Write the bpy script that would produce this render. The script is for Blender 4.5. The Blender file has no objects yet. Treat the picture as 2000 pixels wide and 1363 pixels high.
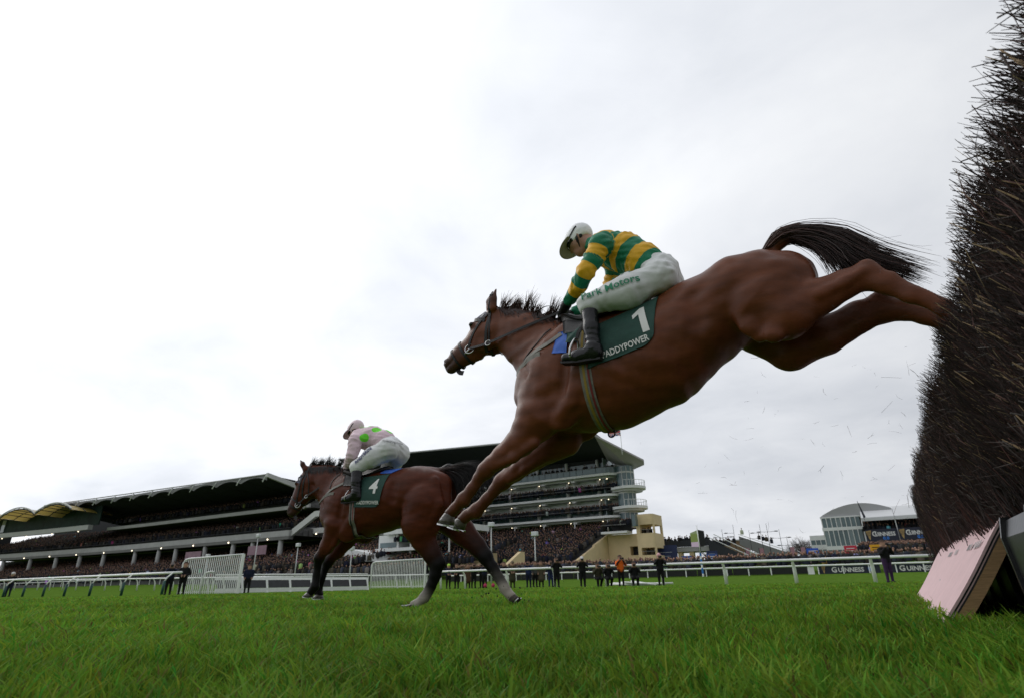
import bpy, bmesh, math, random
import numpy as np
from mathutils import Vector, Matrix
random.seed(7)
RNG = np.random.default_rng(7)
scene = bpy.context.scene
COL = scene.collection
R_ = math.radians

# ------------------------------------------------------------------ camera
CAM_YAW, CAM_PITCH, CAM_ROLL, CAM_H = math.atan2(.518, .856), math.atan(458.5/1111.0), R_(1.05), .24
cam_d = bpy.data.cameras.new('camera')
cam = bpy.data.objects.new('camera', cam_d)
COL.objects.link(cam)
scene.camera = cam
cam_d.sensor_width = 36.0
cam_d.lens = 20.0
cam_d.clip_start = .02
cam_d.clip_end = 4000
cam_d.dof.use_dof = True
cam_d.dof.focus_distance = 3.5
cam_d.dof.aperture_fstop = 5.0
def _rz(v, a):
    c, s = math.cos(a), math.sin(a)
    return Vector((c*v[0]-s*v[1], s*v[0]+c*v[1], v[2]))
_r0 = _rz((1, 0, 0), CAM_YAW)
_u0 = _rz((0, -math.sin(CAM_PITCH), math.cos(CAM_PITCH)), CAM_YAW)
_f0 = _rz((0, math.cos(CAM_PITCH), math.sin(CAM_PITCH)), CAM_YAW)
_R = _r0*math.cos(CAM_ROLL) - _u0*math.sin(CAM_ROLL)
_U = _r0*math.sin(CAM_ROLL) + _u0*math.cos(CAM_ROLL)
_M = Matrix((_R, _U, -_f0)).transposed().to_4x4()
_M.translation = Vector((0, 0, CAM_H))
cam.matrix_world = _M

# ------------------------------------------------------------------ sky: bright overcast, sun behind thin cloud ahead on the left
SUN_DIR = _rz((-.58, .55, .60), CAM_YAW).normalized()
sun_el = math.asin(SUN_DIR.z)
sun_az = math.atan2(SUN_DIR.x, SUN_DIR.y)
world = bpy.data.worlds.new('World')
scene.world = world
world.use_nodes = True
wn, wl = world.node_tree.nodes, world.node_tree.links
wn.clear()
def W(t, **k):
    n = wn.new(t)
    for a, b in k.items():
        setattr(n, a, b)
    return n
def wmath(op, a, b=None, clamp=False):
    n = W('ShaderNodeMath', operation=op, use_clamp=clamp)
    for i, v in enumerate((a, b)):
        if v is None: continue
        if isinstance(v, (int, float)): n.inputs[i].default_value = v
        else: wl.new(v, n.inputs[i])
    return n.outputs[0]
out = W('ShaderNodeOutputWorld')
bg = W('ShaderNodeBackground')
bg.inputs['Strength'].default_value = .1
sky = W('ShaderNodeTexSky', sky_type='NISHITA', sun_disc=False)
sky.sun_elevation = sun_el
sky.sun_rotation = sun_az
tc = W('ShaderNodeTexCoord')
sep = W('ShaderNodeSeparateXYZ')
wl.new(tc.outputs['Generated'], sep.inputs[0])
zc = wmath('ADD', wmath('MAXIMUM', sep.outputs[2], 0.0), .22)
comb = W('ShaderNodeCombineXYZ')
wl.new(wmath('DIVIDE', sep.outputs[0], zc), comb.inputs[0])
wl.new(wmath('DIVIDE', sep.outputs[1], zc), comb.inputs[1])
comb.inputs[2].default_value = 3.7
n1 = W('ShaderNodeTexNoise'); n1.inputs['Scale'].default_value = .75; n1.inputs['Detail'].default_value = 6; n1.inputs['Roughness'].default_value = .52; n1.inputs['Distortion'].default_value = .35
n2 = W('ShaderNodeTexNoise'); n2.inputs['Scale'].default_value = 2.6; n2.inputs['Detail'].default_value = 7; n2.inputs['Roughness'].default_value = .58; n2.inputs['Distortion'].default_value = .5
for n in (n1, n2): wl.new(comb.outputs[0], n.inputs['Vector'])
# cloud thickness: 0 thin and white, 1 thick and grey
thick = wmath('ADD', wmath('MULTIPLY', n1.outputs[0], .75), wmath('MULTIPLY', n2.outputs[0], .25))
ramp = W('ShaderNodeValToRGB')
ramp.color_ramp.elements[0].position = .36; ramp.color_ramp.elements[0].color = (10.6, 10.8, 11.1, 1)
ramp.color_ramp.elements[1].position = .66; ramp.color_ramp.elements[1].color = (6.7, 7.1, 7.8, 1)
e = ramp.color_ramp.elements.new(.50); e.color = (8.8, 9.1, 9.65, 1)
wl.new(thick, ramp.inputs[0])
# brightening round the veiled sun
dot = W('ShaderNodeVectorMath', operation='DOT_PRODUCT')
wl.new(tc.outputs['Generated'], dot.inputs[0])
dot.inputs[1].default_value = SUN_DIR
g = wmath('POWER', wmath('MULTIPLY', wmath('ADD', dot.outputs['Value'], 1.0), .5), 1.7)
gl = wmath('ADD', wmath('MULTIPLY', g, .72), .46)
mul = W('ShaderNodeVectorMath', operation='SCALE')
wl.new(ramp.outputs[0], mul.inputs[0]); wl.new(gl, mul.inputs['Scale'])
# small gaps where the blue sky shows
n3 = W('ShaderNodeTexNoise'); n3.inputs['Scale'].default_value = 1.9; n3.inputs['Detail'].default_value = 5
comb2 = W('ShaderNodeVectorMath', operation='ADD'); wl.new(comb.outputs[0], comb2.inputs[0]); comb2.inputs[1].default_value = (5.2, 1.3, 0)
wl.new(comb2.outputs[0], n3.inputs['Vector'])
gap = W('ShaderNodeMapRange'); gap.inputs['From Min'].default_value = .70; gap.inputs['From Max'].default_value = .78; gap.inputs['To Max'].default_value = .6
wl.new(n3.outputs[0], gap.inputs['Value'])
mix = W('ShaderNodeMix', data_type='RGBA')
wl.new(gap.outputs[0], mix.inputs[0]); wl.new(mul.outputs[0], mix.inputs[6])
wl.new(sky.outputs[0], mix.inputs[7])
wl.new(mix.outputs[2], bg.inputs['Color'])
wl.new(bg.outputs[0], out.inputs[0])

sun_d = bpy.data.lights.new('sun', 'SUN')
sun_d.energy = .85
sun_d.angle = R_(38)
sun_d.color = (1.0, .965, .91)
sun = bpy.data.objects.new('sun', sun_d)
COL.objects.link(sun)
sun.rotation_euler = SUN_DIR.to_track_quat('Z', 'Y').to_euler()
sun.location = SUN_DIR*60

scene.view_settings.view_transform = 'Standard'
scene.view_settings.look = 'None'
scene.view_settings.exposure = 0.0
scene.view_settings.gamma = 1.0
scene.view_settings.use_curve_mapping = False
scene.cycles.max_bounces = 6
scene.cycles.diffuse_bounces = 3
scene.cycles.glossy_bounces = 3
scene.cycles.transparent_max_bounces = 8

# ------------------------------------------------------------------ materials
MATS = {}
def mat(name, col, rough=.6, var=0.0, scale=20.0, bump=0.0, bscale=60.0, metal=0.0, spec=.5, attr=None, trans=0.0, stretch=None, sheen=0.0, alpha=1.0):
    """procedural principled material: base colour with noise variation and fine relief; attr = colour attribute to use as base"""
    if name in MATS: return MATS[name]
    m = bpy.data.materials.new(name)
    m.use_nodes = True
    N, L = m.node_tree.nodes, m.node_tree.links
    b = N['Principled BSDF']
    b.inputs['Roughness'].default_value = rough
    b.inputs['Metallic'].default_value = metal
    b.inputs['Specular IOR Level'].default_value = spec
    b.inputs['Base Color'].default_value = (*col, 1)
    if sheen: 
        b.inputs['Sheen Weight'].default_value = sheen
    src = None
    tcn = N.new('ShaderNodeTexCoord')
    vec = tcn.outputs['Object']
    if stretch:
        mp = N.new('ShaderNodeMapping'); mp.inputs['Scale'].default_value = stretch
        L.new(vec, mp.inputs[0]); vec = mp.outputs[0]
    if attr:
        a = N.new('ShaderNodeAttribute'); a.attribute_name = attr
        src = a.outputs['Color']
    if var > 0:
        nz = N.new('ShaderNodeTexNoise'); nz.inputs['Scale'].default_value = scale; nz.inputs['Detail'].default_value = 5; nz.inputs['Roughness'].default_value = .6
        L.new(vec, nz.inputs['Vector'])
        mr = N.new('ShaderNodeMapRange'); mr.inputs['From Min'].default_value = .3; mr.inputs['From Max'].default_value = .7
        mr.inputs['To Min'].default_value = 1-var; mr.inputs['To Max'].default_value = 1+var
        L.new(nz.outputs[0], mr.inputs['Value'])
        sc = N.new('ShaderNodeVectorMath'); sc.operation = 'SCALE'
        if src is not None: L.new(src, sc.inputs[0])
        else: sc.inputs[0].default_value = col
        L.new(mr.outputs[0], sc.inputs['Scale'])
        src = sc.outputs[0]
    if src is not None: L.new(src, b.inputs['Base Color'])
    if bump > 0:
        nb = N.new('ShaderNodeTexNoise'); nb.inputs['Scale'].default_value = bscale; nb.inputs['Detail'].default_value = 4
        L.new(vec, nb.inputs['Vector'])
        bp = N.new('ShaderNodeBump'); bp.inputs['Strength'].default_value = bump; bp.inputs['Distance'].default_value = .01
        L.new(nb.outputs[0], bp.inputs['Height']); L.new(bp.outputs[0], b.inputs['Normal'])
    if trans > 0:
        tr = N.new('ShaderNodeBsdfTranslucent'); mx = N.new('ShaderNodeMixShader'); mx.inputs[0].default_value = trans
        o = N['Material Output']
        if src is not None: L.new(src, tr.inputs[0])
        else: tr.inputs[0].default_value = (*col, 1)
        L.new(b.outputs[0], mx.inputs[1]); L.new(tr.outputs[0], mx.inputs[2]); L.new(mx.outputs[0], o.inputs[0])
    MATS[name] = m
    return m

# ------------------------------------------------------------------ object helpers
def link(o, parent=None):
    COL.objects.link(o)
    if parent is not None: o.parent = parent
    return o
def tag(o, label=None, cat=None, group=None, kind=None):
    if label: o['label'] = label
    if cat: o['category'] = cat
    if group: o['group'] = group
    if kind: o['kind'] = kind
    return o
def empty(name, loc=(0, 0, 0), rz=0.0, label=None, cat=None, group=None):
    o = bpy.data.objects.new(name, None)
    o.location = loc; o.rotation_euler = (0, 0, rz); o.empty_display_size = .2
    link(o)
    return tag(o, label, cat, group)
def copy_tree(o, parent=None):
    c = o.copy(); COL.objects.link(c)
    if parent is not None: c.parent = parent
    for ch in list(o.children): copy_tree(ch, c)
    return c
def np_mesh(name, v, f, material, parent=None, smooth=False, colors=None, cname='col', attrs=None):
    """mesh object from numpy verts (n,3) and faces (m,3 or 4) or python list of faces"""
    me = bpy.data.meshes.new(name)
    if isinstance(f, np.ndarray):
        k = f.shape[1]
        me.vertices.add(len(v)); me.vertices.foreach_set('co', np.asarray(v, np.float32).ravel())
        me.loops.add(f.size); me.loops.foreach_set('vertex_index', f.astype(np.int32).ravel())
        me.polygons.add(len(f)); me.polygons.foreach_set('loop_start', np.arange(0, f.size, k, dtype=np.int32))
        try: me.polygons.foreach_set('loop_total', np.full(len(f), k, np.int32))
        except Exception: pass
        me.update(calc_edges=True)
    else:
        me.from_pydata([tuple(p) for p in v], [], f)
        me.update()
    me.validate()
    if smooth: me.polygons.foreach_set('use_smooth', np.ones(len(me.polygons), bool))
    if colors is not None:
        ca = me.color_attributes.new(cname, 'FLOAT_COLOR', 'POINT')
        c4 = np.ones((len(v), 4), np.float32); c4[:, :3] = colors
        ca.data.foreach_set('color', c4.ravel())
    for an, av in (attrs or {}).items():
        at = me.attributes.new(an, 'FLOAT', 'POINT'); at.data.foreach_set('value', np.asarray(av, np.float32))
    if material: me.materials.append(material)
    return link(bpy.data.objects.new(name, me), parent)

class MB:
    """collects simple shapes; build() links them as one mesh"""
    def __init__(s): s.v = []; s.f = []
    def add(s, vs, fs):
        o = len(s.v); s.v += [tuple(p) for p in vs]; s.f += [tuple(i+o for i in q) for q in fs]; return s
    def box(s, x0, x1, y0, y1, z0, z1):
        s.add([(x0,y0,z0),(x1,y0,z0),(x1,y1,z0),(x0,y1,z0),(x0,y0,z1),(x1,y0,z1),(x1,y1,z1),(x0,y1,z1)],
              [(0,3,2,1),(4,5,6,7),(0,1,5,4),(1,2,6,5),(2,3,7,6),(3,0,4,7)]); return s
    def prism(s, poly, axis, a, b):
        """extrude a 2D polygon along axis 'x','y' or 'z' from a to b"""
        def P(u, w, t): return {'x': (t, u, w), 'y': (u, t, w), 'z': (u, w, t)}[axis]
        n = len(poly)
        vs = [P(u, w, a) for u, w in poly]+[P(u, w, b) for u, w in poly]
        fs = [tuple(range(n))[::-1], tuple(range(n, 2*n))]+[(i, (i+1) % n, n+(i+1) % n, n+i) for i in range(n)]
        return s.add(vs, fs)
    def tube(s, pts, r, n=8, caps=True, flat=None, up=(0, 0, 1)):
        """tube along points; r number or list; flat = thickness ratio of the second axis"""
        pts = [Vector(p) for p in pts]; m = len(pts)
        rs = r if hasattr(r, '__len__') else [r]*m
        ref = Vector(up); vs = []; fs = []
        for i, p in enumerate(pts):
            d = (pts[min(i+1, m-1)]-pts[max(i-1, 0)]).normalized()
            a = d.cross(ref)
            if a.length < 1e-4: a = d.cross(Vector((1, 0, .1)))
            a.normalize(); b = d.cross(a).normalized()
            if i and a.dot(pa) < 0: a = -a; b = -b
            pa = a
            k = flat or 1.0
            for j in range(n):
                t = 2*math.pi*j/n
                vs.append(p+a*(rs[i]*math.cos(t))+b*(rs[i]*k*math.sin(t)))
        for i in range(m-1):
            for j in range(n):
                fs.append((i*n+j, i*n+(j+1) % n, (i+1)*n+(j+1) % n, (i+1)*n+j))
        if caps: fs += [tuple(range(n))[::-1], tuple(range((m-1)*n, m*n))]
        return s.add(vs, fs)
    def sphere(s, c, r, n=10, m=6):
        rx, ry, rz = r if hasattr(r, '__len__') else (r, r, r)
        vs = [(c[0], c[1], c[2]+rz)]
        for i in range(1, m):
            t = math.pi*i/m
            for j in range(n):
                q = 2*math.pi*j/n
                vs.append((c[0]+rx*math.sin(t)*math.cos(q), c[1]+ry*math.sin(t)*math.sin(q), c[2]+rz*math.cos(t)))
        vs.append((c[0], c[1], c[2]-rz)); fs = []
        for j in range(n): fs.append((0, 1+j, 1+(j+1) % n))
        for i in range(m-2):
            for j in range(n): fs.append((1+i*n+j, 1+(i+1)*n+j, 1+(i+1)*n+(j+1) % n, 1+i*n+(j+1) % n))
        L = len(vs)-1
        for j in range(n): fs.append((L, 1+(m-2)*n+(j+1) % n, 1+(m-2)*n+j))
        return s.add(vs, fs)
    def build(s, name, material, parent=None, smooth=False, bevel=0.0):
        me = bpy.data.meshes.new(name); me.from_pydata(s.v, [], s.f); me.update()
        if bevel > 0:
            bm = bmesh.new(); bm.from_mesh(me)
            bmesh.ops.bevel(bm, geom=bm.edges[:], offset=bevel, segments=1, affect='EDGES', clamp_overlap=True)
            bm.to_mesh(me); bm.free()
        if smooth: me.polygons.foreach_set('use_smooth', np.ones(len(me.polygons), bool))
        if material: me.materials.append(material)
        return link(bpy.data.objects.new(name, me), parent)

def text_mesh(txt, size=1.0, bold=0.0, spacing=1.0, sx=1.0):
    """flat lettering: returns verts (n,2) centred and face list"""
    cu = bpy.data.curves.new('lettering', 'FONT'); cu.body = txt; cu.size = size; cu.resolution_u = 2
    cu.align_x = 'CENTER'; cu.align_y = 'CENTER'; cu.offset = bold*size; cu.space_character = spacing
    o = bpy.data.objects.new('lettering', cu); COL.objects.link(o)
    dg = bpy.context.evaluated_depsgraph_get(); ev = o.evaluated_get(dg); me = ev.to_mesh()
    v = np.array([(q.co.x*sx, q.co.y) for q in me.vertices]); f = [tuple(q.vertices) for q in me.polygons]
    ev.to_mesh_clear(); bpy.data.objects.remove(o); bpy.data.curves.remove(cu)
    return v, f
def flat_text(name, txt, size, origin, ux, uy, material, parent=None, bold=0.0, spacing=1.0, sx=1.0, lift=.0):
    v, f = text_mesh(txt, size, bold, spacing, sx)
    o, ux, uy = Vector(origin), Vector(ux).normalized(), Vector(uy).normalized()
    nrm = ux.cross(uy).normalized()
    return np_mesh(name, [o+ux*a+uy*b+nrm*lift for a, b in v], f, material, parent)

# ------------------------------------------------------------------ smooth bodies: tapered elliptic limbs blended by a smooth union, meshed with surface nets
class Body:
    def __init__(s): s.pr = []
    def seg(s, p0, p1, r0, r1, w0=1.0, w1=1.0, k=.03, c0=None, c1=None, sub=False, t0=0.0, t1=0.0):
        s.pr.append(dict(p0=np.array(p0, float), p1=np.array(p1, float), r0=r0, r1=r1, w0=w0, w1=w1, k=k, c0=c0, c1=c1 if c1 is not None else c0, sub=sub, t0=t0, t1=t1)); return s
    def chain(s, nodes, k=.03, cols=None, grow=0.0, y=None, mirror=False):
        """nodes (x,y,z,b,ratio)"""
        for i in range(len(nodes)-1):
            a, b = nodes[i], nodes[i+1]
            sg = -1 if mirror else 1
            s.seg((a[0], sg*a[1], a[2]), (b[0], sg*b[1], b[2]), a[3]+grow, b[3]+grow, a[4], b[4], k, None if cols is None else cols[i], None if cols is None else cols[i+1])
        return s
    def ball(s, p, r, w=1.0, k=.03, c=None, sub=False): return s.seg(p, (p[0]+1e-4, p[1], p[2]), r, r, w, w, k, c, c, sub)
    @staticmethod
    def dist(pr, P):
        ba = pr['p1']-pr['p0']; pa = P-pr['p0']
        t = np.clip((pa@ba)/max(ba@ba, 1e-12), 0, 1)
        q = pa-t[..., None]*ba
        r = pr['r0']+(pr['r1']-pr['r0'])*t; w = pr['w0']+(pr['w1']-pr['w0'])*t
        d = np.sqrt(q[..., 0]**2+q[..., 2]**2+(q[..., 1]/w)**2)-r
        return d, t
    def eval(s, P):
        if getattr(s, 'grid', None) is not None: return s.sample(P)
        D = np.full(P.shape[:-1], 1.0)
        for pr in s.pr:
            d, _ = s.dist(pr, P); k = pr['k']
            if pr['sub']:
                h = np.clip(.5-.5*(D+d)/k, 0, 1); D = D*(1-h)-d*h+k*h*(1-h)
            else:
                h = np.clip(.5+.5*(D-d)/k, 0, 1); D = D*(1-h)+d*h-k*h*(1-h)
        return D
    def sample(s, P):
        D, lo, res = s.grid; P = np.asarray(P, float); u = (P-lo)/res; n = np.array(D.shape)
        ok = ((u >= 0) & (u < n-1.001)).all(-1); u = np.clip(u, 0, n-1.001); i = u.astype(int); f = (u-i).astype(np.float32)
        x, y, z = i[..., 0], i[..., 1], i[..., 2]; a, b, c = f[..., 0], f[..., 1], f[..., 2]
        v0 = (D[x, y, z]*(1-a)+D[x+1, y, z]*a)*(1-b)+(D[x, y+1, z]*(1-a)+D[x+1, y+1, z]*a)*b
        v1 = (D[x, y, z+1]*(1-a)+D[x+1, y, z+1]*a)*(1-b)+(D[x, y+1, z+1]*(1-a)+D[x+1, y+1, z+1]*a)*b
        return np.where(ok, v0*(1-c)+v1*c, .5).astype(float)
    def mesh(s, name, res, material, parent=None, blend=.02, disp=None, attr_t=False):
        lo = np.min([np.minimum(p['p0'], p['p1'])-max(p['r0'], p['r1'])*np.array([1, max(p['w0'], p['w1'], 1), 1]) for p in s.pr if not p['sub']], axis=0)-3*res
        hi = np.max([np.maximum(p['p0'], p['p1'])+max(p['r0'], p['r1'])*np.array([1, max(p['w0'], p['w1'], 1), 1]) for p in s.pr if not p['sub']], axis=0)+3*res
        n = np.ceil((hi-lo)/res).astype(int)+1
        ax = [lo[i]+res*np.arange(n[i]) for i in range(3)]
        D = np.full(n, .5, np.float32)
        for pr in s.pr:
            mg = max(pr['k']*1.2, 5*res, .035); wmax = max(pr['w0'], pr['w1'], 1.0)
            r = max(pr['r0'], pr['r1'])*np.array([1, wmax, 1])+mg*np.array([1, wmax, 1])
            a = np.maximum(np.floor((np.minimum(pr['p0'], pr['p1'])-r-lo)/res).astype(int), 0)
            b = np.minimum(np.ceil((np.maximum(pr['p0'], pr['p1'])+r-lo)/res).astype(int)+1, n)
            if np.any(b <= a): continue
            G = np.stack(np.meshgrid(*[ax[i][a[i]:b[i]] for i in range(3)], indexing='ij'), -1)
            d, _ = s.dist(pr, G); d = d.astype(np.float32); k = pr['k']
            B = D[a[0]:b[0], a[1]:b[1], a[2]:b[2]]
            if pr['sub']:
                h = np.clip(.5-.5*(B+d)/k, 0, 1); B[...] = B*(1-h)-d*h+k*h*(1-h)
            else:
                h = np.clip(.5+.5*(B-d)/k, 0, 1); B[...] = B*(1-h)+d*h-k*h*(1-h)
        v, f = surface_nets(D, lo, res)
        s.grid = (D, lo, res)
        cols = s.colors(v, blend) if any(p['c0'] is not None for p in s.pr) else None
        at = None
        if attr_t: at = {'t': s.param(v)}
        if disp is not None:
            e = 1.5*res
            g = np.stack([s.eval(v+np.eye(3)[i]*e)-s.eval(v-np.eye(3)[i]*e) for i in range(3)], -1)
            g /= np.maximum(np.linalg.norm(g, axis=1, keepdims=True), 1e-9)
            v = v+g*disp(v)[:, None]
        return np_mesh(name, v, f, material, parent, smooth=True, colors=cols, attrs=at)
    def colors(s, v, blend):
        A = np.zeros((len(v), 3)); Wt = np.full(len(v), 1e-9)
        for pr in s.pr:
            if pr['c0'] is None or pr['sub']: continue
            rr = max(pr['r0'], pr['r1'])*max(pr['w0'], pr['w1'], 1)+.14
            m = np.where(((v > np.minimum(pr['p0'], pr['p1'])-rr) & (v < np.maximum(pr['p0'], pr['p1'])+rr)).all(1))[0]
            if not len(m): continue
            d, t = s.dist(pr, v[m]); w = np.exp(-np.clip(d+.02, 0, 1)/blend)
            A[m] += w[:, None]*(np.array(pr['c0'])*(1-t[:, None])+np.array(pr['c1'])*t[:, None]); Wt[m] += w
        return A/Wt[:, None]
    def param(s, v):
        best = np.full(len(v), 9.0); T = np.zeros(len(v))
        for pr in s.pr:
            if pr['sub']: continue
            d, t = s.dist(pr, v); m = d < best; best[m] = d[m]; T[m] = (pr['t0']+(pr['t1']-pr['t0'])*t)[m]
        return T
    def cast(s, o, d, off=0.0, R=.8, it=60):
        """walk in from o+d*R towards o until the surface (plus off); arrays (n,3)"""
        o = np.atleast_2d(np.asarray(o, float)); d = np.atleast_2d(np.asarray(d, float)); d = d/np.linalg.norm(d, axis=1, keepdims=True)
        t = np.full(max(len(o), len(d)), R)
        for _ in range(it):
            x = s.eval(o+d*t[:, None])-off
            t = np.clip(t-np.clip(x, -.05, .06)*.8, 0, R)
        return o+d*t[:, None]
    def side(s, xz, sgn, off=0.0, y1=.9):
        """points on the flank: for each (x,z) walk in along y from the side sgn"""
        xz = np.asarray(xz, float); o = np.stack([xz[:, 0], np.zeros(len(xz)), xz[:, 1]], 1)
        return s.cast(o, np.tile([0, sgn, 0], (len(xz), 1)), off, y1)

def surface_nets(D, lo, res):
    ins = D < 0
    n = D.shape
    c = np.zeros((n[0]-1, n[1]-1, n[2]-1), np.int8)
    for i in (0, 1):
        for j in (0, 1):
            for k in (0, 1):
                c += ins[i:n[0]-1+i, j:n[1]-1+j, k:n[2]-1+k]
    act = np.argwhere((c > 0) & (c < 8))
    idx = np.full(c.shape, -1, np.int32); idx[act[:, 0], act[:, 1], act[:, 2]] = np.arange(len(act))
    corner = np.array([(i, j, k) for i in (0, 1) for j in (0, 1) for k in (0, 1)])
    V = np.stack([D[act[:, 0]+a, act[:, 1]+b, act[:, 2]+g] for a, b, g in corner], 1)
    S = np.zeros((len(act), 3)); cnt = np.zeros(len(act))
    for a in range(8):
        for b in range(a+1, 8):
            if np.abs(corner[a]-corner[b]).sum() != 1: continue
            m = (V[:, a] < 0) != (V[:, b] < 0)
            t = V[m, a]/(V[m, a]-V[m, b])
            S[m] += corner[a]+(corner[b]-corner[a])*t[:, None]; cnt[m] += 1
    v = lo+res*(act+S/cnt[:, None])
    quads = []
    for axis in range(3):
        sl0 = [slice(None)]*3; sl1 = [slice(None)]*3
        sl0[axis] = slice(0, n[axis]-1); sl1[axis] = slice(1, n[axis])
        a = ins[tuple(sl0)]; b = ins[tuple(sl1)]
        E = np.argwhere(a != b)
        u, w = (axis+1) % 3, (axis+2) % 3
        E = E[(E[:, u] > 0) & (E[:, w] > 0) & (E[:, u] < n[u]-1) & (E[:, w] < n[w]-1)]
        if not len(E): continue
        flip = a[E[:, 0], E[:, 1], E[:, 2]]
        def cell(du, dw):
            q = E.copy(); q[:, u] += du; q[:, w] += dw
            return idx[q[:, 0], q[:, 1], q[:, 2]]
        q = np.stack([cell(-1, -1), cell(0, -1), cell(0, 0), cell(-1, 0)], 1)
        q[~flip] = q[~flip][:, ::-1]
        quads.append(q)
    f = np.concatenate(quads)
    return v, f[(f >= 0).all(1)]

def ribbon(name, P, nrm, width, thick, material, parent, closed=False, smooth=True):
    """strap: centre points P (n,3), outward normals nrm (n,3)"""
    P = np.asarray(P, float); nrm = np.asarray(nrm, float); n = len(P)
    nrm = nrm/np.maximum(np.linalg.norm(nrm, axis=1, keepdims=True), 1e-9)
    tg = np.roll(P, -1, 0)-np.roll(P, 1, 0)
    if not closed: tg[0] = P[1]-P[0]; tg[-1] = P[-1]-P[-2]
    sd = np.cross(tg, nrm); sd /= np.maximum(np.linalg.norm(sd, axis=1, keepdims=True), 1e-9)
    wd = np.asarray(width)*np.ones(n); hw = wd[:, None]/2
    ring = np.stack([P-sd*hw, P-sd*hw+nrm*thick, P+sd*hw+nrm*thick, P+sd*hw], 1).reshape(-1, 3)
    f = []
    for i in range(n if closed else n-1):
        j = (i+1) % n
        for k in range(4): f.append((i*4+k, i*4+(k+1) % 4, j*4+(k+1) % 4, j*4+k))
    if not closed: f += [(0, 1, 2, 3), ((n-1)*4+3, (n-1)*4+2, (n-1)*4+1, (n-1)*4)]
    return np_mesh(name, ring, f, material, parent)
def catmull(P, m=8):
    P = [np.asarray(p, float) for p in P]; P = [2*P[0]-P[1]]+P+[2*P[-1]-P[-2]]; out = []
    for i in range(1, len(P)-2):
        for q in range(m):
            t = q/m; a, b, c, d = P[i-1], P[i], P[i+1], P[i+2]
            out.append(.5*((2*b)+(-a+c)*t+(2*a-5*b+4*c-d)*t*t+(-a+3*b-3*c+d)*t**3))
    out.append(P[-2]); return np.array(out)
def strands(name, curves, r0, material, parent, r1=.0004, cols=None):
    """hair: list of (m,3) curves -> thin three-sided tapered tubes in one mesh"""
    V = []; Fc = []; C = []; off = 0
    for ci, c in enumerate(curves):
        m = len(c); tg = np.gradient(c, axis=0); tg /= np.maximum(np.linalg.norm(tg, axis=1, keepdims=True), 1e-9)
        a = np.cross(tg, [.31, .87, .38]); a /= np.maximum(np.linalg.norm(a, axis=1, keepdims=True), 1e-9); b = np.cross(tg, a)
        r = np.linspace(1, 0, m)**.6*(r0-r1)+r1
        for j in range(3):
            t = 2*math.pi*j/3; V.append(c+a*(r*math.cos(t))[:, None]+b*(r*math.sin(t))[:, None])
        for j in range(3):
            k = (j+1) % 3
            for i in range(m-1): Fc.append((off+j*m+i, off+k*m+i, off+k*m+i+1, off+j*m+i+1))
        if cols is not None:
            cc = np.asarray(cols[ci]); C.append(np.tile(cc, (3*m, 1)) if cc.ndim == 1 else np.tile(cc[0]+(cc[1]-cc[0])*np.clip(np.linspace(0, 1, m)*2.2, 0, 1)[:, None], (3, 1)))
        off += 3*m
    return np_mesh(name, np.concatenate(V), np.array(Fc), material, parent, smooth=True, colors=np.concatenate(C) if cols is not None else None)
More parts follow.
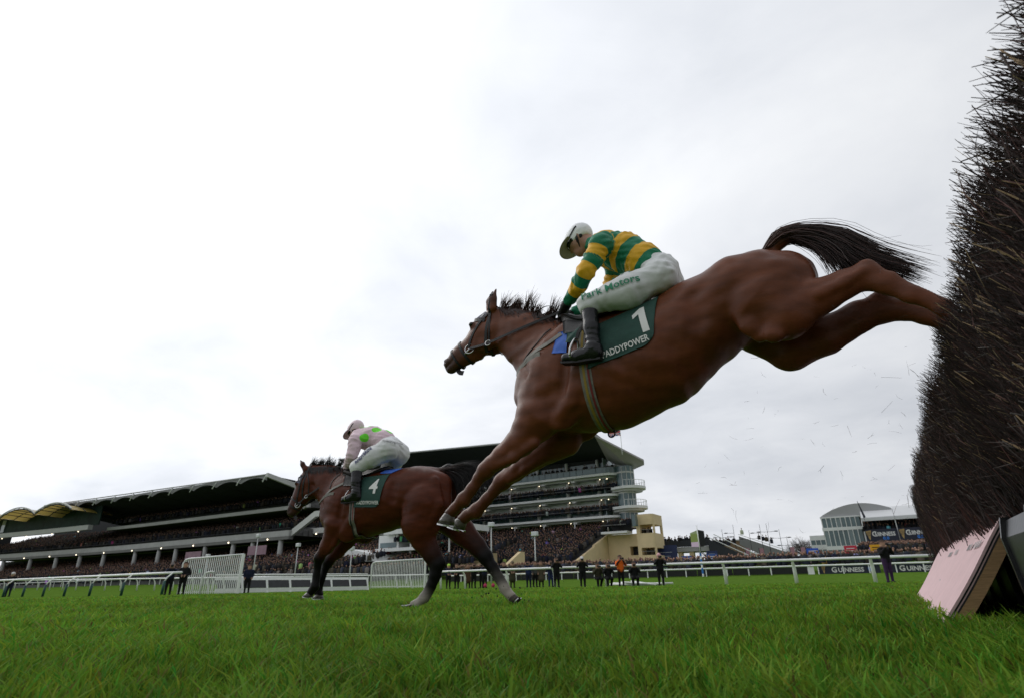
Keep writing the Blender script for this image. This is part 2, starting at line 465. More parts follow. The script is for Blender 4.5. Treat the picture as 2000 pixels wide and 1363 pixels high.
H1 = dict(
 trunk=[(-0.552,0.0,1.436,0.18,0.9),(-0.325,0.0,1.503,0.359,0.72),(-0.001,0.0,1.509,0.369,0.76),(0.294,0.0,1.557,0.324,0.8),(0.576,0.0,1.688,0.26,0.92),(0.838,0.0,1.795,0.23,1.05),(1.017,0.0,1.811,0.201,1.05),(1.11,0.0,1.823,0.127,1.1)],
 neck=[(-0.895,0.0,2.069,0.109,0.55),(-0.756,0.0,1.966,0.16,0.5),(-0.607,0.0,1.848,0.199,0.5),(-0.448,0.0,1.686,0.271,0.52)],
 head=[(-0.923,0.0,2.093,0.109,0.62),(-0.998,0.0,2.018,0.137,0.6),(-1.102,0.0,1.927,0.115,0.56),(-1.228,0.0,1.879,0.088,0.62),(-1.315,0.0,1.83,0.073,0.72)],
 foreN=[(-0.488,-0.15,1.245,0.172,0.7),(-0.624,-0.15,1.102,0.099,0.75),(-0.763,-0.15,1.019,0.074,0.75),(-0.852,-0.15,0.976,0.055,0.8),(-0.905,-0.15,0.939,0.051,0.85),(-0.954,-0.15,0.899,0.038,0.8),(-1.016,-0.15,0.829,0.036,0.75),(-1.084,-0.15,0.767,0.043,0.85),(-1.153,-0.15,0.713,0.033,0.9),(-1.191,-0.15,0.682,0.038,1)],
 foreF=[(-0.475,0.13,1.171,0.161,0.7),(-0.692,0.13,1.054,0.092,0.75),(-0.844,0.13,0.97,0.069,0.75),(-0.916,0.13,0.93,0.056,0.8),(-0.955,0.13,0.905,0.054,0.85),(-1.011,0.13,0.863,0.04,0.8),(-1.081,0.13,0.802,0.038,0.75),(-1.178,0.13,0.726,0.047,0.85),(-1.253,0.13,0.7,0.037,0.9),(-1.293,0.13,0.674,0.04,1)],
 hindN=[(0.956,-0.16,1.66,0.19,0.7),(1.044,-0.17,1.562,0.15,0.62),(1.202,-0.15,1.61,0.103,0.6),(1.356,-0.14,1.66,0.079,0.6),(1.457,-0.14,1.674,0.076,0.55),(1.529,-0.14,1.613,0.054,0.6),(1.616,-0.14,1.521,0.041,0.65),(1.719,-0.14,1.419,0.04,0.75),(1.762,-0.14,1.354,0.032,0.8)],
 hindF=[(0.927,0.16,1.633,0.192,0.7),(1.027,0.17,1.493,0.141,0.66),(1.206,0.15,1.51,0.114,0.6),(1.385,0.14,1.571,0.088,0.6),(1.505,0.14,1.595,0.082,0.55),(1.598,0.14,1.56,0.057,0.6),(1.677,0.14,1.506,0.045,0.65),(1.772,0.14,1.422,0.043,0.75),(1.814,0.14,1.371,0.034,0.8)],
 scap=[(-0.237,-0.15,1.728,0.116,0.5),(-0.356,-0.19,1.514,0.136,0.5),(-0.5,-0.17,1.336,0.129,0.5)],
 tric=[(-0.175,-0.19,1.374,0.128,0.5),(-0.315,-0.17,1.233,0.115,0.5)],
 rump=[(0.827,-0.17,1.83,0.13,0.6),(1.003,-0.18,1.758,0.15,0.6)],
 ham=[(1.143,-0.12,1.766,0.085,0.7),(1.093,-0.14,1.598,0.095,0.6)],
 pect=[(-0.6,-0.08,1.431,0.078,0.9),(-0.562,-0.1,1.269,0.085,0.8)],
 dock=[(1.022,0.0,2.027,0.047,0.9),(1.113,0.0,2.091,0.04,0.9),(1.204,0.0,2.101,0.025,0.9)],
 ear=[(-0.895,-0.07,2.17,0.035,0.6),(-0.891,-0.075,2.245,0.035,0.5),(-0.857,-0.07,2.329,0.009,0.5)],
 earF=[(-1.006,0.07,2.25,0.036,0.6),(-1.014,0.075,2.327,0.033,0.5),(-0.986,0.07,2.399,0.01,0.5)],
 jowl=[(-0.928,-0.05,1.99,0.095,0.4),(-0.968,-0.045,1.918,0.081,0.4)],
)
H2 = dict(
 trunk=[(-0.817,0.0,1.122,0.188,0.95),(-0.601,0.0,1.205,0.384,0.74),(-0.348,0.0,1.209,0.382,0.78),(-0.064,0.0,1.235,0.358,0.85),(0.219,0.0,1.278,0.32,0.95),(0.473,0.0,1.322,0.29,1.05),(0.623,0.0,1.361,0.224,1.1)],
 neck=[(-1.278,0.0,1.668,0.121,0.55),(-1.147,0.0,1.596,0.175,0.5),(-0.984,0.0,1.522,0.23,0.5),(-0.776,0.0,1.386,0.318,0.55)],
 head=[(-1.287,0.0,1.669,0.124,0.62),(-1.321,0.0,1.548,0.165,0.6),(-1.404,0.0,1.404,0.132,0.56),(-1.481,0.0,1.287,0.097,0.62),(-1.528,0.0,1.203,0.081,0.75)],
 foreN=[(-0.647,-0.16,0.966,0.184,0.75),(-0.702,-0.15,0.835,0.126,0.75),(-0.785,-0.14,0.717,0.097,0.75),(-0.857,-0.13,0.636,0.072,0.8),(-0.899,-0.12,0.589,0.072,0.85),(-0.921,-0.11,0.518,0.056,0.8),(-0.936,-0.1,0.399,0.053,0.75),(-0.94,-0.1,0.258,0.06,0.85),(-0.98,-0.1,0.206,0.049,0.9),(-1.0,-0.1,0.183,0.05,1)],
 foreF=[(-0.611,0.13,0.918,0.17,0.75),(-0.703,0.13,0.808,0.12,0.75),(-0.816,0.12,0.675,0.095,0.75),(-0.902,0.1,0.584,0.073,0.8),(-0.937,0.1,0.541,0.073,0.85),(-0.961,0.09,0.481,0.056,0.8),(-0.994,0.08,0.366,0.054,0.75),(-1.039,0.08,0.228,0.062,0.85),(-1.025,0.08,0.186,0.054,0.9),(-1.006,0.08,0.162,0.052,1)],
 hindN=[(0.633,-0.17,1.128,0.285,0.75),(0.579,-0.18,0.925,0.246,0.7),(0.609,-0.17,0.753,0.152,0.65),(0.726,-0.16,0.581,0.124,0.6),(0.792,-0.15,0.47,0.107,0.6),(0.776,-0.15,0.362,0.078,0.65),(0.728,-0.15,0.245,0.064,0.65),(0.642,-0.14,0.119,0.065,0.8),(0.553,-0.14,0.056,0.052,0.9),(0.507,-0.14,0.046,0.052,1)],
 hindF=[(0.549,0.17,1.17,0.258,0.75),(0.72,0.18,1.038,0.204,0.7),(0.945,0.16,0.84,0.156,0.65),(1.155,0.15,0.657,0.123,0.6),(1.265,0.14,0.541,0.101,0.6),(1.349,0.14,0.423,0.072,0.65),(1.431,0.14,0.307,0.06,0.65),(1.505,0.14,0.194,0.064,0.8),(1.56,0.14,0.136,0.052,0.9),(1.59,0.14,0.11,0.057,1)],
 scap=[(-0.491,-0.16,1.455,0.14,0.5),(-0.57,-0.2,1.232,0.167,0.5),(-0.715,-0.17,1.069,0.152,0.5)],
 tric=[(-0.303,-0.2,1.061,0.158,0.5),(-0.454,-0.18,0.906,0.159,0.5)],
 rump=[(0.398,-0.18,1.384,0.175,0.6),(0.685,-0.18,1.332,0.184,0.6)],
 ham=[(0.804,-0.12,1.361,0.132,0.7),(0.801,-0.15,1.119,0.158,0.6)],
 pect=[(-0.848,-0.09,1.102,0.095,0.9),(-0.773,-0.1,0.953,0.097,0.8)],
 dock=[(0.703,0.0,1.529,0.057,0.9),(0.823,0.0,1.563,0.057,0.9),(0.999,0.0,1.554,0.044,0.9)],
 ear=[(-1.341,-0.06,1.733,0.045,0.6),(-1.401,-0.065,1.808,0.035,0.5),(-1.456,-0.06,1.877,0.008,0.5)],
 earF=[(-1.362,0.06,1.769,0.047,0.6),(-1.354,0.065,1.812,0.039,0.5),(-1.343,0.06,1.853,0.009,0.5)],
 jowl=[(-1.235,-0.06,1.546,0.122,0.4),(-1.247,-0.05,1.454,0.104,0.4)],
)
J1 = dict(
 torso=[(0.035,0.0,2.404,0.102,1.2),(0.157,0.0,2.329,0.115,1.12),(0.276,0.0,2.213,0.106,1.1),(0.369,0.0,2.108,0.1,1.12)],
 head=[(-0.171,0.0,2.523,0.099,0.8),(-0.209,-0.0,2.45,0.067,0.8)],
 neck=[(-0.111,0.0,2.455,0.055,1),(-0.003,0.0,2.417,0.068,1.3)],
 armN=[(0.053,-0.2,2.328,0.059,1),(-0.047,-0.24,2.136,0.048,1),(-0.242,-0.1,2.04,0.036,1),(-0.291,-0.07,2.011,0.03,1)],
 legN=[(0.397,-0.12,2.008,0.093,1),(0.215,-0.22,1.915,0.096,0.95),(-0.014,-0.31,1.855,0.061,1),(-0.001,-0.33,1.682,0.044,1),(0.007,-0.335,1.542,0.037,1)],
 footN=[(0.018,-0.335,1.507,0.041,0.85),(-0.104,-0.335,1.511,0.038,0.9),(-0.18,-0.335,1.521,0.033,0.95)],
)
J2 = dict(
 torso=[(-0.506,0.0,2.083,0.114,1.3),(-0.326,0.0,2.077,0.129,1.2),(-0.142,0.0,2.002,0.128,1.15),(-0.04,0.0,1.91,0.125,1.2)],
 head=[(-0.602,0.0,2.206,0.115,0.85),(-0.643,0.0,2.118,0.075,0.8)],
 neck=[(-0.546,0.0,2.143,0.062,1),(-0.475,0.0,2.1,0.082,1.3)],
 armN=[(-0.449,-0.2,2.006,0.074,1),(-0.446,-0.24,1.81,0.061,1),(-0.629,-0.09,1.707,0.048,1),(-0.673,-0.06,1.676,0.04,1)],
 legN=[(0.012,-0.13,1.853,0.127,1),(-0.142,-0.22,1.759,0.114,0.95),(-0.312,-0.3,1.631,0.078,1),(-0.285,-0.32,1.448,0.06,1),(-0.263,-0.32,1.309,0.054,1)],
 footN=[(-0.243,-0.32,1.258,0.054,0.85),(-0.363,-0.32,1.248,0.051,0.9),(-0.439,-0.32,1.241,0.044,0.95)],
)
S1 = [[(-0.568,-0.19,1.154,0.035,0.7),(-0.719,-0.187,1.051,0.032,0.7),(-0.85,-0.178,0.978,0.021,0.8)],[(-0.507,-0.19,1.062,0.037,0.7),(-0.662,-0.187,0.99,0.031,0.7),(-0.814,-0.178,0.95,0.021,0.8)],[(-0.592,0.08,1.072,0.032,0.8),(-0.797,0.08,0.984,0.026,0.8),(-0.908,0.09,0.916,0.019,0.8)],[(-0.534,0.08,1.047,0.035,0.8),(-0.736,0.08,0.956,0.025,0.8),(-0.867,0.09,0.902,0.018,0.8)],[(-0.147,-0.25,1.469,0.052,0.6),(-0.222,-0.235,1.287,0.055,0.6),(-0.332,-0.2,1.166,0.042,0.6)],[(-0.311,-0.215,1.621,0.048,0.6),(-0.413,-0.22,1.394,0.051,0.6),(-0.506,-0.2,1.237,0.044,0.6)],[(1.09,-0.19,1.797,0.056,0.6),(1.089,-0.205,1.572,0.06,0.6),(0.984,-0.22,1.444,0.056,0.6)],[(0.833,-0.2,1.693,0.063,0.6),(0.878,-0.21,1.529,0.061,0.6),(0.911,-0.2,1.454,0.039,0.6)],[(0.762,-0.19,1.885,0.042,0.7),(0.804,-0.19,1.788,0.047,0.7)],[(1.231,-0.21,1.605,0.028,0.6),(1.357,-0.19,1.652,0.022,0.6),(1.446,-0.18,1.689,0.017,0.6)]]
S2 = [[(-0.622,-0.21,0.894,0.034,0.8),(-0.699,-0.19,0.76,0.031,0.8),(-0.802,-0.16,0.645,0.021,0.8)],[(-0.564,-0.21,0.861,0.034,0.8),(-0.642,-0.19,0.733,0.031,0.8),(-0.761,-0.16,0.631,0.02,0.8)],[(0.779,-0.25,1.375,0.065,0.6),(0.848,-0.27,1.103,0.071,0.6),(0.742,-0.27,0.898,0.058,0.6)],[(0.463,-0.24,1.28,0.088,0.6),(0.468,-0.26,1.04,0.093,0.6),(0.514,-0.25,0.866,0.071,0.6)],[(0.315,-0.21,1.386,0.052,0.7),(0.369,-0.22,1.319,0.051,0.7)],[(-0.262,-0.28,1.234,0.058,0.6),(-0.323,-0.27,1.025,0.064,0.6),(-0.474,-0.23,0.88,0.057,0.6)],[(-0.497,-0.23,1.35,0.052,0.6),(-0.578,-0.24,1.166,0.059,0.6),(-0.701,-0.2,1.022,0.052,0.6)]]
PT1 = dict(
 hoof=[[(-1.284,-0.15,0.632),(-1.15,-0.15,0.604)],[(-1.417,0.13,0.643),(-1.269,0.13,0.596)],[(1.811,-0.14,1.289),(1.767,-0.14,1.253)],[(1.865,0.14,1.314),(1.816,0.14,1.282)]],
 tail=[[(0.982,0,2.03),(1.088,0,2.158),(1.241,0,2.151),(1.433,0,2.058),(1.568,0,1.889),(1.7,0,1.762),(1.788,0,1.691)],[(1.026,0,2.05),(1.123,0,2.116),(1.282,0,2.083),(1.434,0,1.943),(1.543,0,1.777),(1.658,0,1.678),(1.721,0,1.623)],[(1.052,0,2.034),(1.156,0,2.069),(1.259,0,1.97),(1.289,0,1.859),(1.288,0,1.755)],[(1.04,0,2.046),(1.148,0,2.096),(1.293,0,2.01),(1.394,0,1.874),(1.47,0,1.769)]],
 mane=[(-0.866,0,2.217),(-0.765,-0,2.193),(-0.632,0,2.126),(-0.505,0,2.066),(-0.375,0,2.006)],
 eye=(-1.098,-0.07,2.094),
 nostril=(-1.36,-0.04,1.852),
 nose=[(-1.3,0,2.013),(-1.225,0,1.739)],
 cheek=[(-0.918,-0.07,2.15),(-0.977,-0.08,2.101),(-1.028,-0.08,2.038),(-1.082,-0.07,1.97),(-1.112,-0.06,1.896)],
 throat=[(-0.918,-0.07,2.133),(-0.912,-0.08,2.008),(-0.926,-0.08,1.895)],
 brow=[(-1.027,0,2.253),(-0.918,-0.07,2.141),(-0.866,0,2.217)],
 bit=(-1.101,-0.075,1.884),
 ring2=(-0.917,-0.1,1.878),
 hand=(-0.316,-0.07,1.986),
 patch=[(-0.986,-0.06,2.181),(-0.937,-0.07,2.134),(-0.986,-0.08,2.078),(-1.053,-0.06,2.138)],
 cloth=[(0.016,-0.26,1.732),(0.391,-0.2,1.848),(0.36,-0.28,1.518),(-0.062,-0.29,1.433)],
 cloth_bl=[(-0.282,-0.25,1.762),(-0.186,-0.25,1.759),(-0.215,-0.27,1.588),(-0.31,-0.27,1.602)],
 girth=[(-0.077,-0.29,1.459),(-0.069,-0.28,1.312),(-0.053,-0.22,1.213),(-0.019,0,1.119)],
 breast=[(-0.696,-0.02,1.597),(-0.59,-0.1,1.627),(-0.486,-0.14,1.656),(-0.365,-0.18,1.682),(-0.256,-0.2,1.741)],
 breast2=[(-0.589,-0.1,1.654),(-0.462,-0.14,1.737),(-0.377,-0.12,1.838)],
 stir=[(-0.185,-0.335,1.552),(-0.12,-0.335,1.585)],
 saddle=[(-0.285,-0.1,1.911),(-0.156,-0.2,1.852),(-0.056,-0.24,1.73),(-0.235,-0.2,1.791),(0.364,-0.1,1.871)],
)
PT2 = dict(
 hoof=[[(-1.097,-0.1,0.15),(-0.953,-0.1,0.131)],[(-1.103,0.08,0.116),(-0.928,0.08,0.115)],[(0.346,-0.14,0.036),(0.495,-0.14,0.015)],[(1.607,0.14,0.032),(1.688,0.14,0.114)]],
 tail=[[(0.73,0,1.565),(0.928,0,1.597),(1.172,0,1.576),(1.343,0,1.427),(1.441,0,1.211)],[(0.731,0,1.527),(0.861,0,1.466),(0.949,0,1.306),(1.008,0,1.123),(1.091,0,1)],[(0.745,0,1.551),(0.964,0,1.582),(1.206,0,1.591),(1.356,0,1.517),(1.422,0,1.361)]],
 mane=[(-1.305,0,1.789),(-1.182,0,1.785),(-1.027,0,1.785),(-0.897,0,1.767),(-0.767,0,1.735)],
 eye=(-1.464,-0.07,1.569),
 nostril=(-1.585,-0.04,1.236),
 nose=[(-1.592,0,1.376),(-1.383,0,1.274)],
 cheek=[(-1.312,-0.07,1.715),(-1.348,-0.08,1.607),(-1.381,-0.08,1.487),(-1.412,-0.07,1.355),(-1.417,-0.06,1.277)],
 throat=[(-1.312,-0.07,1.715),(-1.219,-0.08,1.556),(-1.223,-0.08,1.408)],
 brow=[(-1.456,0,1.739),(-1.312,-0.07,1.715),(-1.305,0,1.789)],
 bit=(-1.402,-0.075,1.267),
 ring2=(-1.241,-0.1,1.36),
 hand=(-0.664,-0.07,1.66),
 patch=[(-1.41,-0.06,1.67),(-1.342,-0.07,1.628),(-1.372,-0.08,1.54),(-1.446,-0.06,1.562)],
 cloth=[(-0.252,-0.26,1.517),(0.145,-0.2,1.525),(0.068,-0.3,1.12),(-0.298,-0.3,1.142)],
 cloth_bl=[(-0.006,-0.1,1.637),(0.261,-0.1,1.595),(0.155,-0.16,1.531),(-0.035,-0.16,1.547)],
 girth=[(-0.317,-0.3,1.174),(-0.293,-0.28,1.023),(-0.287,-0.2,0.909),(-0.331,0,0.803)],
 breast=[(-0.99,-0.02,1.247),(-0.83,-0.12,1.336),(-0.677,-0.17,1.403),(-0.502,-0.2,1.469),(-0.444,-0.2,1.51)],
 breast2=[(-0.775,-0.13,1.415),(-0.787,-0.12,1.516),(-0.708,-0.1,1.612)],
 stir=[(-0.457,-0.32,1.261),(-0.386,-0.32,1.318)],
 saddle=[(-0.634,-0.1,1.606),(-0.431,-0.2,1.541),(-0.39,-0.24,1.436),(-0.52,-0.2,1.483),(0.071,-0.1,1.631)],
)
PJ1 = dict(
 txt=[(0.145,-0.3,1.911),(0.013,-0.32,1.886),(0.273,-0.28,1.942)],
 txt2=[(0.108,-0.24,2.015),(-0.028,-0.26,1.984),(0.233,-0.24,2.024)],
)
PJ2 = dict(
 txt=[(-0.193,-0.29,1.763),(-0.309,-0.31,1.68),(-0.124,-0.25,1.875)],
 txt2=[(0.071,-0.1,1.939),(-0.015,-0.1,1.948),(0.173,-0.1,1.909)],
 spots=[(-0.368,-0.1,2.164),(-0.196,-0.14,2.087),(-0.324,-0.2,1.959),(-0.477,0.05,2.26),(-0.074,0,2.146)],
)

# ------------------------------------------------------------------ horses
def lerp3(a, b, t): return tuple(a[i]+(b[i]-a[i])*t for i in range(3))
leather = mat('black leather', (.008, .0075, .0075), .45, .3, 40, .25, 220, spec=.3)
leather_worn = mat('worn strap', (.16, .15, .13), .6, .3, 30, .2, 150)
steel = mat('steel', (.5, .5, .5), .25, metal=1.0)
white_cloth_m = mat('white number cloth', (.72, .72, .70), .7)
green_cloth = mat('dark green cloth', (.012, .055, .042), .75, .18, 14, .5, 30)
eye_m = mat('horse eye', (.008, .006, .005), .06)
def hoof_mesh(name, cor, toe, heel, r, m, parent, shoe=True):
    """hoof between the coronet centre and the sole given by toe and heel points"""
    cor, toe, heel = Vector(cor), Vector(toe), Vector(heel)
    sc = (toe+heel)/2; fw = (toe-heel).normalized(); ax = sc-cor
    ax = (ax-fw*ax.dot(fw))
    ax.normalize(); sd = ax.cross(fw).normalized(); n = 20; vs = []; half = (toe-heel).length/2
    for lv, (cc, a, b) in enumerate(((cor, r*1.0, r*1.0), (cor.lerp(sc, .12), r*1.12, r*1.08), (cor.lerp(sc, .6), half*.86, r*1.22), (sc, half, r*1.36), (sc-ax*.012, half*.8, r*1.05))):
        for j in range(n):
            t = 2*math.pi*j/n; x = math.cos(t); y = math.sin(t)
            back = .82 if x < 0 else 1.0
            vs.append(cc+fw*(a*x*back)+sd*(b*y*(1-.12*max(0, -x))))
    fs = []
    for i in range(4):
        for j in range(n): fs.append((i*n+j, i*n+(j+1) % n, (i+1)*n+(j+1) % n, (i+1)*n+j))
    fs += [tuple(range(n))[::-1], tuple(range(4*n, 5*n))]
    h = np_mesh(name, vs, fs, m, parent, smooth=True)
    if shoe:
        P = []; Nn = []
        for q in range(15):
            t = R_(-140+280*q/14); P.append(sc+ax*.003+fw*(half*.9*math.cos(t))+sd*(r*1.2*math.sin(t))); Nn.append(ax)
        ribbon('horseshoe', P, Nn, .018, .009, steel, h)
    return h
def blend_tail(guides, n, spread, rnd, m=11):
    out = []
    G = [catmull(g, 6) for g in guides]
    def at(g, t):
        f = t*(len(g)-1); i = min(int(f), len(g)-2); return g[i]+(g[i+1]-g[i])*(f-i)
    for _ in range(n):
        w = rnd.dirichlet(np.ones(len(G))*.55); ts = np.linspace(0, rnd.uniform(.7, 1.06), m)
        c = np.array([sum(wi*at(g, min(t, 1)) for wi, g in zip(w, G)) for t in ts])
        off = rnd.normal(0, spread, 3)*np.array([.6, 1.3, .6]); ph = rnd.uniform(0, 6.28); am = rnd.uniform(.2, 1)*spread*.5
        u = ts**1.3
        c += u[:, None]*off+(np.sin(ts*7+ph)*am*ts)[:, None]*np.array([.3, .6, 1.0])
        c[:, 1] += rnd.normal(0, .018)
        out.append(c)
    return out

def build_horse(H, PT, name, label, loc, rz, coat, lower, leg_cols, mane_col, res, lat_scale=1.0, leg_k=1.0, trunk_grow=0.0, strips=(), mane_mix=0.0, lump=1.0, gloss=.22):
    root = empty(name, loc, rz, label, 'horse')
    B = Body()
    dark = tuple(c*.55 for c in coat)
    H = {k: [tuple(n) for n in v] for k, v in H.items()}
    for k in ('foreN', 'foreF', 'hindN', 'hindF'):
        H[k] = [(n[0], n[1], n[2], n[3]*(leg_k if i > 2 else 1), n[4]) for i, n in enumerate(H[k])]
    B.chain(H['trunk'], .09, [coat]*9, trunk_grow)
    B.chain(H['neck'], .08, [coat]*5)
    muz = lerp3(coat, (.03, .022, .02), .75)
    B.chain(H['head'], .05, [coat, coat, coat, lerp3(coat, muz, .4), muz])
    for mname, k in (('scap', .06), ('tric', .06), ('rump', .07), ('ham', .07), ('pect', .04), ('jowl', .03)):
        for mir in (False, True): B.chain(H[mname], k, [coat]*4, mirror=mir)
    for leg in ('foreN', 'foreF', 'hindN', 'hindF'):
        B.chain(H[leg], .028, leg_cols[leg])
        nd = H[leg]
        # muscle strips and tendon so that the limb is not a plain tube
        if leg[:4] == 'fore':
            a, b, c = nd[0], nd[1], nd[2]
            for dy in (-1, 1):
                B.seg((a[0]*.4+b[0]*.6+.02, a[1]+dy*.03, a[2]*.4+b[2]*.6), (c[0]+.005, c[1]+dy*.02, c[2]), b[3]*.62, c[3]*.62, .7, .7, .012, coat, leg_cols[leg][2])
            kx = nd[4]; B.ball((kx[0], kx[1], kx[2]), kx[3]*1.06, .95, .02, leg_cols[leg][4])
            for i, j in ((5, 6), (6, 7)):
                p, q = np.array(nd[i][:3]), np.array(nd[j][:3]); d = (q-p)/np.linalg.norm(q-p); back = np.array([-d[2], 0, d[0]]); back = back if back[0] > 0 else -back
                B.seg(p+back*nd[i][3]*.75, q+back*nd[j][3]*.6, nd[i][3]*.5, nd[j][3]*.55, .75, .75, .008, leg_cols[leg][i])
            B.ball((nd[7][0]+.012, nd[7][1], nd[7][2]-.012), nd[7][3]*.85, .9, .015, leg_cols[leg][7])
        else:
            hk = nd[4]; p3 = nd[3]
            d = np.array([p3[0]-hk[0], 0, p3[2]-hk[2]]); d /= np.linalg.norm(d)
            c = np.array(nd[5][:3])-np.array(hk[:3]); c[1] = 0; c /= np.linalg.norm(c)
            pt = np.array(hk[:3])-(d+c)/np.linalg.norm(d+c)*hk[3]*.62 if np.linalg.norm(d+c) > .15 else np.array(hk[:3])
            B.ball(pt, hk[3]*.62, .6, .02, leg_cols[leg][4])
            B.seg(pt, np.array(nd[2][:3])-(d+c)/max(np.linalg.norm(d+c), .2)*nd[2][3]*.5, hk[3]*.42, nd[2][3]*.35, .6, .7, .02, leg_cols[leg][4], leg_cols[leg][2])
            for i, j in ((5, 6), (6, 7)):
                p, q = np.array(nd[i][:3]), np.array(nd[j][:3]); dd = (q-p)/np.linalg.norm(q-p); bk = -(d+c); bk -= dd*(bk@dd); bk /= max(np.linalg.norm(bk), 1e-6)
                B.seg(p+bk*nd[i][3]*.75, q+bk*nd[j][3]*.6, nd[i][3]*.5, nd[j][3]*.55, .75, .75, .008, leg_cols[leg][i])
    for st in strips: B.chain(st, .030, [coat]*4)
    B.chain(H['dock'], .03, [coat, dark, mane_col] if mane_mix else [mane_col]*3)
    earc = lerp3(coat, (.02, .015, .012), .5)
    B.chain(H['ear'], .02, [coat, earc, earc]); B.chain(H['earF'], .02, [coat, earc, earc])
    # eye sockets, brow ridge, nostrils, mouth, cheek bone
    ey = np.array(PT['eye'])
    for sgn in (-1, 1):
        e0 = B.cast([[ey[0]+.03, 0, ey[2]-.03]], [[-.35, sgn, .25]], R=.3)[0]
        B.ball(e0, .03, .8, .02, dark)
        hd = H['head']
        B.seg((hd[1][0]-.03, sgn*.055, hd[1][2]-.03), (hd[3][0]+.02, sgn*.035, hd[3][2]+.02), .018, .012, .8, .8, .02, coat, muz)
        nz = B.cast([hd[4][:3]], [[-.9, sgn*.75, .25]], R=.3)[0]
        B.ball(nz+np.array([.012, -sgn*.004, 0]), .03, .6, .015, muz)
        B.ball(nz, .015, .55, .01, None, True)
        m0 = B.cast([hd[4][:3]], [[-.75, sgn*.9, -.75]], R=.3)[0]; m1 = B.cast([lerp3(hd[4][:3], hd[3][:3], .8)], [[-.1, sgn, -.35]], R=.3)[0]
        B.seg(m0, m1, .006, .004, 1, 1, .006, None, None, True)
    # jugular groove and line between shoulder and ribs, flank hollow
    N_ = H['neck']; T_ = H['trunk']
    for sgn in (-1, 1):
        g0 = B.cast([lerp3(N_[1][:3], (N_[1][0]-.02, 0, N_[1][2]-N_[1][3]), .45)], [[0, sgn, -.1]], R=.5)[0]
        g1 = B.cast([lerp3(N_[3][:3], (N_[3][0]-.08, 0, N_[3][2]-N_[3][3]), .5)], [[-.2, sgn, -.1]], R=.5)[0]
        B.seg(g0, g1, .012, .016, 1, 1, .05, None, None, True)
        s0 = B.side([(T_[1][0]+.12, T_[1][2]+.1)], sgn)[0]; s1 = B.side([(T_[1][0]+.07, T_[1][2]-.17)], sgn)[0]
        B.seg(s0+np.array([0, sgn*.012, 0]), s1+np.array([0, sgn*.012, 0]), .02, .02, 1, 1, .06, None, None, True)
        f0 = B.side([(T_[4][0]+.02, T_[4][2]+.08)], sgn)[0]; f1 = B.side([(T_[4][0]+.04, T_[4][2]-.08)], sgn)[0]
        B.seg(f0+np.array([0, sgn*.015, 0]), f1+np.array([0, sgn*.015, 0]), .025, .025, 1, 1, .09, None, None, True)
    coat_m = mat(name+' coat', coat, .40, .26, 7, .16, 130, spec=gloss, attr='col', stretch=(.6, 1, 2.6))
    def disp(v):
        # ribs and muscle unevenness of a few millimetres
        x = (v[:, 0]-T_[2][0]); m = np.exp(-(x-.12)**2/.045)*np.exp(-((v[:, 2]-T_[2][2]+.05)/.2)**2)
        a, b = v[:, 0]+.6*v[:, 1], v[:, 2]
        q = np.sin(11*a+9*np.sin(5*b)+4*b)*np.sin(13*b-5*a+3*np.sin(7*a))+.5*np.sin(27*a-19*b+4*np.sin(9*b))*np.sin(23*b+8*a)
        big = np.clip((v[:, 2]-(T_[2][2]-.5))/.25, 0, 1)
        return .0035*m*np.sin(x*75+v[:, 2]*22)+lump*(.0042*q*big+.0008*np.sin(60*a+33*b)*np.sin(52*b-21*a))
    body = B.mesh('body', res, coat_m, root, disp=disp)
    for sgn in (-1, 1):
        e0 = B.cast([[ey[0]+.03, 0, ey[2]-.03]], [[-.35, sgn, .25]], R=.3)[0]
        MB().sphere(e0-np.array([-.004, sgn*.012, 0]), (.02, .016, .018), 14, 9).build('eye', eye_m, root, True)
    rnd = np.random.default_rng(11)
    hair_m = mat(name+' hair', mane_col, .5, attr='col', spec=.4)
    # mane
    cr = catmull(PT['mane'], 10); cur = []; cc = []
    clu = np.sort(rnd.uniform(0, len(cr)-1, 24)); cln = rnd.uniform(.35, 1.15, 24); cld = np.stack([rnd.uniform(.0, .9, 24), rnd.normal(-.12, .25, 24), rnd.uniform(.45, 1, 24)], 1)
    US = rnd.uniform(0, len(cr)-1.01, 520); IS = US.astype(int); PP = cr[IS]+(cr[IS+1]-cr[IS])*(US-IS)[:, None]
    PP = B.cast(np.stack([PP[:, 0], PP[:, 1]*0, PP[:, 2]-.15], 1), np.stack([PP[:, 0]*0, rnd.normal(0, .12, 520), PP[:, 0]*0+1], 1), R=.4, off=-.006)
    for q in range(520):
        u = US[q]; p = PP[q]
        ci_ = int(np.argmin(np.abs(clu-u))); clump = cln[ci_]; lead_d = cld[ci_]
        Lh = rnd.uniform(.06, .17)*clump+.025; side = rnd.normal(-.1, .35)
        d = lead_d+np.array([rnd.normal(0, .13)+.9*(clu[ci_]-u)*.25, side*.4, rnd.normal(0, .1)]); d /= np.linalg.norm(d)
        ts = np.linspace(0, 1, 7)[:, None]
        cur.append(p+d*Lh*ts+np.array([.06, 0, -.02])*Lh*4*ts**2*rnd.uniform(.2, 1)); k = rnd.uniform(.6, 1.5); cc.append((np.array(mane_col)*.6+np.array(coat)*mane_mix)*k)
    lay = []
    for q in range(360):   # hair lying down the far and near side of the crest
        u = rnd.uniform(0, len(cr)-1.01); i = int(u); p = cr[i]+(cr[i+1]-cr[i])*(u-i); sg = -1 if rnd.random() < .6 else 1
        Lh = rnd.uniform(.06, .13); n = 7
        xs = p[0]+np.linspace(0, rnd.uniform(.03, .1), n); zs = p[2]-.035-np.linspace(0, Lh, n)
        lay.append((np.stack([xs, zs], 1), sg)); cc.append(np.array(mane_col)*rnd.uniform(.6, 1.4))
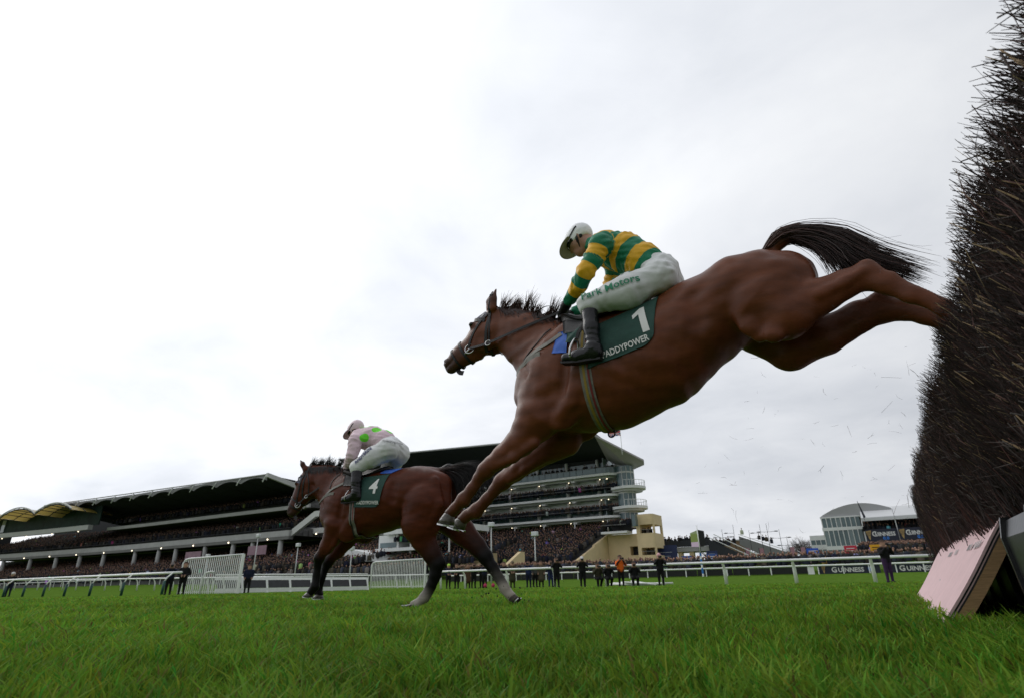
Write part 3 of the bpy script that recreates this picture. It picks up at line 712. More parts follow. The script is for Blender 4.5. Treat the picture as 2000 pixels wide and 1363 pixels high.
    sides = [l[1] for l in lay]
    for sg in (-1, 1):
        sel = [i for i, l in enumerate(sides) if l == sg]; PS = B.side(np.concatenate([lay[i][0] for i in sel]), sg, .004).reshape(len(sel), 7, 3)
        for i, c in zip(sel, PS): lay[i] = c
    cur += lay
    strands('mane', cur, .0022, hair_m, root, cols=cc)
    tl = blend_tail([np.array(g) for g in PT['tail']], 1300, .032, rnd)
    wis = blend_tail([np.array(g) for g in PT['tail']], 160, .085, rnd)
    strands('tail_wisps', wis, .0016, hair_m, root, cols=[np.array(mane_col)*rnd.uniform(.6, 1.6) for _ in wis])
    strands('tail', tl, .0034, hair_m, root, cols=[np.array([np.array(coat)*.5*rnd.uniform(.5, 1.3)+np.array(mane_col)*.5, np.array(mane_col)*rnd.uniform(.25, .9)]) if rnd.random() < .8 else np.array([np.array(coat)*.5, np.array(mane_col)*1.4]) for _ in tl])
    for leg, (toe, heel) in zip(('foreN', 'foreF', 'hindN', 'hindF'), PT['hoof']):
        n = H[leg][-1]; hoof_mesh('hoof', n[:3], toe, heel, max(n[3], .03)*1.02, mat('hoof horn', (.075, .065, .055), .3, .5, 30, .4, 60) if leg != 'hindF' else mat('muddy hoof', (.045, .035, .025), .8, .5, 40, .8, 80), root)
    return root, B, H

def refine(v, f, maxl):
    bm = bmesh.new(); vs = [bm.verts.new((a, b, 0)) for a, b in v]
    for q in f:
        try: bm.faces.new([vs[i] for i in q])
        except ValueError: pass
    bmesh.ops.triangulate(bm, faces=bm.faces[:])
    for _ in range(5):
        es = [e for e in bm.edges if e.calc_length() > maxl]
        if not es: break
        bmesh.ops.subdivide_edges(bm, edges=es, cuts=1); bmesh.ops.triangulate(bm, faces=[q for q in bm.faces if len(q.verts) > 3])
    bm.verts.index_update(); V = np.array([(w.co.x, w.co.y) for w in bm.verts]); Fc = [tuple(w.index for w in q.verts) for q in bm.faces]; bm.free()
    return V, Fc
def numeral(txt, size, bold):
    if txt != '1': return text_mesh(txt, size, bold)
    q = [(-.05, -.36), (.11, -.36), (.11, .36), (.0, .36), (-.20, .22), (-.20, .10), (-.05, .18)]
    return np.array([(a*size, b*size) for a, b in q]), [(0, 1, 2, 6), (2, 3, 6), (3, 4, 5, 6)]
def text_on_side(name, B, txt, size, cx, cz, ux, uz, sgn, material, parent, off, bold=.02, sx=1.0, shear=0.0):
    """lettering laid on the flank: centre (cx,cz), baseline direction ux=(dx,dz), up uz"""
    v, f = text_mesh(txt, size, bold, 1.0, sx) if txt != '1' else numeral(txt, size, bold)
    v, f = refine(v, f, size*.16)
    xz = np.array([(cx+(a+shear*b)*ux[0]+b*uz[0], cz+(a+shear*b)*ux[1]+b*uz[1]) for a, b in v])
    return np_mesh(name, B.side(xz, sgn, off), f, material, parent)

def cloth_panel(name, B, quad, sgn, off, m, parent, n=22, mm=18, ripple=.006, roundc=0.0, thick=.004):
    """cloth hung on the flank: quad (tl,tr,br,bl) as (x,z); a double-sided sheet with rippled surface"""
    tl, tr, br, bl = [np.array(q) for q in quad]; uv = [(i/n, j/mm) for j in range(mm+1) for i in range(n+1)]
    xz = []
    for u, v in uv:
        if roundc and v > .8 and u > .82:
            du, dv = (u-.82)/.18, (v-.8)/.2; l = math.hypot(du, dv)
            if max(du, dv) > 0 and l > 1: 
                u = .82+.18*du/l; v = .8+.2*dv/l
        xz.append((tl*(1-u)+tr*u)*(1-v)+(bl*(1-u)+br*u)*v)
    xz = np.array(xz)
    rp = np.array([ripple*(.5+.5*math.sin(u*9+v*7))*(.3+v) for u, v in uv])
    P = B.side(xz, sgn, off); P[:, 1] += sgn*rp
    Q = P.copy(); Q[:, 1] -= sgn*thick
    k = n+1; f = []; M = len(P)
    for j in range(mm):
        for i in range(n):
            a = (j*k+i, j*k+i+1, (j+1)*k+i+1, (j+1)*k+i); f.append(a if sgn < 0 else a[::-1]); b = tuple(q+M for q in a[::-1]); f.append(b if sgn < 0 else b[::-1])
    edge = [i for i in range(k)]+[j*k+n for j in range(1, mm+1)]+[mm*k+i for i in range(n-1, -1, -1)]+[j*k for j in range(mm-1, 0, -1)]
    for a, b in zip(edge, edge[1:]+edge[:1]): f.append((a, b, b+M, a+M))
    return np_mesh(name, np.concatenate([P, Q]), f, m, parent, smooth=True)

def ring_strap(name, B, o, d, a0, a1, width, thick, m, parent, off=.002, n=40, R=.45, skew=None, closed=True):
    """strap round a body part: centre o, axis d; angle range"""
    o = np.array(o, float); d = np.array(d, float); d /= np.linalg.norm(d); L = np.array([0, 1.0, 0]); b = np.cross(d, L); b /= np.linalg.norm(b)
    an = np.radians(np.linspace(a0, a1, n, endpoint=not closed)); D = np.cos(an)[:, None]*L+np.sin(an)[:, None]*b
    O = np.tile(o, (n, 1))
    if skew is not None: O = O+d*np.array([skew(x) for x in np.degrees(an)])[:, None]
    P = B.cast(O, D, off, R)
    return ribbon(name, P, D, width, thick, m, parent, closed=closed)
def side_strap(name, B, pts, sgn, width, thick, m, parent, off=.002, k=6):
    xz = catmull([(p[0], p[2]) for p in pts], k); P = B.side(xz, sgn, off)
    nr = np.array([B.eval(P+np.eye(3)[i]*.012)-B.eval(P-np.eye(3)[i]*.012) for i in range(3)]).T
    return ribbon(name, P, nr, width, thick, m, parent)
def torus(name, c, nrm, r, rt, m, parent, n=24):
    c, nrm = Vector(c), Vector(nrm).normalized(); a = nrm.cross(Vector((.1, .2, .97))).normalized(); b = nrm.cross(a)
    return MB().tube([c+a*(r*math.cos(2*math.pi*i/n))+b*(r*math.sin(2*math.pi*i/n)) for i in range(n+1)], rt, 6, caps=False, up=nrm).build(name, m, parent, True)

def tack(B, H, PT, loc, rz, num, cfg):
    hd = H['head']; hp = [np.array(n[:3]) for n in hd]; ax = hp[4]-hp[1]; ax /= np.linalg.norm(ax)
    # ---- bridle
    br = empty('bridle', loc, rz, cfg['bridle'], 'bridle')
    nb = hp[2]*.35+hp[3]*.65
    ring_strap('noseband', B, nb, ax, 0, 360, .022, .005, leather, br, R=.3)
    ring_strap('chin_strap', B, hp[3]*.6+hp[4]*.4, ax, 0, 360, .016, .006, leather, br, R=.3)
    up = hp[1]*.2+hp[0]*.8
    for s in (-1, 1):
        side_strap('cheekpiece', B, PT['cheek'], s, .02, .006, leather, br)
        side_strap('throat_strap', B, PT['throat'], s, .014, .005, leather, br)
    ring_strap('browband', B, hp[0]*.75+hp[1]*.25, ax*.8+np.array([.5, 0, -.1]), 190, 350, .028, .006, leather, br, R=.35, closed=False)
    ring_strap('headpiece', B, hp[0], np.array([-.75, 0, .12]), 0, 360, .024, .006, leather, br, R=.35)
    pt = np.array([(p[0], p[2]) for p in PT['patch']])
    cloth_panel('brow_patch', B, pt, -1, .008, mat('navy patch', (.02, .022, .06), .6), br, 6, 5, 0.0)
    c = pt.mean(0); e1 = (pt[1]+pt[2]-pt[0]-pt[3])/2; e1 /= np.linalg.norm(e1); e2 = np.array([-e1[1], e1[0]])
    text_on_side('patch_number', B, num, .05, c[0], c[1], e1, e2, -1, white_cloth_m, br, .0105)
    for s in (-1, 1):
        bt = B.side([(PT['bit'][0], PT['bit'][2])], s, .012)[0]
        torus('bit_ring', bt, (0.15, s, .1), .038, .0045, steel, br)
        MB().tube([bt+np.array([.0, 0, 0]), bt+np.array([-.045, -s*.012, -.028])], [.007, .011], 8).build('bit_cheek', steel, br, True)
        r2 = B.side([(PT['ring2'][0], PT['ring2'][2])], s, .02)[0]; r2[1] = s*max(abs(r2[1]), .1)
        torus('rein_ring', r2, (0.1, s, .2), .022, .004, steel, br)
        hand = np.array(PT['hand'])*np.array([1, -s, 1])
        P = catmull([bt, r2, r2*.5+hand*.5+np.array([0, s*.03, -.015]), hand], 8)
        nn = np.tile([0.1, s, .1], (len(P), 1)); ribbon('rein', P, nn, .02, .004, leather, br)
    hand = np.array(PT['hand'])
    lp = catmull([hand, hand+np.array([-.09, -.03, .05]), hand+np.array([-.17, -.02, .04]), hand+np.array([-.19, 0, .0]), hand+np.array([-.1, .0, -.02]), hand+np.array([0, .02, -.01])], 8)
    ribbon('rein_loop', lp, np.tile([.1, -.4, .9], (len(lp), 1)), .016, .004, leather, br)
    # strap end hanging under the chin
    cb = B.cast([hp[3]*.5+hp[4]*.5], [[.3, 0, -1]], R=.3)[0]
    ribbon('chin_strap_end', catmull([cb+np.array([-.02, 0, .01]), cb+np.array([.01, -.01, -.03]), cb+np.array([.05, -.015, -.045])], 5), np.tile([.3, -1, 0], (11, 1)), .035, .006, leather, br)
    # ---- breastplate
    bp = empty('breast_girth', loc, rz, cfg['breast'], 'harness')
    for s in (-1, 1):
        side_strap('chest_strap', B, PT['breast'][1:], s, .034, .006, leather_worn, bp, .004)
        side_strap('neck_strap', B, PT['breast2'], s, .014, .006, leather, bp, .004)
    p0, p1 = PT['breast'][0], PT['breast'][1]
    T0 = np.array(H['trunk'][0][:3]); pr = np.array([(p0[0], p0[2])]); n = 15
    an = np.radians(np.linspace(-100, 100, n)); zz = p0[2]+(p1[2]-p0[2])*(np.abs(np.sin(an)))
    O = np.stack([np.full(n, p1[0]+.14), np.zeros(n), zz], 1); Dr = np.stack([-np.cos(an), np.sin(an), np.zeros(n)], 1)
    ribbon('front_strap', B.cast(O, Dr, .004, .6), Dr, .034, .006, leather_worn, bp)
    # ---- saddle with girth and stirrups
    sd = empty('racing_saddle', loc, rz, cfg['saddle'], 'saddle')
    gx = PT['girth'][0][0]; T2 = np.array(H['trunk'][2][:3]); o = np.array([gx, 0, T2[2]])
    ring_strap('girth', B, o, (1, 0, 0), 0, 360, .075, .006, leather_worn, sd, .003, 72, .8)
    ring_strap('girth_stripe', B, o+np.array([-.012, 0, 0]), (1, 0, 0), 0, 360, .016, .0035, mat('yellow webbing', (.27, .18, .025), .7) if cfg['kind'] == 1 else leather, sd, .0095, 72, .8)
    ring_strap('overgirth', B, o+np.array([.018, 0, 0]), (1, 0, 0), 0, 360, .012, .0035, mat('red webbing', (.17, .014, .014), .7), sd, .0095, 72, .8)
    bl = B.cast([o], [[0, 0, -1]], .012, .8)[0]
    torus('girth_buckle', bl+np.array([.02, 0, -.012]), (0, 1, 0), .022, .005, leather, sd)
    # saddle seat: shell over the back with pommel and cantle
    x0, x1 = PT['saddle'][0][0], PT['saddle'][4][0]; nx, na = 20, 17; vs = []; fs = []
    for lay, th in ((0, .022), (1, .004)):
        for i in range(nx+1):
            u = i/nx; x = x0+(x1-.08-x0)*u; half = 36*(math.sin(math.pi*min(max(u*.86+.12, 0), 1))**.5)
            an = np.radians(90+np.linspace(-half, half, na)); O = np.tile([x, 0, np.interp(x, [q[0] for q in H['trunk']], [q[2] for q in H['trunk']])], (na, 1))
            lift = th+(.035*math.exp(-(u/.13)**2)+.02*math.exp(-((1-u)/.12)**2) if lay == 0 else 0)
            Dv = np.stack([np.zeros(na), np.cos(an), np.sin(an)], 1); P = B.cast(O, Dv, .012, .9)+Dv*lift
            vs.append(P)
    vs = np.concatenate(vs); K = na; half_n = (nx+1)*na
    for i in range(nx):
        for j in range(na-1):
            a = (i*K+j, i*K+j+1, (i+1)*K+j+1, (i+1)*K+j); fs += [a, tuple(q+half_n for q in a[::-1])]
    rim = [j for j in range(na)]+[i*K+na-1 for i in range(1, nx+1)]+[nx*K+j for j in range(na-2, -1, -1)]+[i*K for i in range(nx-1, 0, -1)]
    for a, b in zip(rim, rim[1:]+rim[:1]): fs.append((a, b, b+half_n, a+half_n))
    np_mesh('seat', vs, fs, leather, sd, smooth=True)
    fx = PT['saddle'][3]
    for s in (-1, 1):
        cloth_panel('flap', B, [(fx[0]-.03, fx[2]+.1), (fx[0]+.26, fx[2]+.1), (fx[0]+.2, fx[2]-.08), (fx[0]+.0, fx[2]-.06)], s, .02, cfg['flap'], sd, 12, 8, .002)
        tp = np.array(PT['stir'][0]); t2 = np.array(PT['stir'][1])
        c = np.array([(tp[0]+t2[0])/2, s*abs(tp[1]), (tp[2]+t2[2])/2])
        iron = [c+np.array([q[0], q[1]*s, q[2]]) for q in ((0.02, .05, -.06), (.03, .055, -.01), (.045, .03, .045), (.05, 0, .06), (.045, -.03, .045), (.03, -.055, -.01), (.02, -.05, -.06), (.02, .05, -.06))]
        MB().tube(catmull(iron, 5), .007, 6, up=(1, 0, 0)).build('stirrup_iron', steel, sd, True)
        topp = B.side([(gx, T2[2]+.24)], s, .03)[0]
        P = catmull([topp, topp*.5+(c+np.array([.05, 0, .06]))*.5+np.array([0, s*.02, 0]), c+np.array([.05, 0, .06])], 6)
        ribbon('stirrup_leather', P, np.tile([0.2, s, .2], (len(P), 1)), .02, .004, leather, sd)
    # ---- number cloth
    cl = empty('number_cloth', loc, rz, cfg['cloth'], 'saddle cloth')
    q = [(p[0], p[2]) for p in PT['cloth']]
    for s in (-1, 1):
        pnl = cloth_panel('panel', B, q, s, .010, green_cloth, cl, 30, 24, .004, roundc=1.0)
    # trim along the edge and under-pad
    for s in (-1, 1): cloth_panel('under_pad', B, [(p[0], p[2]) for p in PT['cloth_bl']], s, .006, cfg['pad'], cl, 12, 8, .003)
    if cfg['kind'] == 1:   # loose front fold of the green cloth below the saddle
        b_ = [np.array((p[0], p[2])) for p in PT['cloth_bl']]
        cloth_panel('front_fold', B, [b_[1]+np.array([-.02, .0]), b_[1]+np.array([.10, .0]), b_[2]+np.array([.09, .05]), b_[2]+np.array([.01, .06])], -1, .016, green_cloth, cl, 12, 8, .012)
    tl, tr, brr, bll = [np.array(p) for p in q]
    ux = (brr-bll); ln = np.linalg.norm(ux); ux /= ln; uz = np.array([-ux[1], ux[0]])
    c = bll*(1-cfg['tc'])+brr*cfg['tc']+uz*cfg['tz']; text_on_side('lettering', B, 'PADDYPOWER', cfg['ts'], c[0], c[1], ux, uz, -1, white_cloth_m, cl, .0168, .022, cfg['tsx'])
    cn = (tl*(1-cfg['nu'])+tr*cfg['nu'])*(1-cfg['nv'])+(bll*(1-cfg['nu'])+brr*cfg['nu'])*cfg['nv']
    text_on_side('number', B, num, cfg['ns'], cn[0], cn[1], ux, uz, -1, white_cloth_m, cl, .0168, .02, 1.0)
    return br, bp, sd, cl

CHEST = (.122, .034, .012); BAY = (.080, .019, .008); BLK = (.004, .0035, .0035); SOCK = (.42, .38, .33); MUD = (.10, .08, .055)
L1 = [CHEST]*4+[lerp3(CHEST, BLK, .25)]*5+[lerp3(CHEST, BLK, .6)]*2
lead, LB, LH = build_horse(H1, PT1, 'chestnut_horse', 'chestnut horse leaping off the brush fence with forelegs stretched down', (-1.225, 3.3, 0), 0.0,
    CHEST, None, dict(foreN=L1, foreF=L1, hindN=[CHEST]*10, hindF=[CHEST]*10), (.030, .012, .009), 0.0098, strips=S1, mane_mix=.25)
K2 = [BAY, BAY, BAY, lerp3(BAY, BLK, .6), BLK, BLK, BLK, BLK, BLK, BLK]
K3 = [BAY, BAY, lerp3(BAY, BLK, .2), lerp3(BAY, BLK, .7), BLK, BLK, BLK, lerp3(BLK, SOCK, .8), SOCK, lerp3(SOCK, MUD, .4)]
K4 = [BAY, BAY, lerp3(BAY, BLK, .2), lerp3(BAY, BLK, .7), BLK, BLK, lerp3(BLK, SOCK, .15), lerp3(SOCK, MUD, .25), lerp3(SOCK, MUD, .35), lerp3(SOCK, MUD, .6)]
bay, BB, BH = build_horse(H2, PT2, 'bay_horse', 'dark bay horse with black legs and white hind socks galloping on the turf', (-5.143, 5.453, 0), R_(9.2),
    BAY, None, dict(foreN=K2, foreF=K2, hindN=K3, hindF=K4), (.007, .006, .006), .0125, leg_k=.88, strips=S2, lump=.55, gloss=.13)
tack(LB, LH, PT1, (-1.225, 3.3, 0), 0.0, '1', dict(kind=1, bridle='black leather bridle with ring bit and reins on the leaping chestnut horse', breast='pale worn breast girth strapped round the chestnut horse', saddle='small black racing saddle with pale girth on the chestnut horse',
    cloth='dark green number 1 saddle cloth on the leaping chestnut horse', flap=leather, pad=mat('blue pad', (.035, .12, .50), .6, .1, 20, .2, 60), tz=.040, ts=.058, tsx=.75, nu=.80, nv=.44, ns=.26, tc=.61))
tack(BB, BH, PT2, (-5.143, 5.453, 0), R_(9.2), '4', dict(kind=2, bridle='black leather bridle with ring bit and reins on the galloping bay horse', breast='dark breast girth strapped round the galloping bay horse', saddle='small black racing saddle with dark girth on the bay horse',
    cloth='dark green number 4 saddle cloth on the galloping bay horse', flap=leather, pad=mat('blue pad'  , (.035, .12, .50)), tz=.05, ts=.058, tsx=.8, nu=.64, nv=.40, ns=.25, tc=.56))

# ------------------------------------------------------------------ riders
SKIN = (.36, .19, .13)
def stripe_mat(name, c0, c1):
    m = mat(name, c0, .55, 0, bump=.25, bscale=45, spec=.35)
    N, L = m.node_tree.nodes, m.node_tree.links
    a = N.new('ShaderNodeAttribute'); a.attribute_name = 't'
    w = N.new('ShaderNodeMath'); w.operation = 'PINGPONG'; w.inputs[1].default_value = 1.0; L.new(a.outputs['Fac'], w.inputs[0])
    g = N.new('ShaderNodeMath'); g.operation = 'GREATER_THAN'; g.inputs[1].default_value = .5; L.new(w.outputs[0], g.inputs[0])
    mx = N.new('ShaderNodeMix'); mx.data_type = 'RGBA'; mx.inputs[6].default_value = (*c0, 1); mx.inputs[7].default_value = (*c1, 1)
    L.new(g.outputs[0], mx.inputs[0]); L.new(mx.outputs[2], N['Principled BSDF'].inputs['Base Color']); return m
def spot_mat(name, c0, c1):
    m = mat(name, c0, .6, 0, bump=.2, bscale=45, spec=.3)
    N, L = m.node_tree.nodes, m.node_tree.links
    a = N.new('ShaderNodeAttribute'); a.attribute_name = 'spot'
    g = N.new('ShaderNodeMath'); g.operation = 'LESS_THAN'; g.inputs[1].default_value = .5; L.new(a.outputs['Fac'], g.inputs[0])
    mx = N.new('ShaderNodeMix'); mx.data_type = 'RGBA'; mx.inputs[6].default_value = (*c0, 1); mx.inputs[7].default_value = (*c1, 1)
    L.new(g.outputs[0], mx.inputs[0]); L.new(mx.outputs[2], N['Principled BSDF'].inputs['Base Color']); return m
boot_m = mat('boot leather', (.006, .006, .008), .24, .2, 30, .35, 40, spec=.4)
breech_m = mat('pale breeches', (.66, .67, .67), .6, .06, 6, .35, 22)
def wrinkle(amp, f=1.0, seed=0.0):
    def d(v):
        x, y, z = v[:, 0]*f, v[:, 1]*f, v[:, 2]*f
        a = np.sin(38*x+21*z+9*np.sin(14*z+seed)+6*np.sin(17*y))*.5+np.sin(61*z-33*x+7*np.sin(20*x+seed)+30*y)*.35+np.sin(24*(x+z)+40*y+5*np.sin(31*z))*.4
        return amp*np.sign(a)*np.abs(a)**1.4
    return d
def jockey(J, PT, PJ, name, label, loc, rz, cfg):
    root = empty(name, loc, rz, label, 'person')
    sk = cfg['scale']
    def mir(n): return [(a[0], -a[1], a[2], a[3], a[4]) for a in n]
    arm = J['armN']; leg = J['legN']; foot = J['footN']; tor = J['torso']
    armF = [(a[0]+cfg['farx'], -a[1], a[2], a[3], a[4]) for a in arm]; legF = mir(leg); footF = mir(foot)
    Hc = np.array(J['head'][0][:3])+np.array(cfg['hoff']); f = np.array([-math.cos(cfg['look']), 0, -math.sin(cfg['look'])]); u = np.array([-math.sin(cfg['look']), 0, math.cos(cfg['look'])]); r = cfg['head']
    yv = np.array([0, 1.0, 0])
    def hp(a, b, c=0.0): return Hc+f*a*r+u*b*r+yv*c*r
    B = Body()
    B.chain(tor, .05, [SKIN]*5, -.012)
    B.seg(Hc-u*r*.4-f*r*.2, tor[0][:3], r*.52, tor[0][3]*.7, .95, 1.3, .04, SKIN)
    # head: skull, jaw, cheeks, nose, brow, chin, ears
    B.seg(hp(-.05, .12), hp(.12, -.05), r*.80, r*.74, .82, .78, .03, SKIN)
    B.seg(hp(.15, -.35), hp(.42, -.78), r*.50, r*.30, .92, .9, .05, SKIN)
    B.seg(hp(.80, .02), hp(1.02, -.30), r*.06, r*.115, .9, .95, .04, SKIN)
    B.ball(hp(.92, -.36, .08), r*.08, 1, .02, SKIN); B.ball(hp(.92, -.36, -.08), r*.08, 1, .02, SKIN)
    B.seg(hp(.72, .14, -.3), hp(.72, .14, .3), r*.14, r*.14, 1, 1, .05, SKIN)
    for s in (-1, 1):
        B.ball(hp(.55, -.28, s*.38), r*.2, .8, .05, SKIN)
        B.seg(hp(-.12, .12, s*.74), hp(-.05, -.22, s*.70), r*.15, r*.10, .45, .45, .02, SKIN)
    lip = (.30, .12, .10)
    B.seg(hp(.80, -.58, -.15), hp(.80, -.58, .15), r*.07, r*.07, 1, 1, .02, lip); B.seg(hp(.77, -.68, -.13), hp(.77, -.68, .13), r*.075, r*.075, 1, 1, .02, lip)
    B.ball(hp(.66, -.93), r*.18, 1.1, .05, SKIN)
    B.seg(hp(.86, -.63, -.2), hp(.86, -.63, .2), r*.018, r*.018, 1, 1, .012, None, None, True)
    for s, A, Lg in ((-1, arm, leg), (1, armF, legF)):
        B.seg(tor[0][:3], A[0][:3], tor[0][3]*.6, A[0][3]*.9, 1.2, 1, .05, SKIN)
        B.chain(A[:3], .02, [SKIN]*4, -.010)
        B.chain([tor[-1][:3]+(tor[-1][3]*.8, 1.0)]+Lg[:1], .05, [SKIN]*3); B.chain(Lg, .03, [SKIN]*6, -.010)
        ft = foot if s < 0 else footF
        B.chain(ft, .03, [SKIN]*4, -.008); B.seg(Lg[-1][:3], ft[0][:3], Lg[-1][3]-.006, ft[0][3]-.01, 1, 1, .02, SKIN)
        w = np.array(A[3][:3]); e = np.array(A[2][:3]); fd = (w-e)/np.linalg.norm(w-e); pr = r*.42
        pc = w+fd*pr*.5
        B.seg(e, w, A[2][3]-.008, pr*.55, 1, 1, .02, SKIN); B.seg(w, pc+fd*pr*.3, pr*.62, pr*.58, 1.2, 1.2, .02, SKIN)
    body = B.mesh('body', cfg['res'], mat('skin', SKIN, .5, .08, 30, .1, 120, attr='col'), root)
    # gloves with fingers closed round the reins
    for s, A in ((-1, arm), (1, armF)):
        G = Body(); w = np.array(A[3][:3]); e = np.array(A[2][:3]); fd = (w-e)/np.linalg.norm(w-e); dn = np.array([fd[2], 0, -fd[0]]); dn = dn if dn[2] < 0 else -dn
        hl = cfg['hand']; pc = w+fd*hl*.25
        G.seg(e*.35+w*.65, w, A[2][3]*.95, hl*.26, 1.1, 1.1, .015); G.seg(w, w+fd*hl*.42, hl*.27, hl*.24, 1.25, 1.35, .02)
        for i, ln in enumerate((.82, .95, .90, .70)):
            y0 = (i-1.5)*hl*.19
            k0 = w+fd*hl*.55+yv*y0; k1 = k0+fd*hl*.30*ln+dn*hl*.18*ln; k2 = k1-fd*hl*.06+dn*hl*.26*ln; k3 = k2-fd*hl*.24*ln-dn*hl*.02
            for a, b, ra, rb in ((k0, k1, .105, .098), (k1, k2, .098, .09), (k2, k3, .09, .075)): G.seg(a, b, hl*ra, hl*rb, 1, 1, .004)
        t0 = w+fd*hl*.12-yv*s*hl*.30+dn*hl*.05; t1 = t0+fd*hl*.30-yv*s*hl*.06+dn*hl*.16; t2 = t1+fd*hl*.20+yv*s*hl*.18+dn*hl*.12
        G.seg(t0, t1, hl*.13, hl*.105, 1, 1, .012); G.seg(t1, t2, hl*.105, hl*.085, 1, 1, .006)
        G.mesh('glove', cfg['res']*.62, leather, root)
    # silks
    S = Body(); g = .012
    n = len(tor); tt = cfg['tt']
    S.seg(Hc-u*r*.75-f*r*.25, tor[0][:3], r*.5, tor[0][3]*.95, 1.05, 1.25, .05, t0=0.0, t1=tt[0])
    for i in range(n-1): S.seg(tor[i][:3], tor[i+1][:3], tor[i][3]+g, tor[i+1][3]+g-(.012 if i == n-2 else 0), tor[i][4], tor[i+1][4], .05, t0=tt[i], t1=tt[i+1])
    for s, A in ((-1, arm), (1, armF)):
        sh = np.array(A[0][:3]); S.seg(np.array(tor[0][:3])+yv*s*.05, sh, tor[0][3]*.8, A[0][3]+g, 1.2, 1, .06, t0=0.0, t1=0.0)
        at = cfg['at']
        for i in range(2):
            a, b = np.array(A[i][:3]), np.array(A[i+1][:3]); m = (a+b)/2+np.array([.006, 0, -.008])
            ra, rb = A[i][3]+g, A[i+1][3]+g*.6; rm = (ra+rb)/2*1.05
            S.seg(a, m, ra, rm, 1, 1, .02, t0=at[2*i], t1=at[2*i+1]); S.seg(m, b, rm, rb, 1, 1, .02, t0=at[2*i+1], t1=at[2*i+2])
    silk = S.mesh('silks', cfg['res'], cfg['silk'], root, disp=wrinkle(cfg['wr'], cfg['wf']), attr_t=True)
    if cfg.get('spots'):
        co = np.empty(len(silk.data.vertices)*3, np.float32); silk.data.vertices.foreach_get('co', co); co = co.reshape(-1, 3).astype(float); best = np.full(len(co), 9.0)
        for q in PJ['spots']:
            p = S.cast([[q[0], 0, q[2]-.03]], [[0, q[1] if abs(q[1]) > .02 else .01, .12]], R=.5)[0]
            best = np.minimum(best, np.linalg.norm((co-p)*np.array([1, 1, 1.15]), axis=1)/cfg['spots'])
        at = silk.data.attributes.new('spot', 'FLOAT', 'POINT'); at.data.foreach_set('value', best.astype(np.float32))
    # breeches
    Q = Body(); t3 = tor[-1]; t2 = tor[-2]
    Q.seg((t2[0]*.25+t3[0]*.75, 0, t2[2]*.25+t3[2]*.75), t3[:3], t3[3]*1.06, t3[3]*1.12, t3[4], t3[4], .04)
    for Lg in (leg, legF):
        Q.seg(t3[:3], Lg[0][:3], t3[3]*1.02, Lg[0][3]+.006, 1.0, 1, .06); Q.chain(Lg[:3], .05, None, .008)
        k = np.array(Lg[2][:3]); q = np.array(Lg[3][:3]); Q.seg(k, k+(q-k)*.10, Lg[2][3]+.008, Lg[2][3]+.002, 1, 1, .02)
    Q.mesh('breeches', cfg['res'], breech_m, root, disp=wrinkle(cfg['wr']*.8, cfg['wf']*.8, 2.0))
    # boots with soles
    for Lg, ft, s in ((leg, foot, -1), (legF, footF, 1)):
        T = Body(); k = np.array(Lg[2][:3]); q = np.array(Lg[3][:3]); st = k+(q-k)*.12
        T.seg(st, q, Lg[3][3]*1.18, Lg[3][3]+.005, 1, 1, .02); T.chain(Lg[3:], .02, None, .005); T.seg(Lg[-1][:3], ft[0][:3], Lg[-1][3]+.004, ft[0][3], 1, .85, .03); T.chain(ft, .025)
        T.seg(np.array(Lg[-1][:3]), np.array(ft[1][:3]), Lg[-1][3], ft[1][3]*.8, 1, 1, .03)
        b = T.mesh('boot', cfg['res'], boot_m, root, disp=lambda v, L=Lg: .003*np.sin(v[:, 2]*170+v[:, 0]*40)*np.exp(-((v[:, 2]-L[-1][2]-.05)/.05)**2))
        a0, a1, a2 = [np.array(x[:3]) for x in ft]; dz = ft[1][3]
        sole = [a0+np.array([.035*sk, 0, -dz*.95]), a0*.5+a1*.5+np.array([0, 0, -dz*.85]), a1+np.array([0, 0, -dz*.85]), a2+np.array([-.02*sk, 0, -dz*.72]), a2+np.array([-.035*sk, 0, -dz*.4])]
        ribbon('sole', catmull(sole, 4), np.tile([0, 0, -1.0], (17, 1)), np.array([.05]*3+[.055]*3+[.06]*3+[.066]*4+[.06]*2+[.05, .03])*sk, .012, leather, b)
    # helmet cover, peak, goggles, straps
    Hm = Body(); Hm.seg(hp(-.20, .34), hp(.16, .30), r*.98, r*.95, .86, .84, .03); Hm.ball(hp(.20, -1.75), r*1.62, 1.2, .02, sub=True)
    hel = Hm.mesh('helmet', cfg['res'], cfg['cap'], root, disp=wrinkle(.0012, 1.6))
    vs = []; na, nr = 25, 7
    for lay in (0, 1):
        for j in range(nr):
            q = j/(nr-1)
            for i in range(na):
                an = R_(-72+144*i/(na-1)); rad = (1.03+.78*q*max(0, math.cos(an))**.55)*r
                p = Hc+f*(rad*math.cos(an)+.08*r)+yv*rad*math.sin(an)*.86+u*(r*(.22-.20*q*math.cos(an)-.05*(1-math.cos(an)))-lay*.006)
                vs.append(p)
    fs = []; M = na*nr
    for j in range(nr-1):
        for i in range(na-1):
            a = (j*na+i, j*na+i+1, (j+1)*na+i+1, (j+1)*na+i); fs += [a, tuple(x+M for x in a[::-1])]
    for i in range(na-1): fs += [((nr-1)*na+i, (nr-1)*na+i+1, M+(nr-1)*na+i+1, M+(nr-1)*na+i)]
    np_mesh('peak', vs, fs, cfg['peak'], hel, smooth=True)
    Gg = Body(); Gg.seg(hp(.70, .02, -.30), hp(.70, .02, .30), r*.27, r*.27, 1, 1, .02); Gg.seg(hp(.45, .05, -.58), hp(.70, .02, -.30), r*.19, r*.25, 1, 1, .03); Gg.seg(hp(.45, .05, .58), hp(.70, .02, .30), r*.19, r*.25, 1, 1, .03)
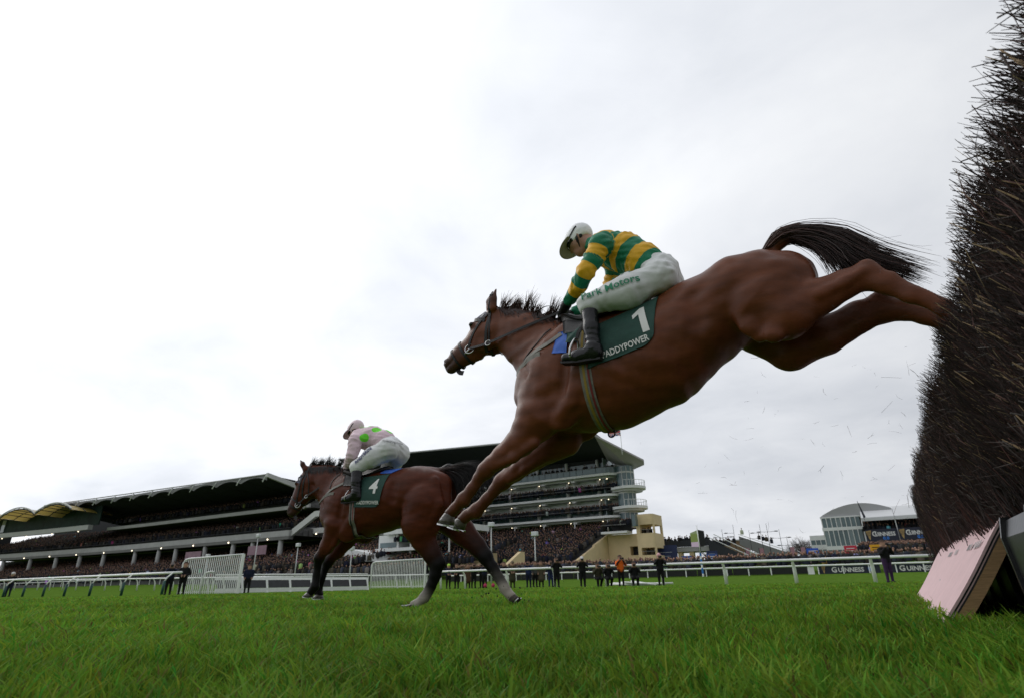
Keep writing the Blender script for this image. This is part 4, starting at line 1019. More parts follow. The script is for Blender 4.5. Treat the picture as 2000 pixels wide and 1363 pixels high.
    Gg.mesh('goggles', cfg['res']*.8, mat('goggle lens', (.008, .008, .010), .06), root)
    an = np.linspace(-115, 115, 30); D = np.stack([np.cos(np.radians(an))]*3, 1)*f+np.stack([np.sin(np.radians(an))]*3, 1)*yv
    O = np.array([hp(-.05, .12)+u*r*(.62*(1-math.cos(R_(x)))*.55) for x in an]); hsum = Body(); hsum.pr = Hm.pr[:1]
    P = hsum.cast(O, D, .002, .4); ribbon('goggle_strap', P, D, .012*sk, .003, leather, root)
    for s in (-1, 1):
        P = catmull([hp(-.02, .05, s*.72), hp(.15, -.35, s*.66), hp(.45, -.85, s*.30), hp(.55, -1.04, 0)], 6); nn = np.tile(f*.2+yv*s, (len(P), 1)); ribbon('chin_strap', P, nn, .022*sk, .004, leather, root)
        MB().sphere(hp(-.22, -.12, s*.60), (r*.20, r*.14, r*.30), 12, 8).build('ear_guard', leather, root, True)
    return root, S, Q
def side_text(name, Bd, txt, size, pts, m, parent, off=.004, bold=.02, sx=1.0):
    c, a, b = [np.array((p[0], p[2])) for p in pts]; ux = (b-a)/np.linalg.norm(b-a); uz = np.array([-ux[1], ux[0]])
    return text_on_side(name, Bd, txt, size, c[0], c[1], ux, uz, -1, m, parent, off, bold, sx)
GREEN = (.006, .185, .095); GOLD = (.74, .40, .012)
jock1, S1, Q1 = jockey(J1, PT1, PJ1, 'person', 'jockey in green and gold hooped silks and white cap crouched on the leaping horse', (-1.225, 3.3, 0), 0.0,
    dict(scale=.9, head=.098, look=R_(30), hoff=(0.0, 0, .03), farx=-.05, res=.0085, hand=.105, tt=[.9, 3.0, 5.2, 6.4], at=[0.0, 1.5, 3.2, 4.8, 6.3], silk=stripe_mat('green and gold silk', GREEN, GOLD), wr=.0065, wf=1.0,
         cap=mat('white cap silk', (.84, .84, .87), .5, .04, 10, .2, 40), peak=mat('grey peak', (.33, .33, .30), .6)))
lt = mat('green print', (.01, .20, .10), .6)
side_text('lettering', Q1, 'Park Motors', .075, PJ1['txt'], lt, jock1, .0075, .015, .95)
side_text('lettering', Q1, 'SKODA', .085, PJ1['txt2'], lt, jock1, .0075, .01, 1.1)
jock2, S2, Q2 = jockey(J2, PT2, PJ2, 'person', 'jockey in pale pink silks with bright green spots riding the bay horse', (-5.143, 5.453, 0), R_(9.2),
    dict(scale=1.0, head=.108, look=R_(30), hoff=(0.0, 0, .0), farx=-.04, res=.0105, hand=.115, tt=[0]*4, at=[0]*5, silk=spot_mat('pink silk', (.70, .53, .59), (.16, .74, .04)), spots=.13, wr=.0055, wf=.8,
         cap=mat('pink cap silk', (.74, .58, .63), .5, .05, 10, .2, 40), peak=mat('pink peak', (.5, .35, .4), .6)))
ltb = mat('navy print', (.015, .02, .12), .6)
side_text('lettering', Q2, 'ANDVERDE', .07, PJ2['txt'], ltb, jock2, .0075, .03, .72)
side_text('lettering', Q2, 'PREMIER', .045, PJ2['txt2'], mat('grey print', (.25, .25, .25), .6), jock2, .0075, .01)

# ------------------------------------------------------------------ ground and grass
def gz(x, y):
    x = np.asarray(x, float); y = np.asarray(y, float)
    a = .00104*np.maximum(0, np.minimum(y, 66)-36)**2+np.clip(y-66, 0, 26)*.055
    return a+np.maximum(0, np.minimum(-x, 110)-45)*.012*np.clip((y-20)/16, 0, 1)
def gzf(x, y): return float(gz(x, y))
fwd_a = math.atan2(_f0.y, _f0.x)
rings = np.concatenate([[.05], np.geomspace(.3, 140, 110), [180, 260, 400, 700, 1400, 3200]])
na = 144
A = np.linspace(0, 2*math.pi, na, endpoint=False)
gx = np.outer(rings, np.cos(A)); gy = np.outer(rings, np.sin(A))
gv = np.stack([gx, gy, gz(gx, gy)], -1).reshape(-1, 3)
nr = len(rings)
ii, jj = np.meshgrid(np.arange(nr-1), np.arange(na), indexing='ij')
gf = np.stack([ii*na+jj, (ii+1)*na+jj, (ii+1)*na+(jj+1) % na, ii*na+(jj+1) % na], -1).reshape(-1, 4)
turf_m = mat('turf', (.082, .150, .022), .95, .35, 3.0, .6, 30, spec=.0)
N, L = turf_m.node_tree.nodes, turf_m.node_tree.links
tag(np_mesh('turf', gv, gf, turf_m, smooth=True), kind='structure')

def fbm2(x, y, s=1.0):
    return (np.sin(1.7*x*s+.9*np.sin(2.3*y*s))+np.sin(2.1*y*s+1.3*np.sin(1.4*x*s+1))+.6*np.sin(4.3*x*s-3.1*y*s+2*np.sin(1.9*y*s))+.5*np.sin(6.7*y*s+5.2*x*s))/3.1
def make_grass(name, n, r0, r1, spread, pw, hmul, label):
    rng = np.random.default_rng(3)
    u = rng.random(n); r = (r0**pw+u*(r1**pw-r0**pw))**(1/pw)
    th = fwd_a+rng.uniform(-spread, spread, n)
    x = r*np.cos(th); y = r*np.sin(th); z = gz(x, y)
    cl = fbm2(x, y, 2.6); cl2 = fbm2(x+7, y-3, 5.2); patch = fbm2(x*.35+3, y*.35, 1.0)
    h = (.046+.026*cl+.028*cl2+rng.normal(0, .012, n)).clip(.012, .14)*hmul
    tall = rng.random(n) < .03; h[tall] *= 1.5
    w = .0031*np.maximum(1, r/2.2)**.82*rng.uniform(.7, 1.4, n)
    az = rng.uniform(0, 2*math.pi, n)*.75+1.2*cl2+.6*cl; bend = rng.uniform(.2, 1.15, n)*h*(1+.4*cl)
    wa = rng.uniform(0, 2*math.pi, n)
    # width direction mostly facing across the view so that blades keep their breadth
    wx, wy = np.cos(wa), np.sin(wa)
    dx, dy = np.cos(az)*bend, np.sin(az)*bend
    P = np.stack([x, y, z], 1)
    V = np.empty((n, 5, 3), np.float32); wv = np.stack([wx*w, wy*w, np.zeros(n)], 1)
    up = np.stack([np.zeros(n), np.zeros(n), h], 1); bd = np.stack([dx, dy, np.zeros(n)], 1)
    V[:, 0] = P-wv; V[:, 1] = P+wv; m = P+up*.62+bd*.32
    V[:, 2] = m+wv*.8; V[:, 3] = m-wv*.8; V[:, 4] = P+up*.98+bd
    base = np.arange(n)[:, None]*5
    F1 = np.concatenate([base+np.array([0, 1, 2]), base+np.array([0, 2, 3]), base+np.array([3, 2, 4])])
    g = np.array([.115, .215, .020]); c = 1.15*g*(1+.36*cl2[:, None])*(1+.26*patch[:, None]+.30*rng.normal(0, 1, n)[:, None].clip(-1.6, 2)*.6)
    c[:, 0] *= 1+.25*rng.normal(0, 1, n); yel = rng.random(n) < .045+.04*(patch > .5); c[yel] = np.array([.15, .135, .035])*rng.uniform(.6, 1.3, (yel.sum(), 1))
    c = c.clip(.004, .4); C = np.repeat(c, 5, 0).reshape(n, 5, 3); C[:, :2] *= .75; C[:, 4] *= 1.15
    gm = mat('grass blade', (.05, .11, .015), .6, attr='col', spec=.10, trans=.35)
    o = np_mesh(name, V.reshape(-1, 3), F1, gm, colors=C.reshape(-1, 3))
    tag(o, label, 'grass', kind='stuff'); return o
make_grass('grass', 250000, .75, 34, 1.02, .52, 1.0, 'short green grass blades of the racecourse turf')

# ------------------------------------------------------------------ brush fence in the foreground
fence = empty('brush_fence', (.75, 5.0, 0), 0, 'tall dark birch brush fence with black base and padded pink board', 'fence')
FO = np.array([.75, 5.0, 0])
def fp(v): return np.asarray(v, float)-FO
rng = np.random.default_rng(21)
def face_x(y): return .452+.0155*np.maximum(0, y-4.5)+.012*np.sin(y*2.3)+.010*np.sin(y*5.1+1)
def top_z(y): return 1.36+.025*np.sin(y*1.9+.5)+.015*np.sin(y*4.7)
# packed core of the brush
ys = np.linspace(.9, 10.2, 40); vs = []
for y in ys:
    fx, tz = face_x(y), top_z(y)
    for (dx, z) in ((.24, .56), (.085, .84), (.12, tz-.16), (.22, tz-.05), (.48, tz-.02), (.58, .5)): vs.append((fx+dx, y, z))
fs = []; k = 6
for i in range(len(ys)-1):
    for j in range(k): fs.append((i*k+j, i*k+(j+1) % k, (i+1)*k+(j+1) % k, (i+1)*k+j))
fs += [tuple(range(k)), tuple(range((len(ys)-1)*k, len(ys)*k))[::-1]]
core_m = mat('packed birch', (.014, .010, .009), .9, .6, 60, 1.0, 90, stretch=(1, 3, 1))
np_mesh('packed_core', fp(vs), fs, core_m, fence)
TWC = np.array([(.030, .018, .018), (.015, .011, .011), (.042, .023, .022), (.058, .025, .021), (.038, .028, .028), (.050, .036, .034)])
def twig_geo(n, y, ztip, depth, length, rad, lean, jit, sides=3, bow=.05):
    """tapered bent twigs: returns verts, faces, colours"""
    fx = face_x(y); tip = np.stack([fx+depth, y, ztip], 1)
    d = np.stack([-np.sin(lean), np.zeros(n), np.cos(lean)], 1)+rng.normal(0, 1, (n, 3)).clip(-1.9, 1.9)*np.array([jit, jit*1.1, jit*.8])
    d /= np.linalg.norm(d, axis=1, keepdims=True)
    root = tip-d*length[:, None]
    bw = rng.normal(0, bow, (n, 3))*length[:, None]
    S = 4; V = []; 
    a = np.cross(d, np.array([.2, 1.0, .1])); a /= np.linalg.norm(a, axis=1, keepdims=True); b = np.cross(d, a)
    for s in range(S):
        t = s/(S-1); c = root+(tip-root)*t+bw*(4*t*(1-t)); r = rad*(1-.72*t)
        for j in range(sides):
            q = 2*math.pi*j/sides; V.append(c+a*(r*math.cos(q))[:, None]+b*(r*math.sin(q))[:, None])
    V = np.stack(V, 1); base = np.arange(n)[:, None]*(S*sides); F = []
    for s in range(S-1):
        for j in range(sides):
            F.append(base+np.array([s*sides+j, s*sides+(j+1) % sides, (s+1)*sides+(j+1) % sides, (s+1)*sides+j]))
    F = np.concatenate(F)
    if sides == 3: pass
    c = TWC[rng.integers(0, len(TWC), n)]*rng.uniform(.6, 1.5, (n, 1))
    C = np.repeat(c[:, None, :], S*sides, 1)
    pale = rng.random(n) < .045; C[pale, (S-1)*sides:] = np.array([.42, .30, .17])
    return V.reshape(-1, 3), F, C.reshape(-1, 3)
twig_m = mat('birch twig', (.03, .02, .018), .7, attr='col', bump=.3, bscale=150, spec=.25)
Vs, Fs, Cs, o = [], [], [], 0
def add_twigs(n, y0, y1, zlo, zhi, dep, ln, rd, lean, jit):
    global o
    y = rng.uniform(y0, y1, n); tz = top_z(y); zt = zlo+(tz+zhi-zlo)*rng.random(n)**.75
    # the face bulges a little below its top and turns in under itself at the base
    bulge = .16*np.clip((.74-zt)/.2, 0, 1)
    v, f, c = twig_geo(n, y, zt, rng.uniform(dep[0], dep[1], n)+bulge, rng.uniform(*ln, n), rng.uniform(*rd, n), R_(lean)+rng.normal(0, .12, n).clip(-.25, .25), jit)
    Vs.append(v); Fs.append(f+o); Cs.append(c); o += len(v)
add_twigs(13500, .9, 3.4, .46, .03, (-.02, .10), (.18, .50), (.0014, .0042), 42, .20)
add_twigs(10500, 3.2, 6.4, .58, .03, (-.02, .09), (.18, .45), (.0018, .0045), 40, .20)
add_twigs(8500, 6.2, 10.2, .50, .03, (-.03, .08), (.18, .42), (.0024, .0055), 38, .22)
# top of the fence: tips standing up
add_twigs(3800, .9, 10.2, 1.25, .05, (.0, .5), (.12, .35), (.0014, .0036), 30, .30)
# far end face
n = 2600; ye = rng.uniform(10.0, 10.28, n)
v, f, c = twig_geo(n, ye, rng.uniform(.46, 1.40, n), rng.uniform(0, .5, n), rng.uniform(.15, .4, n), rng.uniform(.002, .005, n), R_(34)+rng.normal(0, .2, n).clip(-.4, .4), .25)
Vs.append(v); Fs.append(f+o); Cs.append(c); o += len(v)
tw = np_mesh('brush_twigs', fp(np.concatenate(Vs)), np.concatenate(Fs), twig_m, fence, colors=np.concatenate(Cs))
tag(tw, kind='stuff')
# thicker cut sticks one can pick out, some with peeled pale wood
stick_mats = [mat('stick bark', (.040, .026, .021), .7, .5, 80, .6, 120), mat('red stick bark', (.085, .030, .020), .65, .4, 80, .5, 120), mat('grey stick bark', (.075, .066, .06), .7, .4, 80, .5, 120)]
peel_m = mat('peeled wood', (.46, .31, .18), .6, .25, 60, .3, 120)
sticks = []
for q in range(6):
    mb = MB(); rr = np.random.default_rng(q); L_ = 1.0
    pts = [Vector((rr.normal(0, .025), rr.normal(0, .025), L_*t)) for t in np.linspace(0, 1, 6)]
    mb.tube(pts, [.0062*(1-.5*t) for t in np.linspace(0, 1, 6)], 6); nb = MB()
    for w in range(2):
        i = 2+w*2; mb.tube([pts[i], pts[i]+Vector((rr.normal(0, .08), rr.normal(0, .08), .16))], [.004, .0012], 4)
    me = bpy.data.meshes.new('stick'); me.from_pydata(mb.v, [], mb.f); me.update(); me.polygons.foreach_set('use_smooth', np.ones(len(me.polygons), bool)); me.materials.append(stick_mats[q % 3]); sticks.append(me)
cut = MB().tube([(0, 0, 0), (.002, 0, .03), (.004, .002, .085)], [.0056, .0062, .002], 6); cutme = bpy.data.meshes.new('cut_end'); cutme.from_pydata(cut.v, [], cut.f); cutme.materials.append(peel_m)
rs = random.Random(5)
for q in range(240):
    y = 1.15+(rs.random()**1.6)*5.2; z = rs.uniform(.62, 1.36); ln = rs.uniform(.22, .5)*(1 if y < 3 else .9)
    lean = R_(rs.gauss(42, 9)); d = Vector((-math.sin(lean), rs.gauss(0, .16), math.cos(lean))).normalized()
    tip = Vector((float(face_x(y))+rs.uniform(-.015, .035), y, z)); root = tip-d*ln
    ob = bpy.data.objects.new('stick', sticks[q % 6]); link(ob, fence)
    ob.location = root-Vector(FO); ob.rotation_mode = 'QUATERNION'; ob.rotation_quaternion = d.to_track_quat('Z', 'Y'); s = rs.uniform(.5, 1.0)
    ob.scale = (s, s, ln)
    if rs.random() < .40 and y < 3.4:
        oc = bpy.data.objects.new('cut_end', cutme); link(oc, ob); oc.location = (sticks[q % 6].vertices[30].co.x*.9, sticks[q % 6].vertices[30].co.y*.9, 1.0-.09/ln*.9); oc.scale = (.75, .75, 1/ln)
# black moulded base boxes under the brush
base_m = mat('black base plastic', (.012, .012, .014), .32, .25, 18, .12, 40, spec=.5)
edge_m = mat('grey base rib', (.22, .23, .25), .4, .2, 20)
y = .5
while y < 9.9:
    w = .62; q = y+w
    mb = MB(); pr = [(.57, -.02), (.53, .0), (.50, .40), (.52, .475), (.80, .50), (1.05, .50), (1.05, -.02)] if y < 3.3 else [(.78, -.02), (.74, .0), (.71, .40), (.73, .475), (.85, .50), (1.05, .50), (1.05, -.02)]
    mb.prism([(a, b) for a, b in pr], 'y', y, q-.05)
    bx = np_mesh('base_box', fp(mb.v), mb.f, base_m if not 2.2 < y < 2.9 else mat('base plastic with painted sheen', (.06, .065, .08), .35, .3, 10), fence)  # one near box coloured lighter and bluish to paint in reflected sky
    rb = MB(); ex = .037 if y < 3.3 else .247; rb.prism([(.475+ex, .02), (.448+ex, .40), (.466+ex, .49), (.50+ex, .49), (.50+ex, .02)], 'y', q-.048, q-.018); np_mesh('base_rib', fp(rb.v), rb.f, base_m if rs.random() < .6 else edge_m, fence)
    y = q
# padded pink boards leaning on the base
pink_m = mat('pink board', (.62, .42, .43), .62, .07, 7, .15, 40)
print_m = mat('grey print', (.25, .25, .25), .6)
ply_m = mat('plywood edge', (.34, .205, .095), .7, .3, 12, .4, 60, stretch=(1, 12, 12))
rub_m = mat('black rubber layer', (.015, .015, .015), .8)
def lean_board(y0, y1, toe, top, sag, name='landing_board'):
    """board with the toe (x,z) and top (x,z), running y0..y1, sagging along its top edge"""
    n = 14; par = None
    def sheet(o0, o1, m, nm, parent, ins=0.0):
        vs = []; fs = []
        for i in range(n+1):
            t = i/n; yy = y0+ins+(y1-y0-2*ins)*t
            sg = sag*math.sin(math.pi*min(1, t*1.15))*1.0
            for lay in (o0, o1):
                for k in range(9):
                    w = k/8; a = Vector((toe[0]+(top[0]-toe[0])*w, 0, toe[1]+(top[1]-sg-toe[1])*w)); nn = Vector((-(top[1]-toe[1]), 0, top[0]-toe[0])).normalized()
                    cv = .035*math.sin(math.pi*w)*(-1)
                    p = a+nn*(lay+cv*.5)+Vector((.035*w**6, 0, 0)); vs.append((p.x, yy, p.z))
        K = 18
        for i in range(n):
            for k in range(8):
                fs.append((i*K+k, i*K+k+1, (i+1)*K+k+1, (i+1)*K+k)); fs.append((i*K+9+k+1, i*K+9+k, (i+1)*K+9+k, (i+1)*K+9+k+1))
            fs.append((i*K, (i+1)*K, (i+1)*K+9, i*K+9)); fs.append((i*K+8, i*K+17, (i+1)*K+17, (i+1)*K+8))
        for i in (0, n):
            q = [(i*K+k, i*K+k+1, i*K+9+k+1, i*K+9+k) for k in range(8)]; fs += q if i == 0 else [a[::-1] for a in q]
        return np_mesh(nm, fp(vs), fs, m, parent, smooth=False)
    b = sheet(.0, .012, pink_m, name, fence)
    sheet(-.008, -.001, rub_m, 'rubber_layer', b, .002); sheet(-.014, -.0085, pink_m, 'foam_layer', b, .004); sheet(-.022, -.0145, rub_m, 'rubber_layer', b, .002)
    sheet(-.075, -.0225, ply_m, 'plywood_back', b, .0)
    return b
b1 = lean_board(4.05, 5.5, (.20, .0), (.592, .565), .035)
b2 = lean_board(5.54, 7.0, (.21, .0), (.60, .575), .02)
b3 = lean_board(7.04, 8.7, (.22, .0), (.585, .55), .02)
# worn print on the pink boards: short rows of marks and a black scratch
for (yy, w) in ((4.35, .34), (4.8, .34), (5.7, .36), (6.25, .36), (4.45, .74), (4.9, .74), (5.85, .74), (6.4, .74)):
    for k in range(4):
        if rs.random() < .25: continue
        c = Vector((.20+.392*w, 0, .565*w-.02)); nn = Vector((-.565, 0, .392)).normalized(); t_ = Vector((.392, 0, .565)).normalized(); y_ = yy+k*.09
        p = c+nn*(.0135-.0175*math.sin(math.pi*w))
        q = [p+Vector((0, y_, 0)), p+Vector((0, y_+.05, 0)), p+Vector((0, y_+.05, 0))+t_*.045, p+Vector((0, y_, 0))+t_*.045]
        np_mesh('print_mark', fp(q), [(0, 1, 2, 3)], print_m, b1 if yy < 5.5 else b2)

# ------------------------------------------------------------------ people
PSKIN = (.46, .27, .20)
PCOL = dict(navy=(.012, .015, .035), black=(.010, .010, .011), olive=(.045, .042, .025), brown=(.10, .055, .032), grey=(.10, .10, .10), blue=(.02, .03, .09), orange=(.85, .16, .02), purple=(.05, .025, .07), white=(.6, .6, .6), tweed=(.09, .075, .05), pink=(.6, .35, .38), neon=(.35, .6, .05))
def make_person(name, pose, coat, legs, hat=None, camera=False, res=.028, longcoat=False, h=1.76, bib=None):
    """one continuous clothed figure standing at the origin and facing -y; returns the root Empty"""
    root = empty(name, (0, 0, 0)); B = Body(); k = h/1.76; cc, lc = PCOL[coat], PCOL[legs]; tc = PCOL[bib] if bib else cc
    crouch = pose == 'kneel'
    hip = .95*k if not crouch else .52*k
    def S(a, b, ra, rb, c0, c1=None, kk=.04, w=1.0): B.seg((a[0]*k, a[1]*k, a[2]*k if not crouch else a[2]*k), (b[0]*k, b[1]*k, b[2]*k), ra*k, rb*k, w, w, kk, c0, c1)
    dz = 0 if not crouch else -.43
    S((0, .01, .98+dz), (0, 0, 1.20+dz), .155, .155, tc, None, .06, .78); S((0, 0, 1.20+dz), (0, .0, 1.40+dz), .165, .15, tc, None, .06, .72)
    S((0, 0, 1.44+dz), (0, -.02, 1.56+dz), .065, .055, PSKIN); S((0, -.03, 1.60+dz), (0, -.03, 1.66+dz), .092, .098, PSKIN, None, .03, 1.12)
    S((0, -.125, 1.63+dz), (0, -.135, 1.60+dz), .014, .02, PSKIN); S((0, -.06, 1.53+dz), (0, -.08, 1.53+dz), .05, .04, PSKIN)
    hc = PCOL[hat] if hat else (.03, .02, .015)
    S((0, 0.0, 1.70+dz), (0, -.02, 1.71+dz), .104, .10, hc, None, .02, 1.1)
    if hat and hat != 'pink': S((0, -.06, 1.70+dz), (0, -.15, 1.685+dz), .07, .05, hc, None, .02)
    if hat == 'pink': S((0, .0, 1.78+dz), (0, .0, 1.82+dz), .045, .03, hc)
    for s in (-1, 1):
        if crouch:
            S((s*.10, 0, .52), (s*.12, -.36, .45), .10, .075, lc); S((s*.12, -.36, .45), (s*.12, -.05 if s > 0 else -.34, .06), .07, .05, lc); S((s*.12, -.05 if s > 0 else -.34, .05), (s*.12, -.18 if s > 0 else -.46, .04), .045, .04, (.01, .01, .01))
        else:
            sp = .10 if pose != 'stride' else .14
            S((s*.085, 0, .95), (s*sp, .01, .50), .095, .062, lc); S((s*sp, .01, .50), (s*sp*1.05, .03, .09), .06, .042, lc); S((s*sp*1.05, .03, .05), (s*sp*1.15, -.13, .035), .048, .04, (.01, .01, .01))
        sh = (s*.19, 0, 1.40+dz)
        if pose in ('shoot', 'kneel'):
            el = (s*.27, -.12, 1.22+dz); wr = (s*.07, -.24, 1.52+dz); S(sh, el, .07, .055, tc if bib else cc, None, .03); S(el, wr, .052, .036, cc, None, .03)
            S(wr, (s*.035, -.26, 1.57+dz), .038, .03, PSKIN, None, .02)
        else:
            el = (s*.25, .03, 1.12); wr = (s*.20 if pose != 'clasp' else s*.06, -.10 if pose != 'clasp' else -.22, .93 if pose != 'clasp' else 1.05)
            S(sh, el, .07, .055, cc, None, .03); S(el, wr, .052, .036, cc, None, .03); S(wr, (wr[0], wr[1]-.03, wr[2]-.08), .038, .028, PSKIN, None, .02)
    if longcoat: S((0, .02, 1.0+dz), (0, .03, .58), .15, .20, cc, None, .05, .85)
    for p in B.pr: p['r0'] *= 1.12; p['r1'] *= 1.12
    B.mesh('body', res, mat('clothed figure', (.05, .05, .05), .8, attr='col', spec=.15), root, blend=.012)
    if camera:
        m = MB().box(-.07*k, .07*k, -.30*k, -.22*k, (1.56+dz)*k, (1.66+dz)*k).tube([(0, -.30*k, (1.605+dz)*k), (0, -.52*k, (1.60+dz)*k)], [.045*k, .055*k], 10)
        m.build('camera_body', leather, root)
    return root
def put(root, x, y, rz, label, cat='person', group=None, z=None, copy=True):
    o = copy_tree(root) if copy else root
    o.location = (x, y, (gzf(x, y) if z is None else z)); o.rotation_euler = (0, 0, rz); o.scale = (1.15, 1.15, 1.0); tag(o, label, cat)
    if group: o['group'] = group
    elif 'group' in o: del o['group']
    return o

# ------------------------------------------------------------------ running rails
rail_m = mat('white rail plastic', (.78, .79, .78), .4, .06, 3)
pad_m = mat('green post pad', (.006, .055, .045), .55, .2, 8)
def run_rail(name, label, x0, x1, y, posts, kind, group=None, ht=1.2, rad=.068, dense=1):
    r = empty(name, ((x0+x1)/2, y, gzf((x0+x1)/2, y)), 0, label, 'rail', group); ox, oz = (x0+x1)/2, gzf((x0+x1)/2, y)
    n = max(2, int(abs(x1-x0)/3)+1)
    pts = [(x-ox, 0, gzf(x, y)-oz+ht) for x in np.linspace(x0, x1, n)]
    MB().tube(pts, rad, 8, up=(0, 1, 0)).build('top_rail', rail_m, r, True)
    for x in posts:
        b = gzf(x, y)-oz
        if kind == 'green':
            MB().tube([(x-ox, -.46, b-.02), (x-ox, -.43, b+.76)], .075, 10).build('post_pad', pad_m, r, True)
            MB().tube([(x-ox, -.43, b+.74), (x-ox, -.32, b+.95), (x-ox, -.02, b+ht)], [.045, .042, .04], 8).build('post_arm', rail_m, r, True)
        elif kind == 'goose':
            MB().tube([(x-ox, .38, b-.02), (x-ox, .33, b+.75), (x-ox, .22, b+1.0), (x-ox, .02, b+ht)], [.095, .095, .075, .055], 8, flat=.6).build('post', rail_m, r, True)
        else:
            MB().box(x-ox-.045, x-ox+.045, .03, .10, b-.02, b+ht).build('post', rail_m, r)
    return r
run_rail('running_rail', 'white running rail with green padded posts beside the next fence', -64, -34.6, 20, [-35.4, -39.8, -43.7, -47.1, -50.2, -53.4, -56.7, -59.9, -63], 'green')
run_rail('running_rail', 'white running rail on plain posts in front of the photographers', -28.9, 2.1, 36, [2.0-3.68*i-2.6 for i in range(8)]+[-28.6], 'goose')
run_rail('running_rail', 'white running rail on braced posts behind the green padded rail', -120, -46, 36, [-46.5-3.5*i for i in range(21)], 'goose')
run_rail('running_rail', 'long white rail in front of the spectators on the lawn', -46, 9, 60, [8.5-1.95*i for i in range(28)], 'plain', ht=.72)
run_rail('running_rail', 'distant white rail in front of the left grandstand crowd', -190, -46.5, 57, [-47-3.2*i for i in range(44)], 'plain', ht=1.0)
# ------------------------------------------------------------------ white fence wings with slats
def wing(label, P0, P1, h0, h1, nslat, lean, knob=False):
    """slatted wing between ground points P0,P1; heights at both ends"""
    P0, P1 = Vector(P0), Vector(P1); c = (P0+P1)/2; r = empty('fence_wing', c, 0, label, 'fence wing', 'white slatted wings of the next fence')
    d = (P1-P0); L_ = d.length; d.normalize(); nn = Vector((-d.y, d.x, 0)); ln = Vector((0, 0, 1))+nn*lean
    def Q(t, z, o=0.0): return (P0-c)+d*(L_*t)+ln*z+nn*o
    def H(t): return h0+(h1-h0)*t
    for i in range(nslat):
        t = (i+.5)/nslat; MB().tube([Q(t, .02), Q(t, H(t)-.05)], .03, 6, flat=.5, up=nn).build('slat', rail_m, r)
    MB().tube([Q(.0, .0), Q(0, H(0)-.25), Q(.03, H(.03)-.04), Q(.08, H(.08)), Q(1, H(1)), Q(1, 0)], .055, 8).build('frame', rail_m, r, True)
    for z in (.12, .95): MB().tube([Q(0, z, .05), Q(1, z, .05)], .05, 6, flat=.6).build('cross_bar', rail_m, r)
    MB().tube([Q(1, 0, .0), Q(1, H(1), 0)], .12, 4).build('end_post', rail_m, r)
    for t in (.45, .72): MB().tube([Q(t, 0, .5), Q(t, .95, .06)], .06, 6).build('stay', rail_m, r)
    if knob: MB().tube([Q(.42, 0, -.35), Q(.42, 1.0, -.35), Q(.46, 1.25, -.35), Q(.55, 1.32, -.35), Q(.60, 1.28, -.35)], .05, 8).build('hook_rail', rail_m, r, True)
    return r
wing('large white slatted wing beside the end of the green padded rail', (-38.6, 22.3, 0), (-35.4, 24.3, 0), 2.1, 2.35, 30, .02, True)
wing('white slatted wing at the far end of the black panelled fence', (-36.4, 37.0, .12), (-31.2, 37.6, .1), 2.02, 2.15, 34, .0)
# ------------------------------------------------------------------ the next fence: white frame with black panels
nf = empty('panelled_fence', (-38.5, 31.5, 0), 0, 'low white framed fence with black panels standing across the course', 'fence')
blk_panel = mat('black panel', (.020, .021, .026), .6, .3, 4, .2, 20)
ye = np.linspace(24.6, 38.6, 8)
for i in range(7):
    a, b = ye[i]-31.5, ye[i+1]-31.5; z0 = gzf(-38.5, ye[i])
    MB().prism([(.30, z0+.02), (.30, z0+.30), (.26, z0+.30), (.22, z0+.02)], 'y', a, b-.02).build('bottom_board', rail_m, nf)
    MB().prism([(.28, z0+.31), (.10, z0+.82), (.06, z0+.80), (.22, z0+.31)], 'y', a+.12, b-.12).build('black_panel', blk_panel, nf)
    MB().prism([(.11, z0+.83), (.05, z0+1.02), (-.02, z0+1.02), (.03, z0+.83)], 'y', a, b-.02).build('top_board', rail_m, nf)
    MB().prism([(.34, z0+.0), (.08, z0+1.0), (.0, z0+1.0), (.2, z0+.0)], 'y', b-.11, b+.07).build('strut', rail_m, nf)
MB().tube([(.0, -6.9, 1.16), (.0, 7.2, 1.28)], .05, 8).build('top_rail', rail_m, nf, True)
# ------------------------------------------------------------------ finish post, light poles
fpz = gzf(-15.0, 60)
f_ = empty('finish_post', (-15.0, 59.2, fpz), 0, 'slim white pole wrapped in blue at the foot beside the far rail', 'pole')
MB().tube([(0, 0, 2.1), (0, 0, 4.6)], .05, 8).build('pole', rail_m, f_, True)
for i in range(8): MB().tube([(0, 0, .262*i), (0, 0, .262*i+.262)], .085, 10).build('wrap', mat('blue wrap', (.02, .16, .5), .6) if i % 3 else rail_m, f_)
pole_m = mat('pole grey', (.55, .56, .57), .5)
def light_pole(x, y, zt, label):
    z0 = gzf(x, y); r = empty('light_pole', (x, y, z0), 0, label, 'light pole', 'light poles before the stands')
    MB().tube([(0, 0, 0), (0, 0, zt-z0)], [.09, .055], 8).build('pole', pole_m, r, True)
    MB().box(-.35, .35, -.2, .2, zt-z0, zt-z0+.45).build('lamp_head', mat('lamp head', (.6, .62, .64), .4), r, bevel=.05)
light_pole(-77.2, 55, 7.2, 'tall light pole with square head behind the large slatted wing')
light_pole(-68.2, 55, 5.5, 'light pole with square head standing before the stair of the left stand')
light_pole(-57.8, 55, 4.6, 'light pole with square head seen between the forelegs of the bay horse')
light_pole(-36.4, 55, 6.2, 'light pole with square head before the packed terrace of the glazed stand')
light_pole(-30.9, 55, 4.9, 'light pole before the stepped end wall of the sandstone terrace')
light_pole(-84.0, 52, 4.6, 'light pole with square head left of the large slatted wing')
